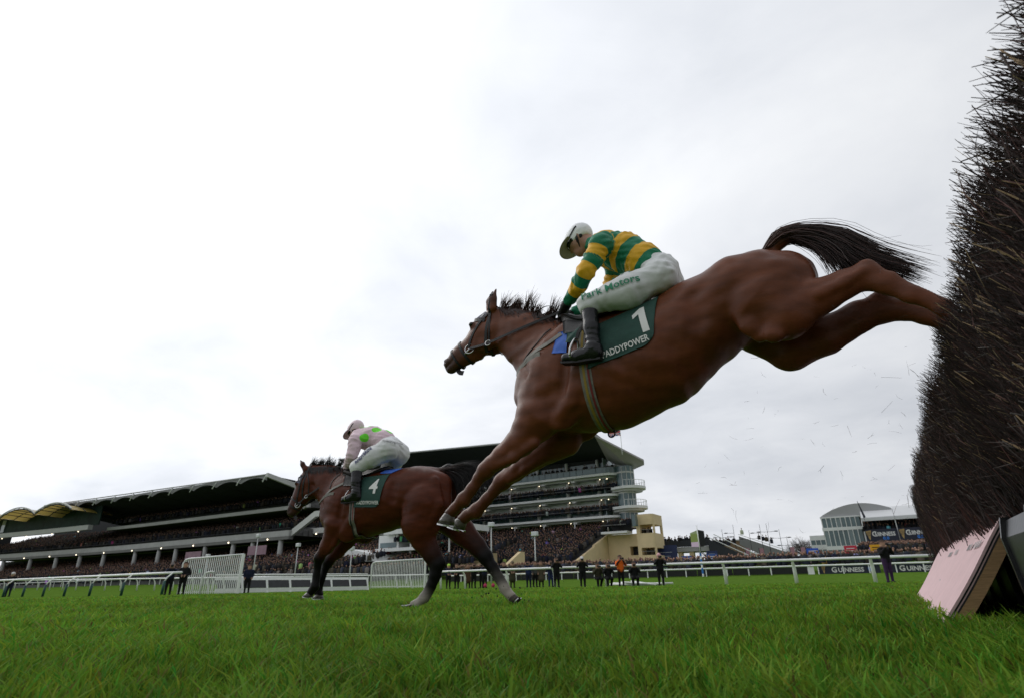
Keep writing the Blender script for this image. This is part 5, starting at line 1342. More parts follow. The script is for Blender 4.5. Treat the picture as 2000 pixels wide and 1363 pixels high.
# ------------------------------------------------------------------ photographers and officials along the rail
PV = {}
def person(key, *a, **k):
    if key not in PV: PV[key] = make_person('person', *a, **k); return PV[key], False
    return PV[key], True
def place(key, x, y, rz, label, group=None, **spec):
    new = key not in PV
    o, _ = person(key, **spec) if new else (PV[key], True)
    return put(o, x, y, rz, label, 'person', group, copy=not new)
rows = [
 # key, px-derived x, y, facing, label, group, spec
 ('navycap', -28.0, 38.2, .3, 'person in dark jacket and lime cap standing behind the rail', None, dict(pose='clasp', coat='navy', legs='black', hat='neon')),
 ('darkA', -26.4, 38.2, -.2, 'person in black jacket with arms folded behind the rail beside the lime cap', None, dict(pose='clasp', coat='black', legs='black')),
 ('browncoat', -23.6, 39.0, .1, 'person in long brown coat standing back from the rail', None, dict(pose='stand', coat='brown', legs='black', longcoat=True)),
 ('shootblack', -22.2, 38.2, .2, 'photographer in black aiming a camera over the rail', 'photographers in black along the rail', dict(pose='shoot', coat='black', legs='black', camera=True)),
 ('shootblack', -21.2, 38.6, -.1, 'photographer in black aiming a camera over the rail', 'photographers in black along the rail', {}),
 ('shootnavy', -19.0, 38.2, .15, 'photographer in navy jacket aiming a camera beside the brown coat', None, dict(pose='shoot', coat='navy', legs='black', camera=True)),
 ('darkB', -17.6, 38.4, .0, 'person in black coat holding a white number board', None, dict(pose='stand', coat='black', legs='grey')),
 ('olivehat', -15.4, 38.0, .1, 'person in long olive coat and hat leaning at the rail', None, dict(pose='clasp', coat='olive', legs='olive', hat='tweed', longcoat=True)),
 ('bluejkt', -13.6, 38.6, -.2, 'photographer in bright blue jacket aiming a camera over the rail', None, dict(pose='shoot', coat='blue', legs='navy', camera=True)),
 ('darkC', -12.3, 39.2, .3, 'person in grey coat standing behind the blue jacketed photographer', None, dict(pose='stand', coat='grey', legs='black')),
 ('darkD', -11.4, 39.4, .0, 'person in tweed coat standing beside the grey coat', None, dict(pose='stand', coat='tweed', legs='black', longcoat=True)),
 ('shootgrey', -9.4, 39.2, .1, 'photographer in dark jacket and pale jeans', None, dict(pose='shoot', coat='navy', legs='blue', camera=True)),
]
# x positions along y=38 measured from the course rail: spread between the second wing and the kneeling group
xs = [-29.3, -28.5, -28.0, -26.9, -26.4, -25.9, -24.3, -23.3, -22.3, -22.1, -21.7, -20.8]
for (key, _, y, rz, lab, grp, spec), x in zip(rows, xs): place(key, x, y, rz+.55, lab, grp, **spec)
place('tall1', -18.25, 35.2, .65, 'tall photographer in black standing in front of the rail', None, pose='shoot', coat='black', legs='black', camera=True)
place('shootblack', -18.1, 38.8, .3, 'photographer in black aiming a camera over the rail', 'photographers in black along the rail')
place('whitehat', -16.4, 35.2, .5, 'photographer in black jacket and white bobble hat', None, pose='shoot', coat='black', legs='black', hat='white', camera=True)
place('kneelA', -15.37, 35.2, .7, 'photographer in olive kneeling on the turf with a raised camera', None, pose='kneel', coat='olive', legs='black', camera=True)
place('kneelB', -14.6, 35.0, .6, 'photographer in black kneeling on the turf beside the orange bib', 'photographers in black kneeling on the turf', pose='kneel', coat='black', legs='black', camera=True)
place('orange', -14.0, 35.6, .7, 'photographer wearing a bright orange bib standing by the rail', None, pose='shoot', coat='black', legs='black', bib='orange', camera=True)
place('kneelB', -12.9, 35.0, .4, 'photographer in black kneeling beside the white pipes on the turf', None)
place('pinkhat', -11.05, 34.2, .5, 'photographer in black with a pink bobble hat standing by the rail', None, pose='shoot', coat='black', legs='black', hat='pink', camera=True, h=1.70)
place('right1', .06, 31.0, .75, 'photographer in black top and purple trousers beside the brush fence', None, pose='shoot', coat='black', legs='purple', camera=True, h=1.72)
place('leftA', -36.9, 20.7, 1.0, 'person in dark blue coat and cap holding a camera at the rail end', None, pose='shoot', coat='navy', legs='black', hat='grey', camera=True)
place('leftB', -35.5, 20.7, .9, 'person in black coat standing against the large slatted wing', None, pose='clasp', coat='black', legs='black')
place('leftC', -59.3, 20.7, .9, 'person in black with white cap behind the green padded rail', None, pose='clasp', coat='black', legs='navy', hat='white')
place('leftD', -37.2, 26.2, .9, 'person in navy coat beyond the edge of the large slatted wing', None, pose='stand', coat='navy', legs='black')
# bits on the turf by the rail: white pipes, number board, pink bags
lp = empty('pipe_pile', (-12.9, 36.9, gzf(-12.9, 36.9)), 0, 'heap of white pipes lying on the turf by the rail', 'pipes')
rs = random.Random(9)
for i in range(9):
    a = rs.uniform(-.5, .5); x = rs.uniform(-1.6, 1.2); MB().tube([(x-1.1*math.cos(a), -1.1*math.sin(a), .06+rs.uniform(0, .25)), (x+1.1*math.cos(a), 1.1*math.sin(a), .06+rs.uniform(0, .1))], .05, 8).build('pipe', rail_m, lp, True)
nb = empty('number_board', (-23.5, 37.0, .45), .5, 'small white board with black marks by the rail', 'sign')
MB().box(-.25, .25, -.02, .02, 0, .5).build('board', white_cloth_m, nb); flat_text('marks', '22', .34, (0, -.024, .25), (1, 0, 0), (0, 0, 1), leather, nb, .02)
for i, x in enumerate((-25.7, -25.0)):
    bg_ = MB().sphere((0, 0, .18), (.15, .11, .14), 10, 6).tube([(-.08, 0, .28), (0, 0, .38), (.08, 0, .28)], .015, 5).build('bag', mat('magenta bag', (.45, .02, .09), .6), None, True); bg_.location = (x, 38.0, gzf(x, 38.0)); tag(bg_, 'magenta bag on the grass behind the rail', 'bag', 'magenta bags behind the rail')

# ------------------------------------------------------------------ crowds: heads and shoulders, one object for each mass of people
CROWD_M = mat('crowd', (.03, .03, .03), .8, attr='col', spec=.1)
def crowd(name, label, P, seed=1, bright=1.0, scale=1.0, face=-1):
    """P (n,3) foot points"""
    rng = np.random.default_rng(seed); n = len(P)
    hb = np.array([(-.22, -.12, .75), (.22, -.12, .75), (.22, .12, .75), (-.22, .12, .75), (-.24, -.11, 1.36), (.24, -.11, 1.36), (.24, .11, 1.36), (-.24, .11, 1.36), (0, -.02, 1.50)])
    fb = [(0, 1, 5, 4), (1, 2, 6, 5), (2, 3, 7, 6), (3, 0, 4, 7)]; tb = [(4, 5, 8), (5, 6, 8), (6, 7, 8), (7, 4, 8)]
    hh = np.array([(0, 0, 1.80), (.10, 0, 1.66), (0, .10, 1.66), (-.10, 0, 1.66), (0, -.11, 1.64), (0, 0, 1.46), (.06, -.08, 1.70), (-.06, -.08, 1.70)])
    th = [(0, 1, 2), (0, 2, 3), (0, 3, 7), (0, 7, 6), (0, 6, 1), (6, 7, 4), (1, 6, 4), (7, 3, 4), (5, 2, 1), (5, 3, 2), (5, 4, 3), (5, 1, 4)]
    base = np.concatenate([hb, hh]); nv = len(base)
    tris = []
    for a, b, c, d in fb: tris += [(a, b, c), (a, c, d)]
    tris += tb+[tuple(i+9 for i in t) for t in th]; tris = np.array(tris)
    a = rng.normal(.5, .35, n); s = scale*rng.uniform(.93, 1.06, n); wd = rng.uniform(.85, 1.25, n)
    ca, sa = np.cos(a), np.sin(a)
    X = base[None, :, 0]*wd[:, None]*s[:, None]; Y = base[None, :, 1]*s[:, None]; Z = base[None, :, 2]*s[:, None]
    V = np.stack([X*ca[:, None]-Y*sa[:, None]+P[:, :1], X*sa[:, None]+Y*ca[:, None]+P[:, 1:2], Z+P[:, 2:3]], -1).reshape(-1, 3)
    F = (np.arange(n)[:, None, None]*nv+tris[None]).reshape(-1, 3)
    pal = np.array([(.012, .012, .014), (.02, .022, .032), (.03, .026, .02), (.045, .038, .028), (.016, .02, .028), (.06, .05, .04), (.03, .03, .03), (.09, .08, .075), (.012, .014, .03), (.10, .03, .03)])
    pw = np.array([.26, .17, .12, .09, .12, .06, .10, .03, .04, .01]); pw /= pw.sum()
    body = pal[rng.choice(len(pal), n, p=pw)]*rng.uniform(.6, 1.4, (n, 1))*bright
    pop = rng.random(n) < .02; body[pop] = rng.uniform(.05, .5, (pop.sum(), 3))*bright
    fc = np.array([.30, .175, .13])*rng.uniform(.55, 1.15, (n, 1))*bright; hair = np.array([.04, .028, .02])*rng.uniform(.3, 2.5, (n, 1)); hat = rng.random(n) < .4; hair[hat] = pal[rng.integers(0, 8, hat.sum())]
    C = np.empty((n, nv, 3)); C[:, :9] = body[:, None]; C[:, 9:] = fc[:, None]; C[:, [9, 10, 11, 12]] = hair[:, None]
    o = np_mesh(name, V, F, CROWD_M, colors=C.reshape(-1, 3)); tag(o, label, 'crowd', kind='stuff'); return o
def rows_pts(x0, x1, y0, z0, y1, z1, nrow, dx, seed, fill=.95, curve=None):
    rng = np.random.default_rng(seed); P = []
    for i in range(nrow):
        t = i/max(1, nrow-1); xs = np.arange(x0, x1, dx); xs = xs[rng.random(len(xs)) < fill]+0
        m = len(xs); P.append(np.stack([xs+rng.normal(0, dx*.18, m), np.full(m, y0+(y1-y0)*t)+rng.normal(0, .1, m), np.full(m, z0+(z1-z0)*t)+rng.normal(0, .05, m)], 1))
    P = np.concatenate(P)
    if curve: P[:, 1] += curve(P[:, 0])
    return P

conc = mat('pale concrete', (.58, .58, .57), .7, .08, .6, .2, 3)
white_p = mat('white painted steel', (.74, .75, .75), .55, .06, .8)
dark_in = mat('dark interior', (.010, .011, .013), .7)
glass_t = mat('teal glass', (.10, .155, .17), .12, .25, .35, spec=.6)
glass_l = mat('light glass', (.16, .22, .23), .08, .2, .4, spec=.7)
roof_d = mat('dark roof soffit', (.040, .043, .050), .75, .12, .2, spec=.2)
roof_g = mat('grey roof metal', (.22, .22, .225), .6, .08, .3, spec=.3)
sand = mat('sandstone render', (.74, .58, .35), .85, .08, .8, .25, 2.0)
step_m = mat('terrace steps', (.10, .10, .10), .9, .2, 1.0)
lamp_on = bpy.data.materials.new('lit downlight'); lamp_on.use_nodes = True
lb = lamp_on.node_tree.nodes['Principled BSDF']; lb.inputs['Emission Color'].default_value = (1, .85, .6, 1); lb.inputs['Emission Strength'].default_value = 3.0
# ================= glazed stand on the right of the stands
gs = empty('glazed_grandstand', (-55, 95, 2.2), 0, 'glazed grandstand with white curved balconies and dark sweeping roof', 'grandstand'); GO = Vector((-55, 95, 2.2))
def G(mb, name, m, parent=gs, smooth=False):
    mb.v = [(a-GO.x, b-GO.y, c-GO.z) for a, b, c in mb.v]; return mb.build(name, m, parent, smooth)
XL, XR = -92.0, -37.0
levels = [10.0, 13.45, 16.85]
for i, z in enumerate(levels):
    # slab with a rounded right-hand end
    poly = [(XL, 96), (XL, 90)]+[(XR-.2+2.6*math.sin(R_(t)), 92.6-2.6*math.cos(R_(t))) for t in range(0, 181, 15)]+[(XR-.2, 96)]
    G(MB().prism(poly, 'z', z, z+.36), 'balcony_slab', white_p)
    poly2 = [(XL, 96), (XL, 91.0)]+[(XR-.6+1.9*math.sin(R_(t)), 92.9-1.9*math.cos(R_(t))) for t in range(0, 181, 15)]+[(XR-.6, 96)]
    G(MB().prism(poly2, 'z', z-.32, z-.002), 'slab_beam', conc)
    # glass wall behind, in bays, each with its mullions
    for x in np.arange(XL, XR-1, 5.9):
        x1 = min(x+5.9, XR-.3)
        G(MB().box(x+.2, x1-.2, 92.5, 92.6, z+.4, z+(2.25 if i < 2 else 2.6)), 'glass_bay', glass_t)
        for mx in np.arange(x+1.6, x1-.3, 1.45): G(MB().box(mx-.03, mx+.03, 92.43, 92.495, z+.4, z+2.2), 'mullion', roof_g)
        G(MB().tube([(x, 92.0, z+.36), (x, 92.0, z+3.1)], .28, 10), 'column', conc, smooth=True)
    G(MB().box(XL, XR-.3, 92.65, 92.8, z+.36, z+(3.12 if i < 2 else 4.6)), 'wall', white_p if i < 2 else dark_in)
    G(MB().box(XR-.3, XR-.2, 90.6, 96, z+.4, z+3.0), 'end_glass', glass_l)
    # front rail and glass balustrade
    rl = [(XL, 90.05, z+1.35)]+[(XR-.2+2.5*math.sin(R_(t)), 92.6-2.5*math.cos(R_(t)), z+1.35) for t in range(0, 181, 15)]
    G(MB().tube(rl, .035, 6), 'hand_rail', roof_g)
    bal = MB(); 
    for a, b in zip(rl[:-1], rl[1:]):
        n = max(1, int((Vector(b)-Vector(a)).length/1.2)); a_, b_ = Vector(a), Vector(b)
        for q in range(n):
            p0, p1 = a_.lerp(b_, (q+.04)/n), a_.lerp(b_, (q+.96)/n); bal.add([(p0.x, p0.y, z+.4), (p1.x, p1.y, z+.4), (p1.x, p1.y, z+1.3), (p0.x, p0.y, z+1.3), (p0.x, p0.y+.02, z+.4), (p1.x, p1.y+.02, z+.4), (p1.x, p1.y+.02, z+1.3), (p0.x, p0.y+.02, z+1.3)], [(0, 1, 2, 3), (7, 6, 5, 4), (0, 4, 5, 1), (3, 2, 6, 7)])
    if i == 2: G(bal, 'balustrade', glass_t)
    # little lit downlights under the slab
    for x in np.arange(-62, XR, 5.9):
        for d in (.0, 1.3): G(MB().sphere((x+d, 91.6, z-.36), .085, 8, 5), 'downlight', lamp_on)
    for x in np.arange(XR-6, XL, -5.9): G(MB().box(x-.35, x+.35, 90.5, 92.5, z-.62, z-.325), 'bracket', conc)
# round glazed stair and balconies at the right end
for i, z in enumerate((11.2, 14.35)):
    c = (-33.6, 92.2); poly = [(c[0]-2.4, c[1]+2.7), (c[0]-2.4, c[1]-1.9)]+[(c[0]+2.75*math.sin(R_(t)), c[1]-2.75*math.cos(R_(t))) for t in range(0, 181, 12)]
    G(MB().prism(poly, 'z', z, z+.42), 'round_balcony', white_p)
    poly = [(c[0]-2.4, c[1]+2.2), (c[0]-2.4, c[1]-1.4)]+[(c[0]+2.2*math.sin(R_(t)), c[1]-2.2*math.cos(R_(t))) for t in range(0, 181, 12)]
    G(MB().prism(poly, 'z', z-.35, z-.002), 'slab_beam', conc)
    rl = [(c[0]+2.65*math.sin(R_(t)), c[1]-2.65*math.cos(R_(t)), z+1.35) for t in range(0, 181, 12)]
    G(MB().tube(rl, .035, 6), 'hand_rail', white_p)
    for p in rl: G(MB().tube([(p[0], p[1], z+.42), p], .03, 5), 'baluster', white_p)
G(MB().prism([(-34.0+1.45*math.sin(R_(t)), 92.0-1.45*math.cos(R_(t))) for t in range(0, 360, 20)], 'z', 8.2, 18.2), 'glass_drum', glass_t)
for z in (8.2, 10.6, 13.7, 17.0): G(MB().prism([(-34.0+1.5*math.sin(R_(t)), 92.0-1.5*math.cos(R_(t))) for t in range(0, 360, 20)], 'z', z, z+.25), 'drum_band', conc)
for t in range(0, 181, 30): G(MB().box(-34.0+1.48*math.sin(R_(t))-.04, -34.0+1.48*math.sin(R_(t))+.04, 92.0-1.5*math.cos(R_(t))-.04, 92.0-1.5*math.cos(R_(t))+.04, 8.4, 18.0), 'mullion', conc)
G(MB().box(-37.2, -34.9, 93.2, 96, 8.3, 19.0), 'core_wall', conc)
# roof: soffit sweeping up and forward, folded down over the right-hand end
Cn = [(-92, 93, 21.2), (-37.4, 93, 19.98), (-34.74, 82, 21.6), (-92, 82, 24.6)]
rf = MB().add([(a, b, c) for a, b, c in Cn]+[(-92, 97, 24.2), (-37.2, 97, 22.8), (-34.5, 81.9, 21.95), (-92, 81.9, 24.95)], [(0, 1, 2, 3), (7, 6, 5, 4), (3, 2, 6, 7), (0, 3, 7, 4), (0, 4, 5, 1)])
roof = G(rf, 'roof', roof_d)
tip = [(-37.4, 93, 19.98), (-34.74, 82, 21.6), (-31.0, 90.6, 19.05), (-30.55, 92.2, 18.75), (-30.9, 93.2, 18.35), (-33.1, 93.4, 17.75), (-36.5, 93.6, 19.2)]
top = [(a+.02, b-.02, c+.28) for a, b, c in tip]; n = len(tip)
tp = MB().add(tip+top, [tuple(range(n))[::-1], tuple(range(n, 2*n))]+[(i, (i+1) % n, n+(i+1) % n, n+i) for i in range(n)])
G(tp, 'roof_end', mat('pale roof end', (.52, .47, .52), .6, .06, .3, spec=.2))
G(MB().tube([(-92, 81.9, 24.8), (-34.6, 81.9, 21.8)], .16, 6), 'roof_edge', mat('roof edge', (.35, .35, .36), .5))
G(MB().tube([(-92, 93.0, 20.9), (-37.4, 93.0, 19.85)], .06, 5), 'eave_line', conc)
# lower terrace with steps, its stepped sandstone end wall and posts
for i in range(14):
    t = i/14; G(MB().box(XL, XR-.3, 76+t*14, 77.0+t*14, 1.5, 2.3+t*5.6), 'terrace_step', step_m)
G(MB().prism([(74.6, 1.5), (74.6, 2.3), (76.2, 2.7), (83.9, 5.25), (84.0, 5.5), (89.8, 7.35), (92.5, 7.4), (92.5, 1.5)], 'x', -37.25, -36.85), 'end_wall', sand)
for x in np.arange(-37.2, XL, -5.9): G(MB().tube([(x, 90.6, 7.8), (x, 90.6, 9.7)], .11, 8), 'post', white_p, smooth=True)
G(MB().box(XL, XR-.3, 93.4, 93.5, 7.9, 9.7), 'ground_glass', glass_t)
for x in np.arange(-60, -39, 5.9): G(MB().box(x, x+1.2, 93.3, 93.38, 8.5, 9.15), 'hatch', dark_in)
# sandstone tower and wing with real openings
def tower(x0, x1, y0, y1, bands, name):
    for (z0, z1, op) in bands:
        if not op:
            r = .55; poly = [(x0, y1), (x0, y0)]+[(x1-r+r*math.sin(R_(t)), y0+r-r*math.cos(R_(t))) for t in (0, 22, 45, 68, 90)]+[(x1, y1)]
            G(MB().prism(poly, 'z', z0, z1), name, sand)
        else:
            for (a, b, c, d) in ((x0, x0+.55, y0, y1), (x1-.22, x1, y0+.25, y0+.7), (x1-.3, x1, y1-.5, y1), (x0+.6, x0+.9, y1-.3, y1)): G(MB().box(a, b, c, d, z0+.002, z1-.002), 'pier', sand)
            G(MB().box(x0+.55, x1-.1, y0+.12, y0+.16, z0+.5, z0+.56), 'opening_rail', roof_g)
tower(-31.5, -28.75, 88, 92.5, [(2.0, 3.95, 0), (3.95, 5.0, 1), (5.0, 7.1, 0), (7.1, 8.35, 1), (8.35, 9.9, 0)], 'tower_band')
for (a, b, c, d, e, f2) in ((-36.8, -31.6, 89.2, 92.4, 2.0, 4.05), (-36.8, -33.2, 89.2, 92.4, 4.05, 5.35), (-36.8, -31.6, 89.2, 92.4, 5.35, 7.2)): G(MB().box(a, b, c, d, e, f2), 'wing_wall', sand)
G(MB().box(-33.15, -31.65, 90.4, 90.6, 4.06, 5.34), 'dark_window', dark_in)
G(MB().box(-36.9, -32.6, 86.8, 89.15, 7.22, 7.55), 'press_balcony', white_p); G(MB().tube([(-36.9, 86.9, 8.5), (-32.7, 86.9, 8.5)], .04, 6), 'hand_rail', roof_g)
G(MB().box(-36.4, -33.0, 90.2, 90.3, 7.6, 9.6), 'press_window', dark_in)
G(MB().box(-31.55, -31.0, 86.6, 87.6, 8.1, 9.8), 'dark_window', glass_t)
crowd('terrace_crowd', 'dense crowd standing on the lower terrace of the glazed stand', rows_pts(-80, -37.6, 76.3, 2.3, 92.3, 8.0, 26, .47, 4), 4, 1.15)
crowd('balcony_crowd', 'crowd packed along the lowest white balcony of the glazed stand', rows_pts(-80, -35.0, 90.4, 10.4, 91.7, 10.6, 4, .45, 5), 5)
crowd('balcony_crowd', 'crowd packed along the middle white balcony of the glazed stand', rows_pts(-75, -35.0, 90.4, 13.85, 91.6, 13.9, 3, .45, 6), 6)
crowd('balcony_crowd', 'people spaced along the top balcony of the glazed stand', rows_pts(-70, -35.6, 90.7, 17.25, 92.0, 17.3, 2, .75, 7, .62), 7)
crowd('balcony_crowd', 'television crew and guests on the small press balcony', rows_pts(-36.6, -33.0, 87.4, 7.6, 89.5, 7.9, 3, .6, 8, .8), 8)
crowd('window_crowd', 'people in the openings of the sandstone tower', np.concatenate([rows_pts(-30.8, -29.2, 88.8, 6.3, 89.8, 6.3, 2, .7, 9), rows_pts(-30.8, -29.2, 88.8, 3.2, 89.8, 3.2, 2, .6, 10)]), 9)
# flag on the roof
fl = empty('union_flag', (-31.9, 86, 20.2), 0, 'small union flag on a pole above the grandstand roof', 'flag')
MB().tube([(0, 0, -1.2), (0, 0, 3.2)], .04, 6).build('pole', white_p, fl)
fl_b, fl_w, fl_r = mat('flag blue', (.02, .03, .2), .7), mat('flag white', (.7, .7, .7), .7), mat('flag red', (.5, .02, .04), .7)
MB().box(-2.0, 0, -.02, .0, 1.9, 3.1).build('field', fl_b, fl)
for a, b, m, w, yy in ((( -2, 1.9), (0, 3.1), fl_w, .13, -.03), ((-2, 3.1), (0, 1.9), fl_w, .13, -.032), ((-2, 1.9), (0, 3.1), fl_r, .05, -.04), ((-2, 3.1), (0, 1.9), fl_r, .05, -.042)):
    d = Vector((b[0]-a[0], 0, b[1]-a[1])).normalized(); s_ = Vector((-d.z, 0, d.x))*w; p, q = Vector((a[0], yy, a[1])), Vector((b[0], yy, b[1]))
    np_mesh('saltire', [p-s_, q-s_, q+s_, p+s_], [(0, 1, 2, 3)], m, fl)
for z0, z1, x0, x1, m, yy in ((2.3, 2.7, -2, 0, fl_w, -.05), (1.9, 3.1, -1.2, -.8, fl_w, -.052), (2.38, 2.62, -2, 0, fl_r, -.06), (1.9, 3.1, -1.12, -.88, fl_r, -.062)): np_mesh('cross', [(x0, yy, z0), (x1, yy, z0), (x1, yy, z1), (x0, yy, z1)], [(0, 1, 2, 3)], m, fl)
# ================= long grandstand on the left with a cantilever roof
ls = empty('long_grandstand', (-140, 70, 2.4), 0, 'long grandstand with dark cantilever roof and packed tiers', 'grandstand'); LO = Vector((-140, 70, 2.4))
def bend(x): return -np.clip((-x-135)/65, 0, 1.3)**1.5*5.0
def Lb(mb, name, m, parent=ls, smooth=False):
    mb.v = [(a-LO.x, b+float(bend(a))-LO.y, c-LO.z) for a, b, c in mb.v]; return mb.build(name, m, parent, smooth)
def long_box(x0, x1, y0, y1, z0, z1, name, m, seg=7.5):
    n = max(1, int(round(abs(x1-x0)/seg)))
    for i in range(n): Lb(MB().box(x0+(x1-x0)*i/n+.01, x0+(x1-x0)*(i+1)/n-.01, y0, y1, z0, z1), name, m)
cbeam = mat('grey concrete beam', (.38, .38, .375), .75, .12, .5, .2, 2)
long_box(-208, -84.6, 66, 66.5, 8.4, 9.35, 'balcony_front', cbeam)
long_box(-208, -84.6, 66.05, 67, 7.9, 8.39, 'balcony_beam', mat('dark concrete beam', (.16, .16, .155), .8, .1, .5))
Lb(MB().tube([(-208, 66.1, 9.75), (-135, 66.1, 9.75), (-84.6, 66.1, 9.75)], .05, 6), 'hand_rail', roof_d)
long_box(-152, -84, 69, 69.4, 13.35, 14.0, 'upper_front', cbeam)
long_box(-208, -152, 65, 66, 13.3, 14.35, 'box_front', mat('white box front', (.44, .45, .45), .6, .06, .5))
long_box(-206.5, -151, 66.5, 66.7, 14.4, 19.0, 'box_glass', mat('dark green glass', (.010, .026, .019), .6, .5, .5, spec=.12))
Lb(MB().box(-207, -206.4, 66, 75, 9.5, 19.2), 'end_wall', dark_in)
for x in (-204.8, -193.5): Lb(MB().box(x, x+1.5, 66.3, 66.45, 14.8, 17.8), 'bright_window', glass_l)
# stair beam at the right end and lower landing
Lb(MB().prism([(-84.6, 8.4), (-79.0, 11.2), (-62, 11.2), (-62, 12.1), (-79.4, 12.1), (-84.6, 9.5)], 'y', 66.5, 67.1), 'stair_beam', conc)
long_box(-88, -60, 70.5, 71, 9.0, 9.9, 'landing_front', conc)
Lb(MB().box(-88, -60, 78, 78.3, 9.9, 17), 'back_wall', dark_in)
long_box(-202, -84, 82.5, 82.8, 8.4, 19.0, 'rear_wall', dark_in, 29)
# sloped tiers, walls behind
for i in range(12):
    t = i/12
    long_box(-208, -62, 58+t*17, 59.5+t*17, 1.0, 1.8+t*4.0, 'lower_step', step_m, 36)
    if i < 10: long_box(-208, -84, 67+t*15, 68.4+t*15, 8.5, 9.0+t*4.8, 'middle_step', step_m, 31)
long_box(-208, -62, 75.5, 76, 6.5, 8.3, 'concourse_wall', dark_in, 36)
long_box(-152, -84, 80.5, 81, 12, 17.5, 'upper_wall', dark_in, 34)
for i in range(6): long_box(-152, -84, 70+i*1.3, 71.3+i*1.3, 13.4, 13.9+i*.45, 'upper_step', step_m, 34)
for x in (-155.2, -145.7, -133.5, -124.6, -118.5, -108.8, -100.2, -94.6, -87.1, -165.0, -176.0, -188.0): Lb(MB().tube([(x, 66.6, 2.6), (x, 66.6, 8.2)], .42, 8), 'column', cbeam, smooth=True)
# roof: thin leading edge, dark soffit running back and down, ribs clipped over the edge
XR2 = -89.6
n = 11
for i in range(n):
    a, b = -171+(XR2+171)*i/n, -171+(XR2+171)*(i+1)/n
    za, zb = 19.6-.9*(a+171)/(XR2+171), 19.6-.9*(b+171)/(XR2+171)
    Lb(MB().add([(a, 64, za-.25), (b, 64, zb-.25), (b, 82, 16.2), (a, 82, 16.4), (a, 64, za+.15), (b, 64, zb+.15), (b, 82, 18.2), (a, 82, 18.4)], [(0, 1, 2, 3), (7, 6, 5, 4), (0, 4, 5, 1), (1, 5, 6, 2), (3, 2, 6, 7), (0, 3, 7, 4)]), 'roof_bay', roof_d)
    # scalloped grey edge panel between ribs and the white rib clip
    pts = [(a+(b-a)*t, 63.9, za+(zb-za)*t-.1-.75*(4*(t-.5)**2)) for t in np.linspace(0, 1, 9)]; topp = [(p[0], 63.95, za+.22) for p in pts]
    m9 = MB(); m9.add(pts+topp, [(i_, i_+1, 9+i_+1, 9+i_) for i_ in range(8)]+[(9+i_, 9+i_+1, i_+1, i_) for i_ in range(8)]); Lb(m9, 'edge_panel', roof_g)
    Lb(MB().tube([(b, 63.8, zb+.35), (b, 63.6, zb-.1), (b-.9, 63.7, zb-1.0)], .11, 6), 'rib_clip', white_p)
Lb(MB().tube([(-171, 63.9, 19.85), (XR2, 63.9, 18.95)], .12, 6), 'roof_edge', mat('roof edge', (.35, .35, .36)))
Lb(MB().prism([(63.6, 18.4), (63.6, 19.1), (73, 17.6), (73, 16.6)], 'x', XR2, XR2+.5), 'end_beam', conc)
# lights under the beam
for x in np.arange(-200, -86, 11.0):
    Lb(MB().sphere((x, 66.0, 8.1), .13, 8, 5), 'downlight', lamp_on)
    if x < -150: Lb(MB().sphere((x, 65.2, 13.1), .12, 8, 5), 'downlight', lamp_on)
for x in (-83, -80.5, -78, -76.4, -73.5): Lb(MB().sphere((x, 70.4, 8.9), .13, 8, 5), 'downlight', lamp_on)
# yellow translucent vaults at the far left
yel = mat('yellow vault panel', (.50, .36, .10), .5, .12, .5, trans=.35)
for q in range(4):
    x0 = -214+q*15.5; vt = None
    for i in range(8):
        t0, t1 = i/8, (i+1)/8
        def vz(t): return 17.4+1.7*math.sin(math.pi*t)**.8
        for j in range(3):
            y0, y1 = 61+j*3, 63.8+j*3
            Lb(MB().add([(x0+15.2*t0+.1, y0, vz(t0)-.25*j), (x0+15.2*t1-.1, y0, vz(t1)-.25*j), (x0+15.2*t1-.1, y1, vz(t1)-.25*j-.2), (x0+15.2*t0+.1, y1, vz(t0)-.25*j-.2)], [(0, 1, 2, 3)]), 'vault_panel', yel)
    for t in np.linspace(.125, .875, 7): Lb(MB().tube([(x0+15.2*t, 60.9, vz(t)-.02), (x0+15.2*t, 69.8, vz(t)-.8)], .10, 5), 'cross_rib', roof_d)
    for j in (1, 2): Lb(MB().tube([(x0+15.2*t, 60.9+3*j, vz(t)-.25*j+.02) for t in np.linspace(0, 1, 13)], .10, 5), 'vault_rib', roof_d)
    Lb(MB().tube([(x0+15.2*t, 60.9, vz(t)+.25) for t in np.linspace(0, 1, 13)], .16, 6), 'vault_rib', conc)
    Lb(MB().tube([(x0+15.2*t, 60.95, vz(t)-.12) for t in np.linspace(0, 1, 13)], .12, 6), 'vault_rib', roof_d)
Lb(MB().prism([(-150, 18.5)]+[(-150-14+14*math.cos(R_(t)), 18.5+3.4*math.sin(R_(t))) for t in range(0, 181, 15)], 'y', 90, 96), 'rear_dome', conc)
# crowds in the tiers
cv = lambda x: bend(x)
crowd('tier_crowd', 'dense crowd on the lower steps of the long grandstand', rows_pts(-206, -62, 58.4, 2.0, 75, 5.9, 22, .62, 11, curve=cv), 11, 1.0)
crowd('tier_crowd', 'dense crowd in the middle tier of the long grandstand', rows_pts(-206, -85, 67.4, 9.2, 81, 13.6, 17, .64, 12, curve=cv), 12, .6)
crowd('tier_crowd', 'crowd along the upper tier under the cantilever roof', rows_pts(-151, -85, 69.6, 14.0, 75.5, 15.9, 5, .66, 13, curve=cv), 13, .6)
crowd('tier_crowd', 'crowd on the stair landing between the two stands', rows_pts(-88, -61, 71.2, 9.4, 75, 10.8, 5, .62, 14), 14)
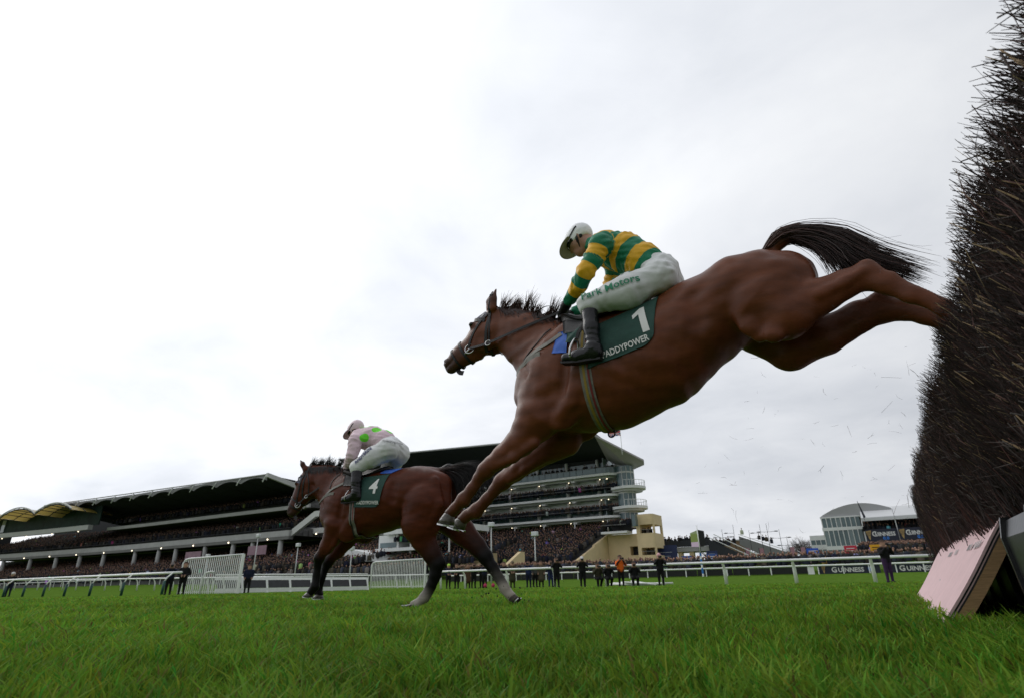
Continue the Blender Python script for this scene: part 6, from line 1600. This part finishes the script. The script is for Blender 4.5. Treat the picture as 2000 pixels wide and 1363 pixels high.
# white steel shelves of glasses and pale screens seen at the back of the middle tier
for i in range(26): Lb(MB().box(-140+i*2.1, -139.2+i*2.1, 79.5, 79.6, 12.3, 12.3+.35*(1+i % 3)), 'bar_light', white_p)
for x, z in ((-114, 6.0), (-95, 6.2)): Lb(MB().box(x, x+5, 66.0, 66.1, z-.5, z+1.0), 'pink_banner', mat('pink banner', (.30, .19, .23), .8, .2, 1.0))
# ---- low white pavilion between the stands
pv = empty('white_pavilion', (-62, 66, 1.5), 0, 'low white pavilion with flat canopies between the two stands', 'building'); VO = Vector((-62, 66, 1.5))
def Vb(mb, name, m): mb.v = [(a-VO.x, b-VO.y, c-VO.z) for a, b, c in mb.v]; return mb.build(name, m, pv)
Vb(MB().box(-69, -62.3, 64, 70, 1.2, 3.6), 'wall', mat('brown brick', (.10, .055, .045), .9, .2, 2))
Vb(MB().prism([(-69.6, 3.6), (-61.8, 3.6), (-62.4, 4.6), (-66.5, 5.4), (-69.6, 4.8)], 'y', 63, 70), 'canopy', white_p)
for x in (-67.4, -65.2, -63.4): Vb(MB().prism([(x-.5, 2.0)]+[(x+.5*math.cos(R_(t)), 2.9+.45*math.sin(R_(t))) for t in range(180, -1, -20)][::-1]+[(x-.5, 2.0)][:0], 'y', 63.9, 63.99), 'arched_window', glass_l)
Vb(MB().box(-64.5, -56, 66, 69, 5.0, 5.45), 'balcony_slab', white_p); Vb(MB().box(-64.8, -60.8, 67, 70, 5.46, 7.4), 'upper_room', white_p); Vb(MB().box(-64.4, -61.2, 66.9, 66.98, 5.6, 6.3), 'window', glass_t)
Vb(MB().prism([(-63, 7.4), (-48, 7.4), (-48, 8.2), (-57, 8.2), (-63, 7.9)], 'y', 66, 72), 'upper_canopy', white_p)
for x in (-58, -54.5, -51): Vb(MB().tube([(x, 66.5, 4.5), (x, 66.5, 7.4)], .12, 8), 'post', white_p)
crowd('terrace_crowd', 'crowd on the pavilion balcony and steps between the stands', np.concatenate([rows_pts(-61, -50, 66.4, 5.5, 68, 5.6, 3, .6, 15), rows_pts(-60, -45, 64, 2.2, 74, 5.0, 14, .55, 16)]), 15)
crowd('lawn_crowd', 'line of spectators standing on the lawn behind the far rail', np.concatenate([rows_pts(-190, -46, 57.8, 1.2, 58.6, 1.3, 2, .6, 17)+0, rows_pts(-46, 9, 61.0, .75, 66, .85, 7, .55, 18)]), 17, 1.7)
# sandstone stair walls in front of the terrace
for i, x in enumerate((-50.5, -47.8, -43.2)):
    w_ = MB().prism([(66+i*.4, 1.0), (66+i*.4, 1.9), (72, 4.4), (73, 4.4), (73, 1.0)], 'x', x, x+.5).build('stair_wall', sand); tag(w_, 'sloping sandstone stair wall in front of the packed terrace', 'wall', 'sandstone stair walls before the terrace')

# ------------------------------------------------------------------ right background: walkway, screen, tan building, lamps, trees, marquees
bw = empty('raised_walkway', (-27, 95, 2.2), 0, 'raised concrete walkway lined with spectators beside the sandstone tower', 'walkway')
MB().box(-5.5, 4.5, 0, 5, 2.3, 3.0).build('deck', cbeam, bw); MB().box(-5.5, 4.5, -.1, 0, 3.02, 4.0).build('parapet', roof_d, bw)
for x in (-.6, 1.2, 4.0): MB().box(x, x+.7, .2, 1.0, 0, 2.29).build('pier', sand if x < 3 else roof_d, bw)
MB().prism([(4.5, 2.3), (4.5, 4.0), (10.5, .9), (10.5, -.6)], 'y', -.6, -.2).build('stair_side', roof_d, bw)
MB().tube([(4.5, -.7, 4.3), (10.5, -.7, 1.2)], .07, 6).build('hand_rail', white_p, bw); MB().tube([(5.5, -.7, 4.6), (11.8, -.7, 1.2)], .07, 6).build('hand_rail', white_p, bw)
crowd('walkway_crowd', 'spectators lining the raised walkway by the sandstone tower', np.concatenate([rows_pts(-32.3, -22.6, 95.3, 5.1, 97, 5.1, 3, .5, 19), rows_pts(-22.0, -18.5, 94.6, 4.4, 95.5, 4.6, 2, .6, 22)]), 19)
for x, w, h, lab in ((-28.4, 3.3, 2.6, 'large navy information board under the raised walkway'), (-21.6, 1.6, 1.5, 'small navy information board beside the walkway stair')):
    b = empty('information_board', (x, 92, gzf(x, 92)), 0, lab, 'sign'); k = .25
    MB().box(-w/2, w/2, -.06, .06, .2+k, .2+h+k).build('panel', mat('navy panel', (.012, .025, .10), .5, .1, 2), b)
    for s in (-1, 1): MB().tube([(s*w*.45, 0, 0), (s*w*.45, 0, .2+k)], .05, 6).build('leg', roof_g, b)
    for r in range(3): MB().box(-w*.3, w*(.1+.08*r), -.075, -.065, .6+k+r*h*.22, .66+k+r*h*.22).build('text_line', mat('pale print', (.45, .5, .6), .6), b)
# screen on its mast
sc_ = empty('video_screen', (-21.6, 85, 2.2), 0, 'large video screen showing a green course on a mast', 'screen')
MB().tube([(.0, .3, -.6), (0, .3, 2.6)], .14, 8).build('mast', roof_d, sc_)
scr = bpy.data.materials.new('screen picture'); scr.use_nodes = True; nb_ = scr.node_tree.nodes; ll = scr.node_tree.links; pb = nb_['Principled BSDF']
tc_ = nb_.new('ShaderNodeTexCoord'); sx_ = nb_.new('ShaderNodeSeparateXYZ'); ll.new(tc_.outputs['Object'], sx_.inputs[0]); rp_ = nb_.new('ShaderNodeValToRGB'); rp_.color_ramp.interpolation = 'CONSTANT'
mr_ = nb_.new('ShaderNodeMapRange'); mr_.inputs['From Min'].default_value = 2.5; mr_.inputs['From Max'].default_value = 4.6; ll.new(sx_.outputs[2], mr_.inputs[0]); ll.new(mr_.outputs[0], rp_.inputs[0])
rp_.color_ramp.elements[0].color = (.30, .24, .30, 1); rp_.color_ramp.elements[1].position = .28; rp_.color_ramp.elements[1].color = (.10, .14, .03, 1); e2 = rp_.color_ramp.elements.new(.8); e2.color = (.13, .17, .08, 1)
ll.new(rp_.outputs[0], pb.inputs['Emission Color']); pb.inputs['Emission Strength'].default_value = 1.0; pb.inputs['Base Color'].default_value = (.02, .02, .02, 1)
MB().add([(-1.2, .75, 2.5), (.15, 0, 2.4), (.15, 0, 4.65), (-1.2, .75, 4.35)], [(0, 1, 2, 3)]).build('display', scr, sc_)
MB().add([(.16, 0, 2.38), (.9, .3, 2.55), (.9, .3, 4.5), (.16, 0, 4.68), (-1.2, .85, 2.5), (-1.2, .85, 4.35)], [(0, 1, 2, 3), (1, 4, 5, 2), (0, 4, 1), (3, 2, 5)]).build('housing', dark_in, sc_)
# tan building and sloped stairs behind
tb = empty('tan_building', (-22.5, 110, 2.5), 0, 'low tan brick building behind the walkway stairs', 'building')
MB().box(-3.4, 2.2, 0, 6, 0, 4.1).build('wall', mat('tan brick', (.20, .13, .075), .85, .12, 2, .2, 4), tb); MB().box(-3.5, 2.3, -.1, 6.1, 4.1, 4.3).build('parapet', cbeam, tb); MB().box(-1.6, .9, -.06, -.01, 0, 2.2).build('doorway', mat('brown doorway', (.12, .06, .035), .8), tb)
st = empty('escalator_stairs', (-15.5, 106, 2.5), 0, 'dark covered stairway sloping down beyond the tan building', 'stairs')
MB().prism([(-4.6, 3.2), (-4.6, 4.6), (4.5, .9), (4.5, -.4), (2.0, -.4)], 'y', 0, .3).build('side', roof_g, st); MB().tube([(-4.6, -.1, 4.9), (4.5, -.1, 1.2)], .06, 6).build('hand_rail', white_p, st); MB().prism([(-4.4, 2.0), (-2.5, 2.0), (-1.8, .2), (-4.4, .2)], 'y', .5, 3).build('tent', white_p, st)
crowd('stair_crowd', 'few people walking on the dark stairway', np.array([[-19.6, 106.6, 6.6], [-17.0, 106.6, 5.7], [-16.4, 106.7, 5.5], [-15.9, 106.6, 5.3], [-15.2, 106.7, 5.0]]), 23)
# street lamps with twin arms
lamp_dk = mat('lamp iron', (.02, .022, .03), .5)
lb_ = ['twin armed street lamp before the tan brick building', 'tall twin armed street lamp above the dark stairway', 'twin armed street lamp beside the round bare tree', 'single armed street lamp behind the tan brick building', 'single armed street lamp beyond the dark stairway', 'twin armed street lamp at the foot of the dark stairway', 'short twin armed street lamp before the bare hedge trees']
for (x, zt, tw, lab) in zip((-21.4, -17.3, -12.9, -19.6, -15.6, -14.6, -12.0), (6.6, 6.2, 6.1, 7.2, 7.0, 7.1, 5.0), (1, 1, 1, 0, 0, 1, 1), lb_):
    r = empty('street_lamp', (x, 100, gzf(x, 100)), 0, lab, 'street lamp'); H_ = zt-gzf(x, 100)
    MB().tube([(0, 0, 0), (0, 0, H_+1.3)], [.06, .025], 6).build('pole', lamp_dk, r)
    for s in ((-1, 1) if tw else (-1,)):
        MB().tube([(0, 0, H_), (s*1.0, 0, H_+.05)], .025, 5).build('arm', lamp_dk, r); MB().sphere((s*1.25, 0, H_+.06), (.34, .2, .08), 10, 5).build('lamp_head', lamp_dk, r)
for i, (x, zt) in enumerate(((-16.6, 4.3), (-14.6, 4.2), (-10.4, 4.2), (-9.0, 4.1))):
    b = empty('banner_post', (x-1.0, 96, gzf(x, 96)), 0, 'tall narrow pink banner on a post behind the lawn crowd', 'banner', 'pink banners behind the lawn crowd'); MB().tube([(0, 0, 0), (0, 0, zt-1.9)], .05, 6).build('post', lamp_dk, b); MB().box(.06, .62, -.02, .02, zt-4.4+.1, zt-2.0).build('banner', mat('dusty pink banner', (.38, .20, .24), .8), b)
# bare trees
bark = mat('bare bark', (.085, .065, .055), .9)
def bare_tree(x, y, h, w, label, group=None, seed=1, dens=1.0):
    r = empty('bare_tree', (x, y, gzf(x, y)), 0, label, 'tree', group); rn = random.Random(seed); mb = MB(); mt = MB()
    mt.tube([(0, 0, 0), (.05, 0, h*.2), (0, 0, h*.4)], [h*.035, h*.028, h*.02], 7)
    def br(p, d, l, rad, lev):
        q = p+d*l; mb.tube([p, p+(d*.5+Vector((rn.gauss(0, .05), rn.gauss(0, .05), .02)))*l, q], [rad, rad*.75, rad*.45], 3, caps=False)
        if lev > 0:
            for _ in range(3 if lev > 1 else 4):
                dd = (d+Vector((rn.gauss(0, .55), rn.gauss(0, .55), rn.gauss(.12, .35)))).normalized(); br(p+d*l*rn.uniform(.45, 1), dd, l*rn.uniform(.55, .8), rad*.5, lev-1)
    for i in range(int(9*dens)):
        a = rn.uniform(0, 6.28); el = rn.uniform(.15, 1.3); d = Vector((math.cos(a)*math.cos(el)*w, math.sin(a)*math.cos(el)*w, math.sin(el))).normalized(); br(Vector((0, 0, h*rn.uniform(.2, .4))), d, h*.30*(.7+.5*w*math.cos(el)), h*.015, 4)
    mt.build('trunk', bark, r); mb.build('crown', bark, r); return r
bare_tree(-11.9, 122, 5.2, 1.0, 'round bare grey tree left of the marquee', None, 3, 4.5)
bare_tree(-17.5, 128, 3.6, 1.5, 'bare hedge tree beyond the street lamps', 'bare trees beyond the street lamps', 5)
bare_tree(-21.0, 130, 3.4, 1.5, 'bare hedge tree beyond the street lamps', 'bare trees beyond the street lamps', 6)
bare_tree(-28.5, 118, 5.2, 1.0, 'bare tree behind the video screen', None, 7)
bare_tree(-16.0, 124, 4.0, 1.2, 'bare hedge tree beyond the street lamps', 'bare trees beyond the street lamps', 8)
# ---- three storey glass marquee and tented stand
k = 1.0; MY = 112.0
mq = empty('glass_marquee', (-4.7, MY, 2.6), 0, 'three storey white framed glass marquee with arched grey roof', 'marquee'); MO = Vector((-4.7, MY, 2.6))
def Mq(mb, name, m): mb.v = [(a-MO.x, b-MO.y, c-MO.z) for a, b, c in mb.v]; return mb.build(name, m, mq)
for z0, z1 in ((2.6, 4.55), (5.15, 7.55), (8.05, 9.55)):
    n = 8; w = (-1.95+7.6)/n
    for i in range(n):
        Mq(MB().box(-7.6+i*w+.09, -7.6+(i+1)*w-.09, MY+.05, MY+.08, z0, z1), 'pane', glass_l if (i*7+int(z0*3)) % 5 == 0 else glass_t); Mq(MB().box(-7.6+i*w-.06, -7.6+i*w+.06, MY-.04, MY+.1, z0, z1), 'mullion', white_p)
for z0, z1 in ((2.4, 2.6), (4.55, 5.15), (7.55, 8.05), (9.55, 9.75)): Mq(MB().box(-7.75, -1.8, MY-.05, MY+8, z0, z1), 'floor_band', white_p)
Mq(MB().box(-1.85, -1.7, MY, MY+8, 2.6, 9.5), 'side_wall', white_p); Mq(MB().box(-7.7, -1.9, MY+1.5, MY+1.6, 2.6, 9.5), 'inner_wall', mat('marquee interior', (.10, .10, .10), .8))
arc = [(-7.8, 9.75)]+[(-7.8+11.0*t, 9.75+1.9*math.sin(math.pi*min(t*.92+.0, 1))**.85) for t in np.linspace(.05, .95, 13)]+[(3.2, 9.75)]
Mq(MB().prism(arc, 'y', MY+.2, MY+9), 'arched_roof', mat('grey canvas', (.36, .36, .37), .7, .05, .5))
an = empty('white_annex', (-9.6, 120, 3.4), 0, 'small white two storey cabin left of the glass marquee', 'building')
for z in (.0, 1.6, 3.2): MB().box(-1.0, 1.5, 0, 4, z, z+.8).build('wall_band', white_p, an)
for z in (.8, 2.4): 
    MB().box(-.95, 1.45, .1, 3.9, z, z+.8).build('window_band', glass_t, an)
    for i in range(4): MB().box(-1.0+i*.8, -.9+i*.8, -.02, .08, z, z+.8).build('mullion', white_p, an)
ts = empty('tented_stand', (2.4, 110, 2.6), 0, 'tented spectator stand with white canopy and dark beer banner', 'stand'); TO = Vector((2.4, 110, 2.6))
def Ts(mb, name, m, parent=None): mb.v = [(a-TO.x, b-TO.y, c-TO.z) for a, b, c in mb.v]; return mb.build(name, m, parent or ts)
canvas = mat('white canvas', (.70, .71, .72), .6, .04, .5, trans=.15)
for a, b in ((-1.75, 2.75), (2.8, 7.3), (7.35, 12)):
    Ts(MB().add([(a, 109.5, 8.95), (b, 109.5, 8.95), (b, 113.5, 10.75), (a, 113.5, 10.75), (a, 109.5, 9.1), (b, 109.5, 9.1), (b, 113.5, 10.9), (a, 113.5, 10.9)], [(0, 1, 2, 3), (7, 6, 5, 4), (0, 4, 5, 1), (1, 5, 6, 2), (0, 3, 7, 4)]), 'canopy', canvas)
    Ts(MB().box(a, b, 109.4, 109.48, 8.55, 9.0), 'valance', canvas)
    Ts(MB().tube([(b, 109.6, 2.6), (b, 109.6, 9.0)], .07, 6), 'pole', white_p)
Ts(MB().box(-1.75, 12, 115, 115.1, 2.6, 10.5), 'rear_wall', dark_in)
for i in range(7): Ts(MB().box(-1.7, 12, 109.8+i*.7, 110.5+i*.7, 2.6, 4.9+i*.42), 'step', step_m)
navy_b = mat('dark navy banner', (.010, .014, .032), .6, .1, 1)
harp_m = mat('gold harp', (.42, .28, .10), .5); blue_l = mat('blue lettering', (.03, .22, .75), .5)
def beer_banner(parent, org, xw, h, yy, s, name='banner'):
    """banner front with harp, lettering and blue 0.0; org = left bottom corner in parent space"""
    ox, oz = org
    MB().box(ox, ox+xw, yy, yy+.06, oz, oz+h).build(name, navy_b, parent)
    hx, hz = ox+xw*.10, oz+h*.5
    MB().prism([(hx-h*.22, hz+h*.36), (hx+h*.2, hz+h*.42), (hx+h*.12, hz+h*.1), (hx+h*.02, hz-h*.42), (hx-h*.06, hz-h*.3), (hx-h*.18, hz+h*.1)], 'y', yy-.03, yy-.005).build('harp', harp_m, parent)
    for q in range(3): MB().box(hx-h*.13+q*h*.09, hx-h*.10+q*h*.09, yy-.05, yy-.032, hz-h*.1+q*h*.03, hz+h*.32).build('harp_string', navy_b, parent)
    def put_t(t, size, cx, cz, m, sx=1.0, bold=.02): flat_text('lettering', t, size, (cx, yy-.01, cz), (1, 0, 0), (0, 0, 1), m, parent, bold, 1.0, sx, lift=.004)
    return put_t
for a, b in ((-1.6, 2.7), (2.85, 7.2)):
    ox = a-TO.x; pt_ = beer_banner(ts, (ox, 5.5-TO.z), b-a, 1.75, 109.3-TO.y, 1)
    pt_('G', 1.05, ox+(b-a)*.27, 6.52-TO.z, white_cloth_m, .9, .03); pt_('UINNESS', .82, ox+(b-a)*.60, 6.46-TO.z, white_cloth_m, .84, .03); pt_('0.0', .62, ox+(b-a)*.60, 5.85-TO.z, blue_l, 1.1, .03)
crowd('tent_crowd', 'crowd seated under the white canopy above the beer banner', rows_pts(-1.5, 11, 110.3, 6.3, 114, 7.9, 7, .55, 24), 24)
crowd('tent_crowd', 'dense crowd standing below the beer banner', rows_pts(-2.2, 9, 84, 2.3, 108, 3.6, 26, .62, 25), 25, 1.3)
# flag beside the marquee
ff = empty('feather_flag', (-1.6, 108.5, 9.0), 0, 'narrow black feather flag between the marquee and the canopy', 'flag')
MB().tube([(.3, 0, -.4), (-.1, 0, 2.6)], .04, 6).build('pole', roof_d, ff); MB().prism([(.25, -.1), (-.45+.35, 2.6), (-.05, 2.5), (.55, .1)], 'y', -.03, .0).build('cloth', navy_b, ff)
# hoarding along the far rail
for (x0, x1, lab) in ((-5.2, -.45, 'dark beer hoarding along the far rail ending in blue figures'), (-.15, 4.6, 'dark beer hoarding along the far rail behind the purple trousers')):
    hb_ = empty('hoarding', (x0, 60.25, .55), 0, lab, 'hoarding'); w = x1-x0; pt_ = beer_banner(hb_, (0, .02), w, .74, 0.0, 1)
    pt_('G', .60, w*.27, .37, white_cloth_m, 1.0, .03); pt_('UINNESS', .50, w*.54, .345, white_cloth_m, 1.0, .03); pt_('00', .52, w*.86, .36, blue_l, .9, .03)
MB_b = empty('white_box', (-5.75, 60.2, .55), 0, 'small white box standing at the end of the beer hoarding', 'box'); MB().box(-.25, .25, -.15, .15, 0, .78).build('case', rail_m, MB_b); MB().box(-.27, .27, -.17, .17, .785, .83).build('lid', rail_m, MB_b)
# dark mesh screens behind the far rail
for i in range(12):
    sc2 = MB().box(-.0, 3.3, 0, .04, .05, .62).build('mesh_screen', mat('dark mesh', (.02, .021, .02), .9, .3, 8), None); sc2.location = (-46+i*3.35, 60.5, gzf(-40, 60.5)); tag(sc2, 'dark mesh screen panel fixed behind the far rail', 'screen', 'dark mesh panels behind the far rail')
# coloured bookmaker signs above the lawn crowd
for (px_, z, col, txt, lab) in ((-6.0, 2.75, (.02, .10, .55), 'STAR SPORTS', 'small blue bookmaker sign above the lawn crowd'), (-2.6, 2.85, (.55, .02, .05), 'ODDS', 'small red bookmaker sign above the lawn crowd'), (-.4, 2.85, (.75, .38, .01), 'BETS', 'small yellow bookmaker sign above the lawn crowd'), (-16.0, 2.6, (.02, .08, .3), '', 'small plain navy sign above the lawn crowd by the tower'), (-18.8, 2.5, (.5, .04, .06), '', 'small plain red sign above the lawn crowd by the tower')):
    b = empty('bookmaker_sign', (px_, 68, gzf(px_, 68)), 0, lab, 'sign'); g0 = gzf(px_, 68)
    MB().tube([(0, 0, 0), (0, 0, z-g0-.35)], .03, 6).build('post', roof_g, b); MB().box(-.55, .55, -.04, .04, z-g0-.35, z-g0+.35).build('board', mat('sign '+lab[6:10], col, .6), b)
    for q in range(2): MB().box(-.35, .35, -.055, -.045, z-g0-.16+q*.22, z-g0-.09+q*.22).build('text_line', white_cloth_m if px_ != -.4 else leather, b)
# ------------------------------------------------------------------ bits of birch and turf thrown up in the air
deb = []
rn = random.Random(31)
for q in range(5):
    m = MB(); L_ = .06+.02*q
    p = [Vector((0, 0, 0)), Vector((rn.gauss(0, .006), rn.gauss(0, .006), L_*.5)), Vector((rn.gauss(0, .01), rn.gauss(0, .01), L_))]
    m.tube(p, [.0011, .0009, .0005], 4)
    if q % 2: m.tube([p[1], p[1]+Vector((.015, .006, .025))], [.0012, .0005], 3)
    me = bpy.data.meshes.new('twig'); me.from_pydata(m.v, [], m.f); me.materials.append(stick_mats[q % 3]); deb.append(me)
for i in range(105):
    y = rn.uniform(2.4, 5.0); x = .42-abs(rn.gauss(0, .75)); z = rn.uniform(.35, 1.6)
    if x < -1.6: continue
    ob = bpy.data.objects.new('twig', deb[i % 5]); link(ob); ob.location = (x, y+.9*max(0, -x), z); ob.rotation_euler = (rn.uniform(0, 6.3), rn.uniform(0, 6.3), rn.uniform(0, 6.3)); s = rn.uniform(.22, .65); ob.scale = (s, s, s)
    tag(ob, 'thin broken birch twig flying in the air below the leaping horse', 'twig', 'broken twigs thrown from the fence')
clodm = mat('turf clod', (.02, .016, .011), .95)
for i in range(34):
    s = rn.uniform(.004, .013); m = MB().sphere((0, 0, 0), (s, s*rn.uniform(.6, 1), s*rn.uniform(.5, .9)), 6, 4); ob = m.build('turf_clod', clodm); ob.location = (-3.9+rn.gauss(.25, .3), 5.8+rn.gauss(0, .2), .06+abs(rn.gauss(.08, .14))); ob.rotation_euler = (rn.random()*6, rn.random()*6, 0)
    tag(ob, 'small dark clod of turf kicked up behind the bay horse', 'turf', 'clods kicked up by the bay horse')
